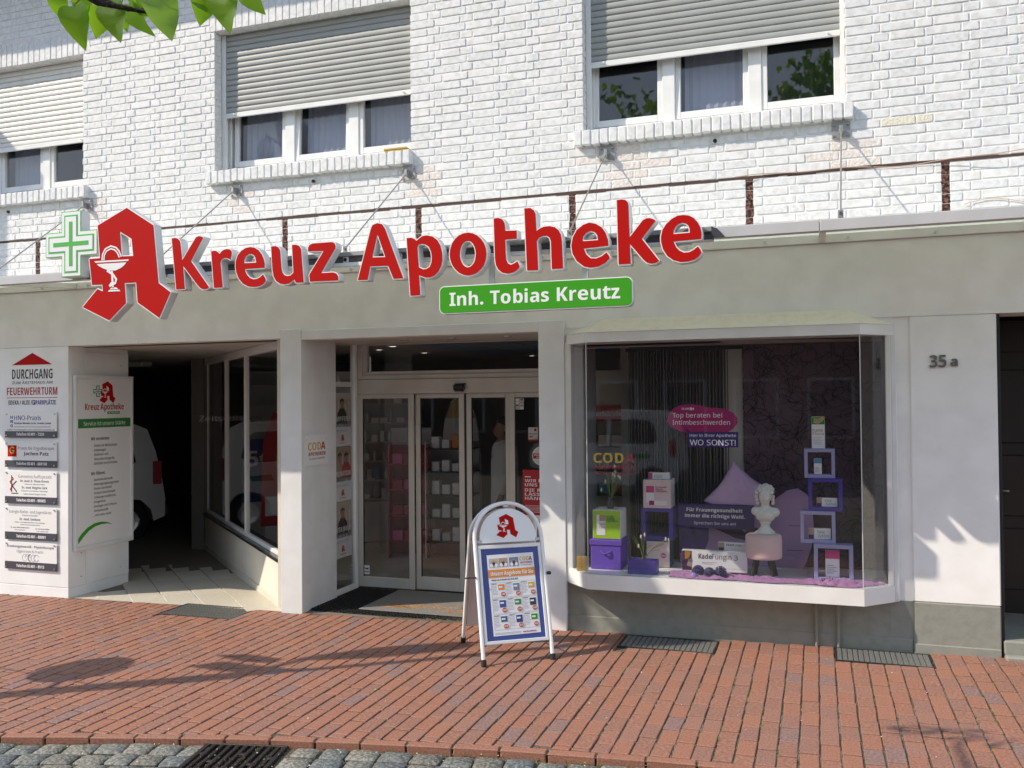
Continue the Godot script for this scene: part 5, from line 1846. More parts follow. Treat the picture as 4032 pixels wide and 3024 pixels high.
	for k in 120:
		var o := Vector3(rng.randf_range(-0.2, 0.22), rng.randf_range(0.0, 0.006), rng.randf_range(-0.03, 0.22))
		var a := rng.randf() * TAU
		var u := Vector3(cos(a), 0.05, sin(a)) * rng.randf_range(0.004, 0.022)
		quad(s, o - u, o + Vector3(0.002, 0.002, 0.002), o + u, o - Vector3(0.002, 0.0, 0.002))
	var lit := put(d, "leaf_litter", s, mat(0.32, 0.26, 0.17, 0.9))
	lit.set_meta("kind", "stuff")


# ---------------------------------------------------------------- the window display
const FL := 0.5145  # top of the display floor


func carton(called: String, label: String, x0: float, x1: float, y0: float, y1: float, zf: float, deep: float, m: Material, side: Material = null, group := "") -> Node3D:
	var b := thing(called, label, "box", Vector3((x0 + x1) / 2.0, y0, zf), 0.0, group)
	var w := (x1 - x0) / 2.0
	block(b, "carton", Vector3(-w, 0, -deep), Vector3(w, y1 - y0, 0), side if side else m, 0.002)
	if side:
		sheet(b, "front_print", -w + 0.003, 0.003, w - 0.003, y1 - y0 - 0.003, 0.0012, m, 0.001)
	return b


func open_cube(label: String, x0: float, x1: float, y0: float, y1: float, zf: float, deep: float, th: float, m: Material) -> void:
	var b := thing("open_display_cube", label, "display stand", Vector3((x0 + x1) / 2.0, y0, zf), 0.0, "open display cubes in the show window")
	var w := (x1 - x0) / 2.0
	var h := y1 - y0
	block(b, "bottom_board", Vector3(-w, 0, -deep), Vector3(w, th, 0), m, 0.002)
	block(b, "top_board", Vector3(-w, h - th, -deep), Vector3(w, h, 0), m, 0.002)
	block(b, "side_board", Vector3(-w, th, -deep), Vector3(-w + th, h - th, 0), m, 0.002)
	block(b, "side_board", Vector3(w - th, th, -deep), Vector3(w, h - th, 0), m, 0.002)


func grass_bunch(parent: Node, at: Vector3, tops: Array, heads: bool) -> void:
	for q in tops:
		var tip: Vector3 = q
		var mid := at.lerp(tip, 0.55) + Vector3(0, 0.03, 0)
		rod(parent, "stem", [at, at.lerp(mid, 0.5) + Vector3(0, 0.01, 0), mid, tip], 0.0022, M.stem, 5)
		if heads and rng.randf() < 0.5:
			var s := st()
			lathe(s, [[0.0, -0.018], [0.007, -0.008], [0.009, 0.006], [0.004, 0.018], [0.0, 0.022]], tip, 8)
			put(parent, "flower_head", s, M.bloom)


func build_display() -> void:
	# purple fabric storage box
	var b := thing("fabric_box", "purple fabric storage box with lid and strap handle in the show window", "box", Vector3(-1.69, FL, -7.3))
	block(b, "body", Vector3(-0.13, 0, -0.26), Vector3(0.13, 0.2, 0), M.purple, 0.006)
	block(b, "lid", Vector3(-0.138, 0.2, -0.268), Vector3(0.138, 0.249, 0.008), M.purple, 0.006)
	var pts := []
	for k in 11:
		var u := k / 10.0
		pts.append(Vector3(lerpf(-0.045, 0.045, u), 0.155 - 0.02 * sin(PI * u), 0.002 + 0.022 * sin(PI * u)))
	rod(b, "handle", pts, 0.0075, M.purple, 8)
	var c := carton("carton", "bright green carton with white border on the purple fabric box", -1.804, -1.567, 0.767, 1.007, -7.32, 0.24, M.lime, M.white)
	sheet(c, "pack_picture", -0.085, 0.03, -0.01, 0.2, 0.003, M.paper)
	sheet(c, "pack_picture", -0.06, 0.15, -0.01, 0.2, 0.0042, M.photo_warm)
	words(c, "Kade", -0.06, -0.013, 0.115, 0.022, 0.003, M.ink_grey)
	words(c, "Flora", -0.06, -0.013, 0.088, 0.022, 0.003, M.ink_grey)
	words(c, "Für eine", 0.0, 0.062, 0.18, 0.016, 0.0014, M.green_deep, true)
	words(c, "gesunde", 0.0, 0.068, 0.162, 0.016, 0.0014, M.green_deep, true)
	words(c, "Vaginalflora", 0.0, 0.095, 0.144, 0.016, 0.0014, M.green_deep, true)
	# bottle vase with grasses
	var v := thing("bottle_vase", "dark glass bottle vase holding grasses on the green carton", "vase", Vector3(-1.675, 1.0095, -7.44))
	var s := st()
	lathe(s, [[0.0, 0.0], [0.026, 0.0], [0.029, 0.004], [0.029, 0.062], [0.022, 0.074], [0.011, 0.08], [0.011, 0.1], [0.014, 0.106], [0.009, 0.106]], Vector3.ZERO, 18)
	put(v, "bottle", s, M.dark_glass)
	var tops := []
	for k in 17:
		tops.append(Vector3(rng.randf_range(-0.05, 0.12), rng.randf_range(0.22, 0.35), rng.randf_range(-0.05, 0.06)))
	tops.append(Vector3(-0.075, 0.155, 0.02))
	grass_bunch(v, Vector3(0, 0.05, 0), tops, true)
	# blue open cube with cartons
	open_cube("deep blue open cube behind the purple planter, carrying a pink carton", -1.436, -1.168, 0.735, 1.012, -7.55, 0.26, 0.035, M.purple_box)
	c = carton("carton", "tall pink and dark teal carton standing under the deep blue cube", -1.39, -1.19, FL + 0.0005, 0.734, -7.52, 0.2, M.pale_pink, M.teal)
	plate(c, "seal", oval(0.045, 0.1, 0.022, 0.022, 18), 0.0014, 0.0026, M.pink)
	words(c, "NEU", 0.03, 0.06, 0.093, 0.013, 0.0026, M.paper, true)
	sheet(c, "stripe", -0.09, 0.17, 0.09, 0.205, 0.0026, M.blush)
	c = carton("carton", "pale pink product carton on top of the deep blue cube", -1.413, -1.181, 1.0125, 1.25, -7.53, 0.23, M.pale_pink, M.white)
	block(c, "lid_print", Vector3(-0.112, 0.2376, -0.225), Vector3(0.112, 0.2386, -0.005), M.sky_blue)
	sheet(c, "pack_picture", -0.09, 0.045, -0.022, 0.185, 0.0026, M.paper)
	sheet(c, "pack_picture", -0.09, 0.13, -0.022, 0.185, 0.0036, M.pink)
	sheet(c, "pack_picture", -0.065, 0.025, -0.022, 0.062, 0.0046, M.magenta)
	sheet(c, "pack_picture", -0.022, 0.025, 0.085, 0.062, 0.0036, M.paper)
	for k in 3:
		words(c, ["Für die sanfte", "Pflege des", "Intimbereichs"][k], -0.01, [0.082, 0.052, 0.085][k], 0.172 - k * 0.018, 0.013, 0.0014, M.magenta, true)
	c = carton("carton", "small white carton with pink end lying on the pale pink carton", -1.373, -1.195, 1.2512, 1.309, -7.57, 0.06, M.white)
	sheet(c, "print", -0.088, 0.004, -0.055, 0.055, 0.0016, M.pink)
	for k in 3:
		sheet(c, "print", -0.04, 0.034 - k * 0.009, 0.03, 0.038 - k * 0.009, 0.0012, M.ink_soft)
	# planter
	var p := thing("planter", "low purple planter box with pale flowers at the front of the show window", "planter", Vector3(-1.364, FL, -7.24))
	s = st()
	for q in [[-0.118, -0.06, 0.118, -0.052], [-0.118, 0.052, 0.118, 0.06], [-0.118, -0.052, -0.11, 0.052], [0.11, -0.052, 0.118, 0.052]]:
		box(s, Vector3(q[0], 0, q[1]), Vector3(q[2], 0.112, q[3]), 0.002)
	box(s, Vector3(-0.11, 0, -0.052), Vector3(0.11, 0.07, 0.052))
	put(p, "trough", s, M.purple_box)
	s = st()
	lathe(s, [[0.0, 0.07], [0.016, 0.07], [0.018, 0.08], [0.018, 0.128], [0.014, 0.13], [0.012, 0.125]], Vector3.ZERO, 14)
	put(p, "vase_glass", s, M.dark_glass)
	grass_bunch(p, Vector3(0, 0.11, 0), [Vector3(-0.075, 0.3, 0), Vector3(-0.06, 0.25, 0.02), Vector3(0.015, 0.31, 0), Vector3(-0.02, 0.29, -0.02), Vector3(0.21, 0.275, 0.01), Vector3(0.17, 0.245, 0), Vector3(0.14, 0.2, 0.02), Vector3(-0.03, 0.22, 0.03), Vector3(0.06, 0.23, -0.02)], true)
	grass_bunch(p, Vector3(0.01, 0.11, 0), [Vector3(0.19, 0.285, 0.02), Vector3(-0.09, 0.29, 0.015)], true)
	var gl := thing("gold_card", "small gold card leaning in the left corner of the show window", "card", Vector3(-1.862, FL, -7.19), 0.2)
	block(gl, "card", Vector3(-0.048, 0, -0.004), Vector3(0.04, 0.122, 0), M.gold_card, 0.001)
	for k in 4:
		sheet(gl, "print", -0.04, 0.09 - k * 0.018, 0.025, 0.094 - k * 0.018, 0.001, M.terracotta)
	# lettering and bubbles on the inside of the pane
	var zg := Z + 0.214
	var l := thing("window_lettering", "yellow and red CODA Apotheken lettering on the show window's glass", "lettering", Vector3(0, 0, zg))
	words(l, "COD", -1.738, -1.488, 1.42, 0.082, 0.0, M.yellow, true)
	words(l, "A", -1.48, -1.395, 1.42, 0.082, 0.0, M.ink_red, true)
	words(l, "APOTHEKEN", -1.735, -1.392, 1.366, 0.037, 0.0, M.ink_red, true)
	words(l, "Für Deine Gesundheit", -1.724, -1.403, 1.325, 0.02, 0.0, M.ink_red, true)
	var k1 := thing("speech_bubble", "magenta blob shaped notice Top beraten with white lettering on the glass", "notice", Vector3(0, 0, zg))
	var bl := PackedVector2Array()
	for q in [[-1.133, 1.76], [-1.12, 1.81], [-1.085, 1.855], [-1.03, 1.885], [-0.96, 1.895], [-0.89, 1.885], [-0.82, 1.868], [-0.74, 1.862], [-0.67, 1.85], [-0.62, 1.825], [-0.59, 1.785], [-0.588, 1.745], [-0.62, 1.7], [-0.68, 1.668], [-0.76, 1.655], [-0.88, 1.655], [-0.98, 1.665], [-1.06, 1.69], [-1.11, 1.72]]:
		bl.append(Vector2(q[0], q[1]))
	plate(k1, "blob", bl, -0.003, 0.0, M.magenta)
	words(k1, "Top beraten bei", -1.09, -0.704, 1.788, 0.036, 0.0, M.paper)
	words(k1, "Intimbeschwerden", -1.09, -0.645, 1.732, 0.036, 0.0, M.paper)
	words(k1, "DR. KADE", -1.015, -0.955, 1.85, 0.015, 0.0, M.paper, true)
	plate(k1, "mark", pv([-0.95, 1.847, -0.938, 1.847, -0.938, 1.868, -0.95, 1.868]), 0.0, 0.0012, M.paper)
	plate(k1, "mark", pv([-0.936, 1.857, -0.922, 1.868, -0.922, 1.846]), 0.0, 0.0012, M.paper)
	var k2 := thing("speech_bubble", "dark purple notice WO SONST! below the magenta blob on the glass", "notice", Vector3(0, 0, zg + 0.0015))
	plate(k2, "panel", pv([-0.972, 1.556, -0.583, 1.556, -0.583, 1.676, -0.95, 1.676, -0.99, 1.71, -0.972, 1.66]), -0.0008, 0.0006, M.banner)
	words(k2, "Hier in Ihrer Apotheke", -0.956, -0.6, 1.637, 0.022, 0.0006, M.paper)
	words(k2, "WO SONST!", -0.956, -0.603, 1.57, 0.044, 0.0006, M.paper)
	# lilac backing board with wave, banner
	var d := thing("display_board", "lilac wave shaped cardboard backing with dark purple banner behind the stool", "display board", Vector3(0, 0, -7.8))
	var wave := pv([-1.15, FL, -1.15, 0.86, -1.12, 0.95, -1.0, 0.97, -0.9, 0.93, -0.72, 0.9, -0.55, 0.93, -0.42, 1.0, -0.33, 1.1, -0.25, 1.16, -0.165, 1.18, -0.09, 1.13, -0.055, 1.05, -0.04, 0.85, -0.06, 0.7, -0.1, 0.58, -0.13, FL])
	plate(d, "lilac_panel", wave, -0.006, 0.0, M.lilac)
	plate(d, "dark_panel", pv([-0.62, 0.9, -0.46, 1.14, -0.36, 1.2, -0.28, 1.15, -0.4, 1.02]), -0.014, -0.008, M.plum)
	plate(d, "blue_patch", pv([-1.148, 0.84, -1.148, 0.6, -1.08, 0.56, -1.0, 0.58, -0.93, 0.64, -0.9, 0.72, -0.9, 0.84]), 0.0004, 0.002, M.banner_soft)
	plate(d, "dark_wave", pv([-0.9, 0.84, -0.5, 0.84, -0.42, 0.8, -0.5, 0.735, -0.58, 0.728, -0.68, 0.745, -0.8, 0.8]), 0.0004, 0.002, M.plum)
	plate(d, "banner", pv([-1.135, 0.846, -1.06, 0.85, -1.045, 0.79, -1.03, 0.85, -0.505, 0.846, -0.505, 1.05, -1.135, 1.05]), 0.18, 0.186, M.banner)
	block(d, "banner_stay", Vector3(-0.83, 0.86, 0.0), Vector3(-0.79, 0.88, 0.18), M.plum)
	words(d, "Für Frauengesundheit", -1.06, -0.6, 0.985, 0.03, 0.186, M.paper, true)
	words(d, "immer die richtige Wahl.", -1.075, -0.58, 0.935, 0.03, 0.186, M.paper, true)
	words(d, "Sprechen Sie uns an!", -1.0, -0.655, 0.878, 0.023, 0.186, M.paper)
	words(d, "DR. KADE", -0.33, -0.2, 0.585, 0.022, 0.0004, M.lilac_light, true)
	for q in [[-0.24, 0.865], [-0.26, 0.66]]:
		sheet(d, "slit", q[0], q[1], q[0] + 0.13, q[1] + 0.004, 0.0012, M.plum)
	build_pillow()
	# packs
	c = carton("carton", "long white pack lettered KadeFungin 3 leaning in the middle of the display", -1.063, -0.545, FL + 0.025, FL + 0.19, -7.33, 0.06, M.white_gloss)
	sheet(c, "pack_picture", -0.258, 0.004, -0.18, 0.16, 0.0014, M.plum)
	plate(c, "pack_picture", pv([-0.235, 0.09, -0.2, 0.1, -0.185, 0.155, -0.235, 0.158]), 0.0015, 0.0024, M.terracotta)
	plate(c, "pack_picture", pv([-0.22, 0.04, -0.182, 0.03, -0.182, 0.1, -0.205, 0.095]), 0.0015, 0.0026, M.photo_warm)
	words(c, "Kade", -0.125, -0.02, 0.1, 0.04, 0.0, M.plum, true)
	words(c, "Fungin", -0.018, 0.135, 0.1, 0.04, 0.0, M.plum)
	words(c, "3", 0.155, 0.185, 0.098, 0.04, 0.0, M.plum)
	for k in 2:
		sheet(c, "print", -0.1, 0.07 - k * 0.012, 0.02 - 0.03 * k, 0.074 - k * 0.012, 0.001, M.ink_soft)
	sheet(c, "rule", -0.16, 0.028, 0.24, 0.0295, 0.001, M.ink_soft)
	c = carton("carton", "smaller white KadeFungin pack raised behind the long white pack", -0.783, -0.545, 0.69, 0.762, -7.44, 0.05, M.white_gloss)
	block(c, "stand", Vector3(-0.1, -0.176, -0.045), Vector3(0.1, 0.0, -0.005), M.plum)
	sheet(c, "pack_picture", -0.117, 0.003, -0.07, 0.069, 0.0014, M.photo_warm)
	sheet(c, "pack_picture", -0.117, 0.003, -0.075, 0.03, 0.0022, M.plum)
	words(c, "Kade", -0.055, 0.0, 0.045, 0.017, 0.0, M.plum, true)
	words(c, "Fungin 3", 0.002, 0.1, 0.045, 0.017, 0.0, M.plum)
	# wicker balls
	var wl := ["grey violet wicker ball at the front, left of three", "grey violet wicker ball at the front, middle of three", "grey violet wicker ball at the front, right of three"]
	for i in 3:
		var r: float = [0.05, 0.045, 0.05][i]
		var o := thing("wicker_ball", wl[i], "ball", Vector3([-0.915, -0.826, -0.742][i], FL + r * 0.98, [-7.19, -7.17, -7.2][i]), 0.0, "wicker balls in the display")
		s = st()
		for k in 46:
			var ax := Vector3(rng.randfn(), rng.randfn(), rng.randfn()).normalized()
			var u := ax.cross(UP if absf(ax.y) < 0.9 else Vector3.RIGHT).normalized()
			var w := ax.cross(u)
			var off := rng.randf_range(-0.5, 0.5)
			var a0 := rng.randf() * TAU
			var arc := []
			for q in 9:
				var a := a0 + q * 0.35
				arc.append(((u * cos(a) + w * sin(a)) * sqrt(1 - off * off) + ax * off) * (r - 0.003 + rng.randf_range(-0.002, 0.002)))
			tube(s, arc, 0.0018, 4, -1.0, false)
		put(o, "wicker", s, M.wicker)
		s = st()
		lathe(s, [[0.0, -r * 0.75], [r * 0.5, -r * 0.55], [r * 0.75, 0.0], [r * 0.5, r * 0.55], [0.0, r * 0.75]], Vector3.ZERO, 12)
		put(o, "core", s, M.wicker_core)
	var sb := thing("small_ball", "small shiny violet ball in front of the wicker balls", "ball", Vector3(-0.942, FL + 0.024, -7.135))
	s = st()
	var prof := []
	for k in 13:
		prof.append([sin(PI * k / 12.0) * 0.024, -cos(PI * k / 12.0) * 0.024])
	lathe(s, prof, Vector3.ZERO, 20)
	put(sb, "ball", s, M.ball)
	# stool and bust
	var stl := thing("pouf_stool", "round blush pink upholstered stool with dark legs in the display", "stool", Vector3(-0.42, FL, -7.36))
	s = st()
	lathe(s, [[0.0, 0.15], [0.125, 0.15], [0.138, 0.158], [0.141, 0.175], [0.141, 0.315], [0.136, 0.332], [0.12, 0.342], [0.06, 0.346], [0.0, 0.347]], Vector3.ZERO, 36)
	put(stl, "seat", s, M.blush)
	for k in 4:
		var a := TAU * (k + 0.5) / 4.0 + 0.1
		s = st()
		tube(s, [Vector3(cos(a) * 0.115, 0.0, sin(a) * 0.115), Vector3(cos(a) * 0.075, 0.152, sin(a) * 0.075)], 0.014, 10, 0.021)
		put(stl, "leg", s, M.stool_leg)
	build_bust(Vector3(-0.405, FL + 0.347, -7.36))
	# tower of frames at the right
	open_cube("lowest lavender frame of the stack at the right, standing on the floor", -0.042, 0.244, FL + 0.001, 0.8, -7.3, 0.12, 0.03, M.lavender)
	open_cube("lavender frame second from the bottom of the right stack", -0.139, 0.12, 0.801, 1.05, -7.34, 0.12, 0.027, M.lavender)
	open_cube("deep blue frame in the middle of the right stack", -0.077, 0.176, 1.051, 1.305, -7.36, 0.12, 0.03, M.purple_box)
	open_cube("topmost lavender frame of the right stack", -0.104, 0.124, 1.306, 1.534, -7.38, 0.12, 0.026, M.lavender)
	c = carton("carton", "tall white and green pack on top of the frame stack", -0.046, 0.053, 1.535, 1.786, -7.42, 0.06, M.white_gloss)
	sheet(c, "pack_picture", -0.048, 0.19, 0.048, 0.248, 0.0014, M.green)
	plate(c, "pack_picture", pv([-0.035, 0.2, 0.0, 0.195, 0.035, 0.215, 0.02, 0.24, -0.01, 0.235, -0.03, 0.245]), 0.0015, 0.0024, M.photo_warm)
	plate(c, "pack_picture", oval(0.03, 0.235, 0.014, 0.012, 10), 0.0024, 0.003, M.gold)
	words(c, "Kade", -0.042, 0.034, 0.134, 0.021, 0.0, M.green_deep)
	words(c, "Flora", -0.042, 0.04, 0.106, 0.021, 0.0, M.ink_grey)
	for k in 5:
		sheet(c, "print", -0.04, 0.086 - k * 0.013, 0.03 - 0.01 * (k % 2), 0.089 - k * 0.013, 0.001, M.ink_soft)
	var packs := [
		["small white pack with blue top inside the topmost lavender frame", -0.032, 0.026, 1.3325, 1.458, -7.42, 0.03, M.sky_blue, "up"],
		["white Kade Zyklus pack inside the deep blue frame", -0.015, 0.138, 1.0815, 1.15, -7.4, 0.04, M.photo_warm, "side"],
		["white Kade Zyklus pack inside the second lavender frame", -0.079, 0.086, 0.8285, 0.912, -7.38, 0.04, M.photo_warm, "side"],
		["white pack with pink top inside the lowest lavender frame", 0.042, 0.145, 0.5455, 0.752, -7.34, 0.05, M.pink, "up"],
	]
	for q in packs:
		c = carton("carton", q[0], q[1], q[2], q[3], q[4], q[5], q[6], M.white_gloss)
		var w: float = (q[2] - q[1]) / 2.0
		var h: float = q[4] - q[3]
		if q[8] == "up":
			sheet(c, "pack_picture", -w + 0.001, h * 0.68, w - 0.001, h - 0.001, 0.0014, q[7])
			for k in 5:
				sheet(c, "print", -w * 0.8, h * (0.42 - 0.07 * k), w * (0.6 if k % 2 else 0.2), h * (0.445 - 0.07 * k), 0.001, M.ink_soft)
		else:
			sheet(c, "pack_picture", -w + 0.001, 0.001, -w * 0.5, h - 0.001, 0.0014, q[7])
			sheet(c, "pack_picture", -w + 0.001, 0.001, -w * 0.55, h * 0.4, 0.0022, M.plum)
			words(c, "Kade", -w * 0.2, w * 0.45, h * 0.56, h * 0.26, 0.0, M.ink_grey)
			words(c, "Zyklus", -w * 0.18, w * 0.82, h * 0.2, h * 0.26, 0.0, M.ink_grey)
	build_cloth()
	build_curtains()


func build_pillow() -> void:
	var o := thing("cushion", "lilac cushion standing on its corner above the dark purple banner", "cushion", Vector3(-0.632, 1.11, -7.71), 0.0)
	o.rotation = Vector3(-0.05, 0.05, -0.64)
	var s := st()
	s.set_smooth_group(1)
	var n := 26
	var nf := FastNoiseLite.new()
	nf.seed = 4
	nf.frequency = 1.0
	var pt := func(i: int, j: int, sg: float) -> Vector3:
		var u := i / float(n) * 2.0 - 1.0
		var v := j / float(n) * 2.0 - 1.0
		var pinch := 1.0 - 0.13 * (1.0 - u * u) * v * v - 0.13 * (1.0 - v * v) * u * u
		var thick := 0.075 * pow(maxf(0.0, (1.0 - u * u) * (1.0 - v * v)), 0.38)
		thick += 0.006 * nf.get_noise_2d(u * 2.0 + v * 5.0, v * 2.2 - u * 4.0) * minf(1.0, thick * 40.0)
		return Vector3(u * 0.215 * pinch, v * 0.215 * pinch, sg * thick)
	for i in n:
		for j in n:
			quad(s, pt.call(i, j + 1, 1.0), pt.call(i + 1, j + 1, 1.0), pt.call(i + 1, j, 1.0), pt.call(i, j, 1.0))
			quad(s, pt.call(i, j, -1.0), pt.call(i + 1, j, -1.0), pt.call(i + 1, j + 1, -1.0), pt.call(i, j + 1, -1.0))
	put(o, "cover", s, M.pillow)


func build_bust(at: Vector3) -> void:
	var b := thing("bust", "small cream plaster bust of a curly headed child on the pink stool", "statue", at)
	var s := st()
	lathe(s, [[0.0, 0.0], [0.075, 0.0], [0.077, 0.012], [0.066, 0.02], [0.05, 0.034], [0.037, 0.05], [0.034, 0.072], [0.04, 0.08], [0.048, 0.088], [0.04, 0.096], [0.0, 0.1]], Vector3.ZERO, 28)
	put(b, "socle", s, M.gypsum)
	var bones := [
		[Vector3(0, 0.1, 0), Vector3(0, 0.15, 0), 0.038, 0.06],
		[Vector3(-0.072, 0.172, -0.008), Vector3(0.074, 0.166, -0.008), 0.036, 0.038],
		[Vector3(-0.03, 0.142, 0.022), Vector3(0.034, 0.14, 0.022), 0.042, 0.042],
		[Vector3(0, 0.19, 0.0), Vector3(0.004, 0.24, 0.006), 0.036, 0.029],
		[Vector3(0.003, 0.295, 0.002), Vector3(0.003, 0.325, -0.004), 0.05, 0.06],
		[Vector3(0.0, 0.262, 0.018), Vector3(0.0, 0.285, 0.022), 0.034, 0.04],
		[Vector3(-0.001, 0.25, 0.04), Vector3(-0.001, 0.25, 0.04), 0.012, 0.012],
		[Vector3(-0.001, 0.302, 0.058), Vector3(-0.002, 0.28, 0.07), 0.005, 0.0085],
		[Vector3(-0.012, 0.265, 0.06), Vector3(0.01, 0.265, 0.06), 0.005, 0.005],
		[Vector3(-0.024, 0.28, 0.048), Vector3(-0.024, 0.28, 0.048), 0.014, 0.014],
		[Vector3(0.023, 0.28, 0.048), Vector3(0.023, 0.28, 0.048), 0.014, 0.014],
		[Vector3(-0.034, 0.311, 0.052), Vector3(-0.01, 0.309, 0.058), 0.006, 0.006],
		[Vector3(0.009, 0.309, 0.058), Vector3(0.032, 0.311, 0.052), 0.006, 0.006],
	]
	var f := flesh(bones, 0.0045, 0.012)
	put(b, "figure", f, M.gypsum)
	var hair := []
	var hr := RandomNumberGenerator.new()
	hr.seed = 12
	for k in 46:
		var a := hr.randf_range(-0.35, PI + 0.35)
		var e := hr.randf_range(-0.5, 1.45)
		var d := Vector3(cos(a) * cos(e), sin(e), -sin(a) * cos(e) * 0.9 + 0.12 * maxf(0.0, e))
		var q := Vector3(0.003, 0.318, -0.004) + d * Vector3(0.066, 0.062, 0.062)
		hair.append([q, q + Vector3(hr.randf_range(-0.008, 0.008), hr.randf_range(-0.008, 0.008), hr.randf_range(-0.006, 0.006)), 0.012, 0.011])
	for q in [Vector3(-0.06, 0.262, 0.012), Vector3(-0.066, 0.29, 0.015), Vector3(0.06, 0.265, 0.012), Vector3(0.06, 0.238, 0.0), Vector3(-0.056, 0.236, 0.0), Vector3(0.03, 0.35, 0.045), Vector3(-0.01, 0.357, 0.046), Vector3(-0.037, 0.342, 0.044), Vector3(0.056, 0.325, 0.034), Vector3(-0.058, 0.32, 0.032), Vector3(0.01, 0.372, 0.02)]:
		hair.append([q, q + Vector3(0.004, 0.006, 0), 0.014, 0.012])
	put(b, "hair", flesh(hair, 0.005, 0.006), M.gypsum)
	rod(b, "sash", [Vector3(-0.062, 0.12, 0.035), Vector3(-0.03, 0.15, 0.062), Vector3(0.01, 0.185, 0.058), Vector3(0.035, 0.205, 0.03), Vector3(0.04, 0.21, 0.0)], 0.006, M.gypsum, 8)


func build_cloth() -> void:
	var c := thing("satin_cloth", "shiny lilac satin cloth gathered along the floor of the show window", "cloth", Vector3(0, FL, 0))
	var nf := FastNoiseLite.new()
	nf.seed = 77
	nf.frequency = 1.0
	nf.fractal_octaves = 2
	var s := st()
	s.set_smooth_group(1)
	var nx := 260
	var nz := 20
	var pt := func(i: int, j: int) -> Vector3:
		var u := i / float(nx)
		var v := j / float(nz)
		var x := lerpf(-1.14, 0.46, u)
		var edge := 0.03 * nf.get_noise_1d(x * 4.0) + 0.018 * sin(x * 13.0)
		var z := lerpf(-7.33 + edge, -7.12 + edge * 0.6, v)
		if x > 0.27:
			z -= (x - 0.27) * 0.9
		z = minf(z, -7.103 if x < 0.3 else -7.11 - (x - 0.3) * 0.9)
		# sharp-crested folds running across the cloth, leaning this way and that
		var q := x * 17.0 + nf.get_noise_2d(x * 3.0, z * 7.0) * 5.0 + (v - 0.5) * (4.0 * sin(x * 5.0))
		var fold := 1.0 - absf(sin(q))
		var big := clampf(0.45 + 0.9 * nf.get_noise_2d(x * 2.6 + 9.0, 3.0), 0.08, 1.0)
		var h := 0.004 + pow(fold, 1.6) * 0.075 * big * pow(sin(PI * clampf(v * 0.92 + 0.06, 0.0, 1.0)), 0.7)
		return Vector3(x + 0.012 * sin(q * 2.0), h, z)
	for i in nx:
		for j in nz:
			quad(s, pt.call(i, j), pt.call(i + 1, j), pt.call(i + 1, j + 1), pt.call(i, j + 1))
	put(c, "fabric", s, M.satin)


func build_curtains() -> void:
	var c := thing("string_curtain", "dark string curtain closing the left back of the show window", "curtain", Vector3(0, 0, -7.88))
	block(c, "rail", Vector3(-1.62, 2.36, -0.01), Vector3(-0.6, 2.39, 0.01), M.black)
	for k in 92:
		var x := -1.6 + 0.87 * k / 91.0 + rng.randf_range(-0.003, 0.003)
		var s := st()
		var z := rng.randf_range(-0.012, 0.012)
		tube(s, [Vector3(x, 2.37, z), Vector3(x + rng.randf_range(-0.006, 0.006), 1.4, z + 0.003), Vector3(x + rng.randf_range(-0.012, 0.012), 0.53, z)], 0.0032 if k % 3 else 0.0045, 4)
		put(c, "strand", s, M.strand if k % 3 == 0 else M.strand_dark)
	block(c, "pale_strip", Vector3(-0.77, 0.52, -0.004), Vector3(-0.605, 2.37, 0.0), M.pale_strip)
	var w := thing("web_curtain", "brown cobweb-like fibre curtain closing the right back of the show window", "curtain", Vector3(0, 0, -7.86))
	block(w, "cloth", Vector3(-0.6, 0.52, -0.006), Vector3(0.498, 2.395, -0.004), M.web_cloth)
	var s := st()
	for k in 620:
		var p := Vector3(rng.randf_range(-0.6, 0.49), rng.randf_range(0.53, 2.39), rng.randf_range(0.0, 0.012))
		var a := rng.randf() * TAU
		var pts := []
		for q in 7:
			pts.append(p)
			a += rng.randf_range(-0.75, 0.75)
			p += Vector3(cos(a), sin(a), 0) * 0.028
			p.x = clampf(p.x, -0.6, 0.495)
			p.y = clampf(p.y, 0.53, 2.39)
		tube(s, pts, rng.randf_range(0.0011, 0.0024), 3, -1.0, false)
	var f := put(w, "fibres", s, M.web_fibre)
	f.set_meta("kind", "stuff")
	# short web curtain returning along the bay's right cheek
	s = st()
	quad(s, Vector3(0.496, 2.39, 0.0), Vector3(0.497, 2.39, 0.5), Vector3(0.497, 0.52, 0.5), Vector3(0.496, 0.52, 0.0))
	put(w, "side_cloth", s, M.web_cloth)


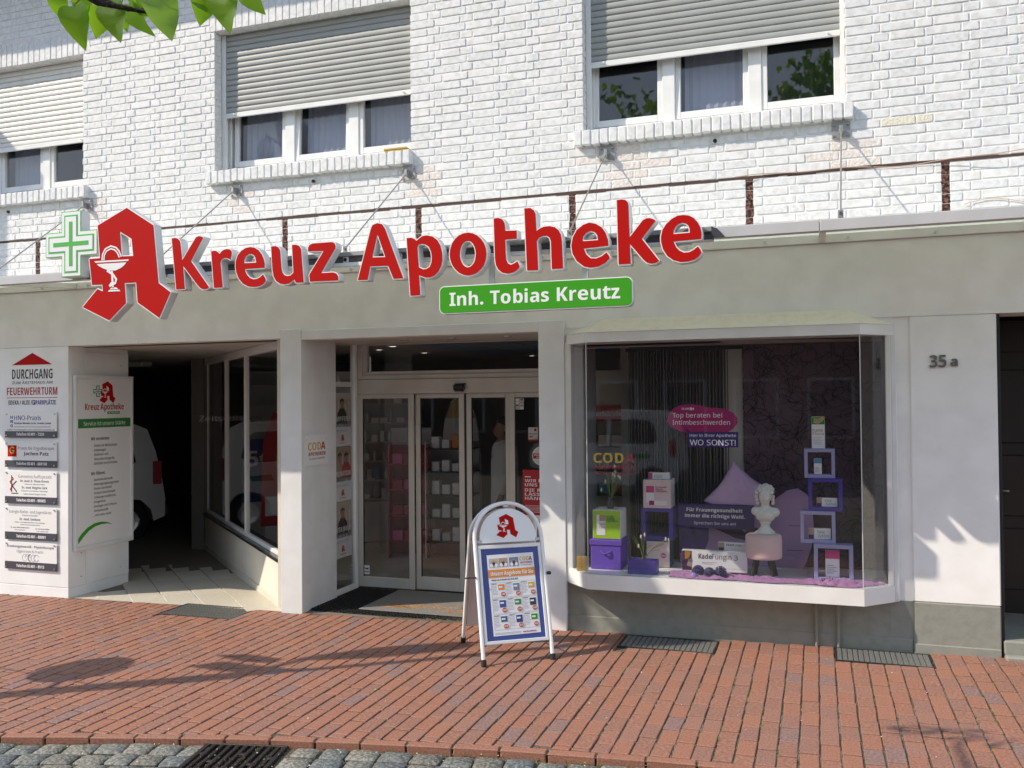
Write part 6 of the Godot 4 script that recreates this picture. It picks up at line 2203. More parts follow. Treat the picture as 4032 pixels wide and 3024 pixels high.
# ---------------------------------------------------------------- inside the shop
func build_shop() -> void:
	var g := gy(-3.5)
	var room := node(house, "sales_room")
	var s := st()
	quad(s, Vector3(-8.0, g - 0.02, -16.2), Vector3(2.6, g - 0.02, -16.2), Vector3(2.6, g - 0.02, Z - 0.36), Vector3(-4.72, g - 0.02, Z - 0.36))
	tri(s, Vector3(-8.0, g - 0.02, -16.2), Vector3(-4.72, g - 0.02, Z - 0.36), Vector3(-8.0, g - 0.02, -10.4))
	put(room, "floor_bed", s, M.grout)
	var ti := st()
	stone(ti, 0.445, 0.445, 0.02, 0.002, 0.002, Transform3D.IDENTITY, 0.0004)
	ti.generate_normals()
	var tm := ti.commit()
	for i in 8:
		for j in 8:
			var o := put_mesh(room, "floor_tile", tm, M.tile[rng.randi() % 4])
			var q := Vector2(-4.0, -8.85) + Vector2(0.71, -0.71) * (i - 3) * 0.45 + Vector2(-0.71, -0.71) * j * 0.45
			if q.y > -8.78 or q.x < -6.2:
				o.queue_free()
				room.remove_child(o)
				continue
			o.transform = Transform3D(Basis.from_euler(Vector3(-PI / 2.0, 0, 0)).rotated(UP, PI / 4.0), Vector3(q.x, g - 0.004, q.y))
	block(room, "partition", Vector3(-1.95, g, -12.0), Vector3(-1.85, 2.76, -9.2), M.room)
	block(room, "far_wall", Vector3(-8.0, g, -15.1), Vector3(2.6, 2.62, -15.0), M.room)
	# wall shelf with rows of packs, seen through the left door leaf
	var sh := thing("wall_shelf", "white wall shelving full of packs behind the left door pane", "shelf", Vector3(-6.35, g, -11.0), 0.62)
	block(sh, "back_panel", Vector3(-1.2, 0, -0.3), Vector3(1.2, 2.4, -0.27), M.shelf_white)
	block(sh, "base", Vector3(-1.2, 0, -0.27), Vector3(1.2, 0.55, 0.12), M.shelf_white, 0.01)
	var rot := Basis(UP, 0.62)
	for r in 7:
		var y := 0.58 + r * 0.27
		block(sh, "shelf_board", Vector3(-1.2, y - 0.012, -0.27), Vector3(1.2, y, 0.02), M.shelf_white)
	var kinds := []
	for k in 6:
		var b := st()
		if k == 4:
			lathe(b, [[0.0, 0.0], [0.022, 0.0], [0.024, 0.1], [0.012, 0.118], [0.012, 0.14], [0.0, 0.14]], Vector3.ZERO, 10)
		elif k == 5:
			lathe(b, [[0.0, 0.0], [0.018, 0.0], [0.02, 0.15], [0.02, 0.17], [0.0, 0.17]], Vector3.ZERO, 10)
		else:
			box(b, Vector3(-[0.03, 0.045, 0.025, 0.055][k], 0, -0.03), Vector3([0.03, 0.045, 0.025, 0.055][k], [0.15, 0.1, 0.17, 0.07][k], 0.03), 0.002)
		b.generate_normals()
		kinds.append(b.commit())
	var tones := [M.white, M.paper, M.white_gloss, M.sky_blue, M.pale_pink, M.white, M.photo_tan, M.white]
	for r in 7:
		var y := 0.58 + r * 0.27
		var x := -0.35
		while x < 1.15:
			var k := rng.randi() % 6
			var o := put_mesh(self, "product_pack", kinds[k], tones[rng.randi() % tones.size()])
			o.transform = Transform3D(rot.rotated(UP, rng.randf_range(-0.15, 0.15)), sh.position + rot * Vector3(x, y + 0.0005, -0.08 + rng.randf_range(-0.03, 0.02)))
			tag(o, "small pharmacy pack on the %s board of the white wall shelving" % ["lowest", "second lowest", "third lowest", "fourth", "third highest", "second highest", "highest"][r], "pack", "packs on the white wall shelving")
			x += rng.randf_range(0.105, 0.14)
	# red promotion stand
	var rs := thing("promotion_stand", "tall red cardboard promotion stand behind the sliding door", "display stand", Vector3(-4.92, g, -10.3), 0.35)
	block(rs, "back", Vector3(-0.26, 0, -0.2), Vector3(0.26, 1.5, -0.18), M.red_print)
	block(rs, "side", Vector3(-0.26, 0, -0.18), Vector3(-0.245, 1.42, 0.16), M.red_print)
	block(rs, "side", Vector3(0.245, 0, -0.18), Vector3(0.26, 1.42, 0.16), M.red_print)
	block(rs, "header", Vector3(-0.26, 1.4, -0.17), Vector3(0.26, 1.62, -0.15), M.ink_soft)
	for k in 4:
		block(rs, "tray", Vector3(-0.24, 0.2 + k * 0.32, -0.17), Vector3(0.24, 0.22 + k * 0.32, 0.16), M.red_print)
		for q in 3:
			block(rs, "pack", Vector3(-0.21 + q * 0.145, 0.221 + k * 0.32, -0.02), Vector3(-0.085 + q * 0.145, 0.34 + k * 0.32, 0.13), M.pink if (q + k) % 3 == 0 else M.ink_red, 0.003)
	# grey island shelf
	var gs := thing("island_shelf", "grey island shelf with white packs and orange tubes beside the red stand", "shelf", Vector3(-4.36, g, -10.35), 0.1)
	block(gs, "back", Vector3(-0.3, 0, -0.25), Vector3(0.3, 1.45, -0.22), M.alu_grey)
	block(gs, "side", Vector3(-0.31, 0, -0.25), Vector3(-0.295, 1.45, 0.15), M.alu)
	for k in 5:
		block(gs, "shelf_board", Vector3(-0.29, 0.2 + k * 0.29, -0.22), Vector3(0.3, 0.212 + k * 0.29, 0.17), M.black)
		for q in 4:
			var h: float = [0.14, 0.1, 0.17, 0.12][(q + k) % 4]
			block(gs, "pack", Vector3(-0.25 + q * 0.135, 0.2125 + k * 0.29, -0.05), Vector3(-0.15 + q * 0.135, 0.2125 + k * 0.29 + h, 0.06), M.orange if k == 4 and q > 1 else M.white, 0.003)
	var cone := thing("display_figure", "tall white standing display with yellow top behind the island shelf", "display", Vector3(-4.75, g, -11.6))
	plate(cone, "panel", pv([-0.32, 0.0, 0.32, 0.0, 0.3, 1.2, 0.24, 1.7, 0.14, 1.95, 0.0, 2.05, -0.14, 1.95, -0.24, 1.7, -0.3, 1.2]), -0.01, 0.01, M.paper)
	plate(cone, "yellow_cap", pv([-0.225, 1.72, 0.225, 1.72, 0.14, 1.94, 0.0, 2.03, -0.14, 1.94]), 0.011, 0.013, M.gold)
	var cn := thing("sales_counter", "dark sales counter in the depth of the shop", "counter", Vector3(-2.95, g, -11.5))
	block(cn, "body", Vector3(-0.75, 0, -0.4), Vector3(0.75, 0.95, 0.1), M.frame_beige)
	block(cn, "top", Vector3(-0.8, 0.95, -0.45), Vector3(0.8, 0.99, 0.15), M.black, 0.006)
	block(cn, "screen", Vector3(-0.55, 0.99, -0.1), Vector3(-0.15, 1.35, -0.06), M.frame_beige, 0.01)
	# shelf and red sign glimpsed at the left of the show window
	var rk := thing("plaster_rack", "tall shop rack with red header sign seen through the left of the show window", "shelf", Vector3(-2.55, g, -9.9))
	block(rk, "back", Vector3(-0.45, 0, -0.12), Vector3(0.55, 2.3, -0.1), M.room)
	block(rk, "header", Vector3(-0.4, 1.72, -0.04), Vector3(0.5, 1.9, -0.02), M.ink_red)
	words(rk, "Pflaster und Verbände", -0.35, 0.45, 1.78, 0.05, -0.02, M.paper)
	for k in 5:
		block(rk, "shelf_board", Vector3(-0.42, 0.35 + k * 0.27, -0.1), Vector3(0.52, 0.362 + k * 0.27, 0.14), M.black)
		for q in 6:
			block(rk, "pack", Vector3(-0.4 + q * 0.15, 0.3625 + k * 0.27, -0.03), Vector3(-0.28 + q * 0.15, 0.48 + k * 0.27, 0.05), [M.white, M.red_print, M.sky_blue, M.paper][(q * 3 + k) % 4], 0.002)
	# ceiling lamps
	var spots := [[-5.0, -10.0], [-5.5, -10.6], [-5.3, -11.6], [-4.6, -12.4], [-4.2, -13.2], [-2.6, -9.6], [-1.2, -9.6]]
	for i in spots.size():
		var q: Array = spots[i]
		var l := thing("ceiling_lamp", "small round lit ceiling lamp inside the pharmacy", "lamp", Vector3(q[0], 2.618, q[1]), 0.0, "round ceiling lamps inside the shop")
		s = st()
		lathe(s, [[0.045, 0.0], [0.055, -0.006], [0.075, -0.008], [0.08, 0.0]], Vector3.ZERO, 18)
		put(l, "ring", s, M.alu)
		s = st()
		lathe(s, [[0.0, -0.004], [0.045, -0.004], [0.045, 0.0]], Vector3.ZERO, 16)
		put(l, "bulb", s, glow(1.0, 0.92, 0.78, 3.0))
		var o := SpotLight3D.new()
		o.name = "light"
		l.add_child(o)
		o.position.y = -0.012
		o.rotation_degrees.x = -90
		o.spot_angle = 62
		o.spot_range = 20
		o.spot_attenuation = 2.0
		o.light_size = 0.045
		o.light_energy = 0.06
		o.light_color = Color(1, 0.94, 0.84)
		o.shadow_enabled = true
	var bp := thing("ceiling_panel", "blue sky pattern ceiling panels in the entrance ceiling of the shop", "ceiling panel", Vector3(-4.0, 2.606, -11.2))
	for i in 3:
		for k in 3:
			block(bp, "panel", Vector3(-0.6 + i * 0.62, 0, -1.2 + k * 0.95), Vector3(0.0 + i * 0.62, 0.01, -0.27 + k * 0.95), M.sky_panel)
	# posters in the side window, facing out
	var posters := [[1.472, 2.024, "IMPFEN?", "APOTHEKE!", "poster of a woman showing her arm, topmost in the side window"], [0.905, 1.465, "MEDIKATION", "MANAGEN WIR", "poster of two people in helmets, middle one in the side window"], [0.326, 0.9, "UNTER DRUCK?", "CHECKEN WIR", "poster of a man in dark red, lowest in the side window"]]
	for i in 3:
		var q: Array = posters[i]
		var p := thing("window_poster", q[4], "poster", Vector3(-4.652, q[0], -7.955), PI / 2.0, "posters in the side window")
		var h: float = q[1] - q[0]
		sheet(p, "paper", 0.0, 0.0, 0.36, h, 0.0, M.paper)
		sheet(p, "photo", 0.0, h * 0.42, 0.36, h, 0.0012, [M.photo_tan, M.photo_warm, M.photo_tan][i])
		for b in 5:
			sheet(p, "photo_backdrop", 0.02 + b * 0.07, h * 0.5, 0.05 + b * 0.07, h * (0.8 + 0.04 * (b % 3)), 0.0018, M.photo_grey, 0.0005)
		for f in (2 if i == 1 else 1):
			var cx := 0.12 + f * 0.13 if i == 1 else 0.17
			plate(p, "photo_figure", pv([cx - 0.1, h * 0.42, cx + 0.11, h * 0.42, cx + 0.09, h * 0.62, cx + 0.04, h * 0.72, cx - 0.04, h * 0.72, cx - 0.09, h * 0.62]), 0.0018 + f * 0.0006, 0.0024 + f * 0.0006, [M.poster_dark, M.red_print if f else M.photo_warm, M.poster_dark][i])
			plate(p, "photo_figure", oval(cx, h * 0.79, 0.035, 0.05, 16), 0.0025 + f * 0.0006, 0.003 + f * 0.0006, M.photo_skin)
			plate(p, "photo_figure", pv([cx - 0.045, h * 0.78, cx - 0.04, h * 0.87, cx, h * 0.905, cx + 0.04, h * 0.87, cx + 0.042, h * 0.81, cx + 0.02, h * 0.85, cx - 0.025, h * 0.84]), 0.0031 + f * 0.0006, 0.0036 + f * 0.0006, M.hair)
		words(p, q[2], 0.015, 0.33, h * 0.47, 0.05, 0.0048, M.paper, true)
		words(p, q[3], 0.01, 0.35, h * 0.365, 0.05, 0.0048, M.ink_grey, true)
		for b in 2:
			sheet(p, "print", 0.03, h * 0.3 - b * 0.014, 0.3, h * 0.3 + 0.004 - b * 0.014, 0.0012, M.ink_soft)
		mini_logo(p, 0.18, h * 0.16, 0.07, 0.0012)
		sheet(p, "print", 0.12, h * 0.06, 0.24, h * 0.07, 0.0012, M.ink_red)
	# prints on the door glass
	var zd := -8.452
	var rp := thing("door_poster", "red poster with white capital lettering on the right door pane", "poster", Vector3(0, 0, zd))
	sheet(rp, "paper", -2.797, 0.788, -2.33, 1.238, 0.0, M.red_poster)
	sheet(rp, "rule", -2.775, 1.164, -2.71, 1.174, 0.001, M.paper)
	var y := 1.115
	for l in [["WIR HÄNGEN", 0.4], ["UNS REIN.", 0.33], ["DIE REGION", 0.38], ["LÄSST UNS", 0.36], ["HÄNGEN.", 0.3]]:
		words(rp, l[0], -2.775, -2.775 + l[1], y, 0.031, 0.0, M.paper, true)
		y -= 0.041 if l[0] != "UNS REIN." else 0.052
	for k in 6:
		sheet(rp, "print", -2.775, 0.88 - k * 0.013, -2.4, 0.885 - k * 0.013, 0.0008, M.pale_pink)
	sheet(rp, "white_footer", -2.797, 0.73, -2.33, 0.787, 0.0, M.paper)
	var pay := thing("payment_stickers", "eight small payment stickers in the corner of the right door pane", "sticker", Vector3(0, 0, zd))
	for i in 2:
		for k in 4:
			var o := Vector2(-2.868 + i * 0.047, 1.926 - k * 0.028)
			sheet(pay, "sticker", o.x, o.y, o.x + 0.042, o.y + 0.024, 0.0, M.paper)
			sheet(pay, "print", o.x + 0.006, o.y + 0.006, o.x + 0.036, o.y + 0.018, 0.0008, [M.paper, M.ink_blue, M.paper, M.ink_soft, M.ink_blue, M.terracotta, M.ink_soft, M.paper][k * 2 + i])
	var rd := thing("round_sticker", "round white sticker with red middle band on the right door pane", "sticker", Vector3(0, 0, zd))
	plate(rd, "disc", oval(-2.6, 1.377, 0.094, 0.094, 32), 0.0, 0.001, M.paper)
	plate(rd, "ring", oval(-2.6, 1.377, 0.085, 0.085, 32), 0.001, 0.0014, M.shelf_white)
	sheet(rd, "band", -2.685, 1.352, -2.52, 1.402, 0.0024, M.ink_red)
	words(rd, "PRÄQUALIFIZIERT", -2.672, -2.53, 1.38, 0.014, 0.0024, M.paper, true)
	words(rd, "2023 - 2028", -2.65, -2.55, 1.36, 0.012, 0.0024, M.paper, true)
	var op := thing("opening_notice", "white notice with red spots hanging inside the right door pane", "notice", Vector3(0, 0, zd - 0.05))
	sheet(op, "paper", -2.75, 1.52, -2.65, 1.66, 0.0, M.paper)
	plate(op, "spot", oval(-2.675, 1.635, 0.014, 0.014, 14), 0.0002, 0.0012, M.red)
	sheet(op, "print", -2.74, 1.59, -2.66, 1.6, 0.001, M.ink_soft)
	sheet(op, "print", -2.74, 1.56, -2.7, 1.575, 0.001, M.terracotta)
	sheet(op, "print", -2.75, 1.52, -2.65, 1.54, 0.001, M.red_print)
	var dog := thing("door_sticker", "small white pictogram sticker low on the left door pane", "sticker", Vector3(0, 0, zd + 0.0))
	sheet(dog, "paper", -4.587, 0.1, -4.517, 0.195, 0.0, M.paper)
	plate(dog, "pictogram", pv([-4.58, 0.175, -4.56, 0.165, -4.535, 0.17, -4.527, 0.155, -4.54, 0.15, -4.555, 0.155, -4.575, 0.16]), 0.0002, 0.0012, M.ink)
	sheet(dog, "print", -4.58, 0.12, -4.525, 0.135, 0.001, M.ink_soft)
	var gd := thing("green_display", "green cardboard display inside the right door pane", "display", Vector3(-2.68, g, -8.95))
	block(gd, "panel", Vector3(-0.1, 0, -0.1), Vector3(0.12, 1.48, -0.06), M.green_deep)
	block(gd, "base", Vector3(-0.14, 0, -0.16), Vector3(0.16, 0.95, 0.02), M.shelf_white, 0.006)
	# shop things behind the passage window
	var pp := thing("red_backpack_poster", "red promotion board behind the passage window", "display", Vector3(-6.05, g, -9.15), 0.74)
	plate(pp, "board", pv([-0.25, 0.5, 0.25, 0.5, 0.27, 1.3, 0.2, 1.75, -0.1, 1.85, -0.22, 1.5]), -0.01, 0.0, M.red_print)
	plate(pp, "picture", oval(0.05, 1.25, 0.13, 0.2, 20), 0.0, 0.003, M.terracotta)
	sheet(pp, "note", -0.2, 0.62, 0.1, 0.85, 0.012, M.paper)
	block(pp, "stand", Vector3(-0.2, 0, -0.2), Vector3(0.2, 0.5, 0.0), M.shelf_white)
	var pb := thing("price_board", "dark blue five euro price board behind the passage window", "display", Vector3(-6.75, g, -9.7), 0.74)
	sheet(pb, "board", -0.22, 0.7, 0.22, 1.5, 0.0, M.ink_blue, 0.012)
	words(pb, "5€", -0.15, 0.15, 1.15, 0.2, 0.0, M.paper, true)
	block(pb, "stand", Vector3(-0.2, 0, -0.2), Vector3(0.2, 0.7, -0.012), M.shelf_white)
	var pn := thing("window_note", "faint grey word Zeitschriften on the passage window", "lettering", Vector3(-7.1, 1.7, -9.46), 0.74)
	words(pn, "Zeitschriften", -0.3, 0.45, 0.0, 0.07, 0.0, M.ink_soft)


func build_person() -> void:
	var g := gy(-3.5)
	var p := thing("person", "person in a long white coat and dark trousers standing inside the door", "person", Vector3(-3.55, g, -10.05), -1.15)
	# local: faces -x turned by the node's rotation; standing, right arm hanging, head slightly bowed
	var k := 1.0
	var body := [
		[Vector3(0, 1.44, 0), Vector3(0, 1.52, 0.015), 0.055, 0.05],
		[Vector3(0, 1.6, 0.02), Vector3(0, 1.66, 0.01), 0.085, 0.092],
		[Vector3(0, 1.565, 0.06), Vector3(0, 1.6, 0.065), 0.045, 0.06],
		[Vector3(0, 1.62, 0.1), Vector3(0, 1.595, 0.118), 0.012, 0.016],
		[Vector3(0, 1.572, 0.105), Vector3(0, 1.572, 0.105), 0.016, 0.016],
		[Vector3(-0.085, 1.61, 0.01), Vector3(-0.085, 1.64, 0.005), 0.016, 0.02],
		[Vector3(0.085, 1.61, 0.01), Vector3(0.085, 1.64, 0.005), 0.016, 0.02],
		[Vector3(0, 1.4, 0), Vector3(0, 1.0, 0), 0.13, 0.12],
		[Vector3(-0.09, 0.95, 0), Vector3(-0.1, 0.5, 0.01), 0.08, 0.058],
		[Vector3(-0.1, 0.5, 0.01), Vector3(-0.1, 0.1, -0.02), 0.055, 0.04],
		[Vector3(0.09, 0.95, 0), Vector3(0.1, 0.5, 0.02), 0.08, 0.058],
		[Vector3(0.1, 0.5, 0.02), Vector3(0.1, 0.1, 0.0), 0.055, 0.04],
	]
	for sx in [-1.0, 1.0]:
		body.append([Vector3(sx * 0.19, 1.38, 0), Vector3(sx * 0.24, 1.1, -0.01), 0.05, 0.04])
		body.append([Vector3(sx * 0.24, 1.1, -0.01), Vector3(sx * 0.24, 0.86, 0.06), 0.038, 0.027])
		body.append([Vector3(sx * 0.24, 0.85, 0.06), Vector3(sx * 0.235, 0.785, 0.075), 0.03, 0.034])
		for f in 4:
			var o := Vector3(sx * 0.237, 0.775, 0.05 + f * 0.019)
			var l: float = [0.06, 0.075, 0.08, 0.07][f]
			body.append([o, o + Vector3(-sx * 0.005, -l * 0.55, 0.006), 0.0095, 0.009])
			body.append([o + Vector3(-sx * 0.005, -l * 0.55, 0.006), o + Vector3(-sx * 0.018, -l, 0.014), 0.009, 0.0075])
		body.append([Vector3(sx * 0.228, 0.825, 0.09), Vector3(sx * 0.215, 0.78, 0.118), 0.0115, 0.009])
	put(p, "body", flesh(body, 0.013, 0.03), M.skin)
	var coat := [
		[Vector3(-0.13, 1.4, -0.005), Vector3(0.13, 1.4, -0.005), 0.085, 0.085],
		[Vector3(0, 1.36, 0.0), Vector3(0, 1.1, 0.01), 0.155, 0.15],
		[Vector3(-0.06, 1.25, 0.0), Vector3(-0.08, 0.62, 0.0), 0.15, 0.17],
		[Vector3(0.06, 1.25, 0.0), Vector3(0.08, 0.62, 0.0), 0.15, 0.17],
	]
	for sx in [-1.0, 1.0]:
		coat.append([Vector3(sx * 0.17, 1.4, 0), Vector3(sx * 0.245, 1.1, -0.01), 0.075, 0.062])
		coat.append([Vector3(sx * 0.245, 1.1, -0.01), Vector3(sx * 0.24, 0.9, 0.05), 0.062, 0.05])
	put(p, "white_coat", flesh(coat, 0.02, 0.04), M.coat)
	var legs := []
	for sx in [-1.0, 1.0]:
		legs.append([Vector3(sx * 0.09, 0.75, 0), Vector3(sx * 0.1, 0.07, -0.01), 0.085, 0.062])
	put(p, "trousers", flesh(legs, 0.02, 0.03), M.trousers)
	for sx in [-1.0, 1.0]:
		put(p, "shoe", flesh([[Vector3(sx * 0.1, 0.035, -0.05), Vector3(sx * 0.105, 0.03, 0.14), 0.036, 0.03]], 0.012, 0.01), M.black)
	put(p, "hair", flesh([[Vector3(0, 1.66, -0.02), Vector3(0, 1.69, 0.0), 0.1, 0.092], [Vector3(0, 1.62, -0.06), Vector3(0, 1.5, -0.07), 0.075, 0.05], [Vector3(-0.07, 1.63, 0.01), Vector3(-0.07, 1.55, -0.02), 0.03, 0.025], [Vector3(0.07, 1.63, 0.01), Vector3(0.07, 1.55, -0.02), 0.03, 0.025]], 0.014, 0.03), M.hair)
	block(p, "name_badge", Vector3(0.06, 1.28, 0.158), Vector3(0.11, 1.31, 0.163), M.ink_grey, 0.002)


# ---------------------------------------------------------------- street things
func make_van(label: String, at: Vector3, turn: float, group := "") -> Node3D:
	var v := thing("van", label, "van", at, turn, group)
	# long axis along local x, tail at +x
	var roof := pv([-2.0, 0.42, -2.02, 0.75, -1.9, 0.95, -1.2, 1.08, -0.72, 1.62, -0.4, 1.74, 0.6, 1.79, 1.55, 1.76, 1.72, 1.68, 1.84, 1.35, 1.93, 0.95, 1.98, 0.62, 1.97, 0.36, 1.81, 0.3, 1.77, 0.48, 1.63, 0.62, 1.45, 0.66, 1.27, 0.62, 1.13, 0.48, 1.09, 0.28, -0.9, 0.28, -0.94, 0.48, -1.08, 0.62, -1.26, 0.66, -1.44, 0.62, -1.58, 0.48, -1.62, 0.28])
	var s := st()
	slab(s, roof, -0.78, 0.78)
	put(v, "body", s, M.van_paint)
	# slightly narrower upper body cheeks with windows
	for sg in [1.0, -1.0]:
		var z: float = 0.781 * sg
		for q in [[0.62, 1.12, 1.46, 1.12, 1.56, 1.2, 1.5, 1.5, 1.36, 1.6, 0.62, 1.62], [-0.4, 1.12, 0.52, 1.12, 0.52, 1.62, -0.32, 1.62], [-1.08, 1.12, -0.48, 1.12, -0.42, 1.6, -0.6, 1.58]]:
			var w := st()
			slab(w, pv(q), minf(z, z + 0.006 * sg), maxf(z, z + 0.006 * sg))
			put(v, "side_window", w, M.van_glass)
		block(v, "door_handle", Vector3(0.32, 0.98, minf(z, z + 0.025 * sg)), Vector3(0.48, 1.01, maxf(z, z + 0.025 * sg)), M.van_paint, 0.008)
		block(v, "tail_light", Vector3(1.8, 0.85, minf(z - 0.05 * sg, z + 0.008 * sg)), Vector3(1.93, 1.2, maxf(z - 0.05 * sg, z + 0.008 * sg)), M.red_print, 0.01)
		block(v, "rubbing_strip", Vector3(-0.85, 0.55, minf(z, z + 0.012 * sg)), Vector3(0.85, 0.62, maxf(z, z + 0.012 * sg)), M.black, 0.004)
		plate(v, "decal", pv([1.05, 0.82, 1.4, 0.82, 1.45, 0.9, 1.1, 0.92]), minf(z, z + 0.002 * sg), maxf(z, z + 0.002 * sg), M.green_deep)
		for x in [-1.26, 1.45]:
			var wh := node(v, "wheel", Vector3(x, 0.31, 0.68 * sg))
			var w := st()
			var prof := [[0.17, -0.09], [0.29, -0.09], [0.31, -0.06], [0.31, 0.06], [0.29, 0.09], [0.17, 0.09]]
			lathe(w, prof, Vector3.ZERO, 28)
			put(wh, "tyre", w, M.tyre)
			w = st()
			lathe(w, [[0.0, -0.07], [0.05, -0.08], [0.15, -0.06], [0.18, -0.08], [0.18, 0.08], [0.15, 0.06], [0.05, 0.08], [0.0, 0.07]], Vector3.ZERO, 20)
			put(wh, "rim", w, M.hub)
			wh.rotation.x = PI / 2.0
	var w := st()
	box(w, Vector3(1.93, 0.35, -0.76), Vector3(2.05, 0.55, 0.76), 0.03)
	put(v, "rear_bumper", w, M.black)
	w = st()
	box(w, Vector3(-2.1, 0.32, -0.76), Vector3(-1.95, 0.58, 0.76), 0.03)
	put(v, "front_bumper", w, M.black)
	w = st()
	quad(w, Vector3(-0.74, 1.6, -0.68), Vector3(-0.74, 1.6, 0.68), Vector3(-1.18, 1.1, 0.72), Vector3(-1.18, 1.1, -0.72))
	var ws := put(v, "windscreen", w, M.van_glass)
	ws.position = Vector3(-0.012, 0.008, 0)
	return v


func build_street() -> void:
	make_van("white panel van parked in the dark passage behind the pillar", Vector3(-11.22, gy(-11.22) + 0.0, -9.99), 0.927)
	make_van("white van parked across the street, mirrored in the show window", Vector3(-4.6, gy(-4.6) - 0.05, 4.4), 0.0)
	# small yellow dish on a window sill
	var d := thing("clay_dish", "flat mustard yellow dish on the brick sill of the middle window", "dish", Vector3(-3.6, 4.206, Z - 0.02))
	var s := st()
	box(s, Vector3(-0.11, 0, -0.05), Vector3(0.11, 0.022, 0.06), 0.006)
	put(d, "dish", s, M.gold_card)
	s = st()
	for q in [[-0.115, -0.055, 0.115, -0.047], [-0.115, 0.057, 0.115, 0.065], [-0.115, -0.047, -0.107, 0.057], [0.107, -0.047, 0.115, 0.057]]:
		box(s, Vector3(q[0], 0.018, q[1]), Vector3(q[2], 0.034, q[3]), 0.003)
	put(d, "rim", s, M.gold_card)
	# sign post whose shadow lies on the paving
	var base := Vector3(-7.5, gy(-7.5), -3.38)
	var h := Vector3(-0.29, 0, -0.956)
	var l := thing("sign_post", "street post with round sign, arrow boards and added shade globes left of the picture", "sign post", base)
	rod(l, "pole", [Vector3.ZERO, Vector3(0, 3.5, 0)] , 0.085, M.alu_grey, 12)
	rod(l, "swan_neck", [Vector3(0, 3.5, 0), Vector3(0, 3.65, 0) + h * 0.12, Vector3(0, 3.85, 0) + h * 0.3], 0.035, M.alu_grey, 10)
	var up := Transform3D(Basis(h, UP, h.cross(UP)), Vector3.ZERO)
	s = st()
	slab(s, pv([0.3, 3.8, 0.39, 4.0, 0.46, 4.4, 0.45, 4.85, 0.32, 4.95, 0.21, 4.83, 0.18, 4.3, 0.24, 3.95]), -0.06, 0.06, up)
	put(l, "lantern", s, M.alu_grey)
	s = st()
	slab(s, pv([0.37, 3.09, 0.42, 3.29, 0.13, 3.69, 0.0, 3.92, -0.05, 3.73, 0.17, 3.33]), -0.012, 0.012, up)
	put(l, "arrow_board", s, M.white)
	s = st()
	slab(s, pv([0.63, 3.18, 0.58, 3.4, 0.34, 3.7, 0.26, 3.62, 0.4, 3.4]), -0.012, 0.012, up)
	put(l, "arrow_board", s, M.white)
	rod(l, "shade_mast", [Vector3(0, 3.5, 0), Vector3(0, 4.6, 0), Vector3(0, 6.0, 0) + h * 0.08], 0.04, M.alu_grey, 10)  # upper pole and globes: added unseen to shade the sill and entrance post
	rod(l, "shade_mast_arm", [Vector3(0, 5.5, 0) + h * 0.05, Vector3(0, 6.05, 0) + h * 0.3, Vector3(0, 6.12, 0) + h * 0.57], 0.02, M.alu_grey, 8)
	s = st()
	lathe(s, [[0.0, 5.95], [0.12, 5.98], [0.22, 6.15], [0.26, 6.4], [0.2, 6.62], [0.08, 6.78], [0.0, 6.82]], h * 0.08, 24)
	put(l, "shade_globe", s, M.white_gloss)  # rounded shape added only for the curved shade it casts
	s = st()
	lathe(s, [[0.0, 5.68], [0.08, 5.72], [0.13, 5.85], [0.1, 6.0], [0.03, 6.1], [0.0, 6.12]], h * 0.57, 20)
	put(l, "shade_globe", s, M.white_gloss)
	s = st()
	slab(s, oval(0.52, 2.39, 0.3, 0.3, 40), -0.004, 0.004, up)
	put(l, "round_sign", s, M.white)
	s = st()
	tube(s, [Vector3(0, 2.39, 0), Vector3(0, 2.39, 0) + h * 0.26], 0.02)
	put(l, "sign_bracket", s, M.alu_grey)
	rod(l, "cross_wire", [Vector3(0, 2.6, 0) + h * 0.1, Vector3(0, 1.7, 0) + h * 0.82], 0.008, M.black, 5)
	# an unseen floating block, added to shade the left edge of the wall
	var n := thing("neighbour_shade_block", "unseen block on the neighbouring house, added to shade the wall edge, left of the picture", "building", Vector3(-12.2, 0, Z))
	block(n, "shade_block", Vector3(-1.9, 4.9, -1.5), Vector3(1.95, 6.7, 1.2), M.house_pale, 0.01)
	block(n, "wall", Vector3(-1.9, -0.3, -1.5), Vector3(2.25, 7.5, -0.4), M.house_pale)
	for x in [-1.2, 0.1]:
		block(n, "window", Vector3(x, 5.3, 1.2), Vector3(x + 0.9, 6.4, 1.22), M.van_glass, 0.005)
	# houses across the street, seen only in the panes
	var hs := [[-13.0, -6.0, 7.2, M.house, "red brick house across the street, opposite the passage"], [-5.9, 1.2, 6.2, M.house, "low red brick house across the street, opposite the show window"], [1.3, 8.0, 7.6, M.house, "tall red brick house across the street, opposite the dark door"]]
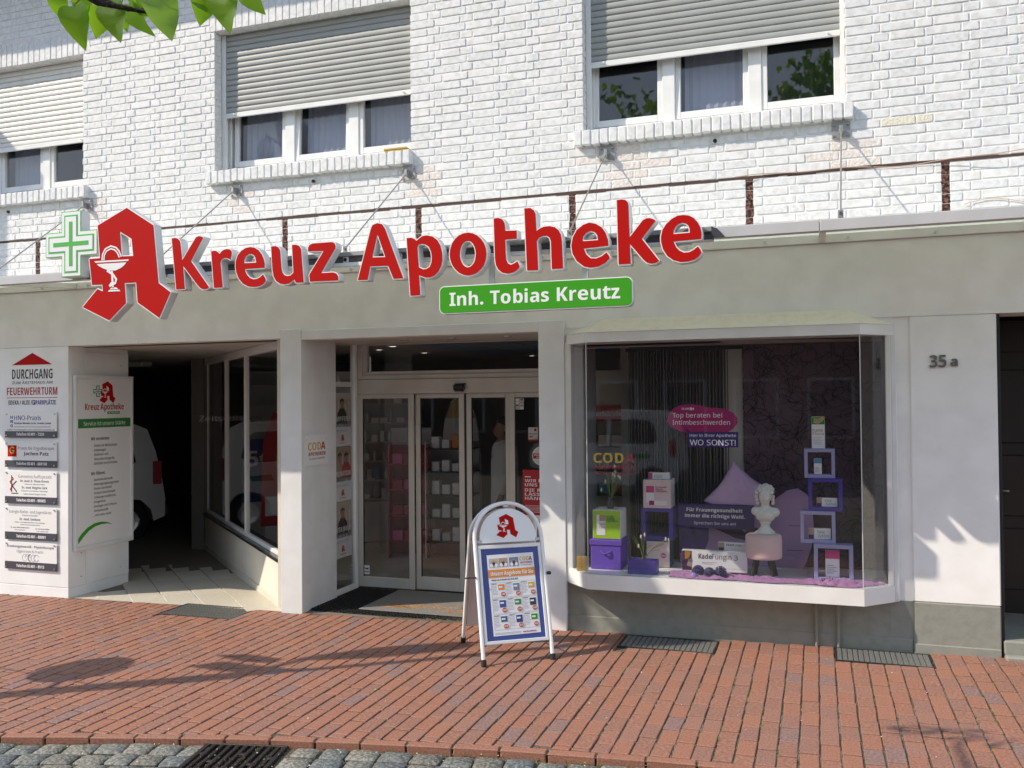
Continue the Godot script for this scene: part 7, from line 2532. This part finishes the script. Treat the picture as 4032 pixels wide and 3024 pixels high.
	for q in hs:
		var o := thing("street_house", q[4], "building", Vector3((q[0] + q[1]) / 2.0, 0, 9.0), PI, "houses across the street")
		var w: float = (q[1] - q[0]) / 2.0
		block(o, "wall", Vector3(-w, -0.4, -5.0), Vector3(w, q[2], 0), q[3], 0.01)
		s = st()
		var t := Transform3D(Basis(UP, PI / 2.0), Vector3.ZERO)
		slab(s, PackedVector2Array([Vector2(-0.4, q[2]), Vector2(5.4, q[2]), Vector2(2.5, q[2] + 2.6)]), -w, w, t)
		put(o, "roof", s, M.roof)
		for fl in 2:
			for k in 4:
				var x := -w + (k + 0.5) * 2.0 * w / 4.0
				var y := 0.9 + fl * 2.9
				var hw := 0.55
				block(o, "window_frame", Vector3(x - hw, y, -0.02), Vector3(x + hw, y + 1.5, 0.03), M.alu_grey, 0.01)
				block(o, "window_pane", Vector3(x - hw + 0.07, y + 0.07, 0.028), Vector3(x + hw - 0.07, y + 1.43, 0.036), M.van_glass)


# ---------------------------------------------------------------- the tree above the camera
func leaf_mesh(bend: float, wave: float) -> ArrayMesh:
	# a heart-shaped leaf, stalk at the origin, tip along -y, about 1 long
	var s := st()
	s.set_smooth_group(1)
	var wid := [0.0, 0.24, 0.36, 0.4, 0.37, 0.3, 0.2, 0.09, 0.0]
	var top := [0.0, 0.06, 0.02, -0.14, -0.32, -0.52, -0.7, -0.87, -1.0]
	for sg in [-1.0, 1.0]:
		for i in 8:
			var y0: float = top[i]
			var y1: float = top[i + 1]
			var c0 := -i / 8.0
			var c1 := -(i + 1) / 8.0
			var z := func(x: float, y: float) -> float:
				return 0.16 * absf(x) * 1.2 - bend * y * y + wave * sin(y * 9.0 + x * 6.0) * absf(x)
			var a := Vector3(0, c0, z.call(0.0, c0))
			var b := Vector3(0, c1, z.call(0.0, c1))
			var c := Vector3(sg * wid[i + 1], y1, z.call(sg * wid[i + 1], y1))
			var d := Vector3(sg * wid[i], y0, z.call(sg * wid[i], y0))
			if sg > 0:
				quad(s, a, d, c, b)
			else:
				quad(s, a, b, c, d)
	s.generate_normals()
	return s.commit()


func build_tree() -> void:
	var t := thing("street_tree", "broad-leaved street tree whose leaves hang into the top left", "tree", Vector3(-4.2, gy(-4.2) - 0.05, 1.1))
	var s := st()
	tube(s, [Vector3(0, -0.1, 0), Vector3(0.03, 1.2, 0.0), Vector3(-0.02, 2.6, 0.05), Vector3(0.05, 4.0, 0.0), Vector3(0.2, 5.6, 0.1)], 0.15, 12, 0.07)
	put(t, "trunk", s, M.bark)
	var limbs := [
		[Vector3(0.02, 3.2, 0.02), Vector3(0.6, 3.9, -1.4), Vector3(1.0, 4.0, -3.0), Vector3(1.12, 3.87, -4.3), Vector3(1.35, 3.83, -4.42)],
		[Vector3(1.0, 4.0, -3.0), Vector3(1.4, 4.02, -3.9), Vector3(1.75, 3.85, -4.35)],
		[Vector3(0.05, 4.0, 0), Vector3(1.3, 5.2, 0.3), Vector3(2.6, 6.3, 0.2)],
		[Vector3(0.1, 4.6, 0), Vector3(-1.0, 5.8, 0.4), Vector3(-1.6, 6.8, 0.2)],
		[Vector3(0.2, 5.4, 0.1), Vector3(0.6, 6.6, -0.3), Vector3(0.8, 7.6, 0.0)],
		[Vector3(1.3, 5.2, 0.3), Vector3(2.8, 5.8, 0.6), Vector3(4.3, 6.5, 0.3)],
	]
	for l in limbs:
		s = st()
		tube(s, l, 0.05 if l.size() == 3 else 0.04, 8, 0.008)
		put(t, "limb", s, M.bark)
	var meshes := [leaf_mesh(0.12, 0.05), leaf_mesh(0.25, 0.1), leaf_mesh(0.02, 0.16)]
	var base := t.position
	# the leaves that hang into the picture: [x, y, z, length, turn about the view axis, tilt, spin, dark]
	var near := [
		[-3.42, 3.93, -3.3, 0.1, 0.1, 0.3, 0.4, 0], [-3.37, 3.845, -3.3, 0.135, -0.12, 0.45, -0.5, 0], [-3.28, 3.84, -3.26, 0.16, 0.08, 0.15, 0.2, 1],
		[-3.22, 3.87, -3.34, 0.1, 0.25, 0.2, -0.4, 0], [-3.17, 3.835, -3.32, 0.12, -0.35, 0.3, 0.7, 0], [-3.075, 3.83, -3.27, 0.155, 0.2, 0.15, 0.1, 1],
		[-3.02, 3.84, -3.33, 0.145, 0.32, 0.25, -0.5, 0], [-3.1, 3.86, -3.36, 0.1, 0.0, 0.4, 0.3, 1], [-2.95, 3.835, -3.3, 0.1, 0.55, 0.3, -0.6, 0],
		[-2.83, 3.83, -3.28, 0.185, 0.5, 0.2, 0.9, 1], [-2.56, 3.81, -3.3, 0.13, -0.45, 0.25, 0.5, 1], [-2.455, 3.785, -3.27, 0.155, 0.12, 0.12, 0.05, 1],
		[-2.36, 3.8, -3.3, 0.12, 0.5, 0.2, -0.3, 1], [-2.62, 3.8, -3.3, 0.07, 0.8, 0.3, 0.4, 0], [-3.3, 3.93, -3.33, 0.11, -0.2, 0.5, 0.3, 0], [-3.0, 3.93, -3.35, 0.12, 0.1, 0.5, 0.3, 1],
		[-2.5, 3.9, -3.32, 0.13, 0.0, 0.4, 0.3, 0], [-3.15, 3.93, -3.31, 0.12, 0.3, 0.5, -0.4, 1],
	]
	for q in near:
		var o := put_mesh(t, "leaf", meshes[int(q[3] * 1000.0) % 3], M.leaf)
		var b := Basis(UP, q[6]) * Basis(Vector3.RIGHT, q[5])
		b = Basis(Vector3.BACK, q[4]) * b
		o.transform = Transform3D(b.scaled(Vector3.ONE * q[3] * 1.2), Vector3(q[0], q[1] - 0.03, q[2]) - base)
		var tw := st()
		tube(tw, [Vector3(q[0], q[1] - 0.03, q[2]) - base, Vector3(q[0] * 0.6 - 3.0 * 0.4, 3.9, q[2]) - base], 0.0025, 4)
		put(t, "leaf_stalk", tw, M.stem)
	s = st()
	tube(s, [Vector3(1.0, 4.0, -3.0), Vector3(1.05, 3.92, -4.2), Vector3(1.2, 3.865, -4.4), Vector3(1.3, 3.86, -4.42)], 0.012, 6, 0.006)
	put(t, "twig", s, M.bark)
	# the crown, mirrored in the upper panes
	var spots := []
	for c in [[2.4, 6.6, 0.2, 1.1], [0.8, 7.2, 0.2, 1.2], [-1.2, 6.6, 0.3, 1.1], [4.1, 6.7, 0.3, 1.0], [1.5, 5.9, 0.5, 0.9], [-0.2, 5.7, 0.2, 0.9], [3.2, 6.0, 0.5, 0.8], [4.4, 7.3, 0.4, 1.0], [4.0, 6.2, 0.4, 0.8], [1.9, 6.2, 0.4, 0.8]]:
		for k in 700:
			var d: Vector3 = Vector3(rng.randfn(), rng.randfn(), rng.randfn()).normalized() * pow(rng.randf(), 0.45) * c[3]
			if FastNoise.get_noise_3dv((d + Vector3(c[0], c[1], c[2])) * 90.0) < -0.12:
				continue
			spots.append(Transform3D(Basis.from_euler(Vector3(rng.randf_range(-0.7, 0.7), rng.randf() * TAU, rng.randf_range(-0.5, 0.5))).scaled(Vector3.ONE * rng.randf_range(0.11, 0.18)), Vector3(c[0], c[1], c[2]) + d))
	s = SurfaceTool.new()
	s.begin(Mesh.PRIMITIVE_TRIANGLES)
	for q in spots:
		s.append_from(meshes[1], 0, q)
	var cr := MeshInstance3D.new()
	cr.name = "crown"
	cr.mesh = s.commit()
	cr.material_override = M.leaf
	t.add_child(cr, true)
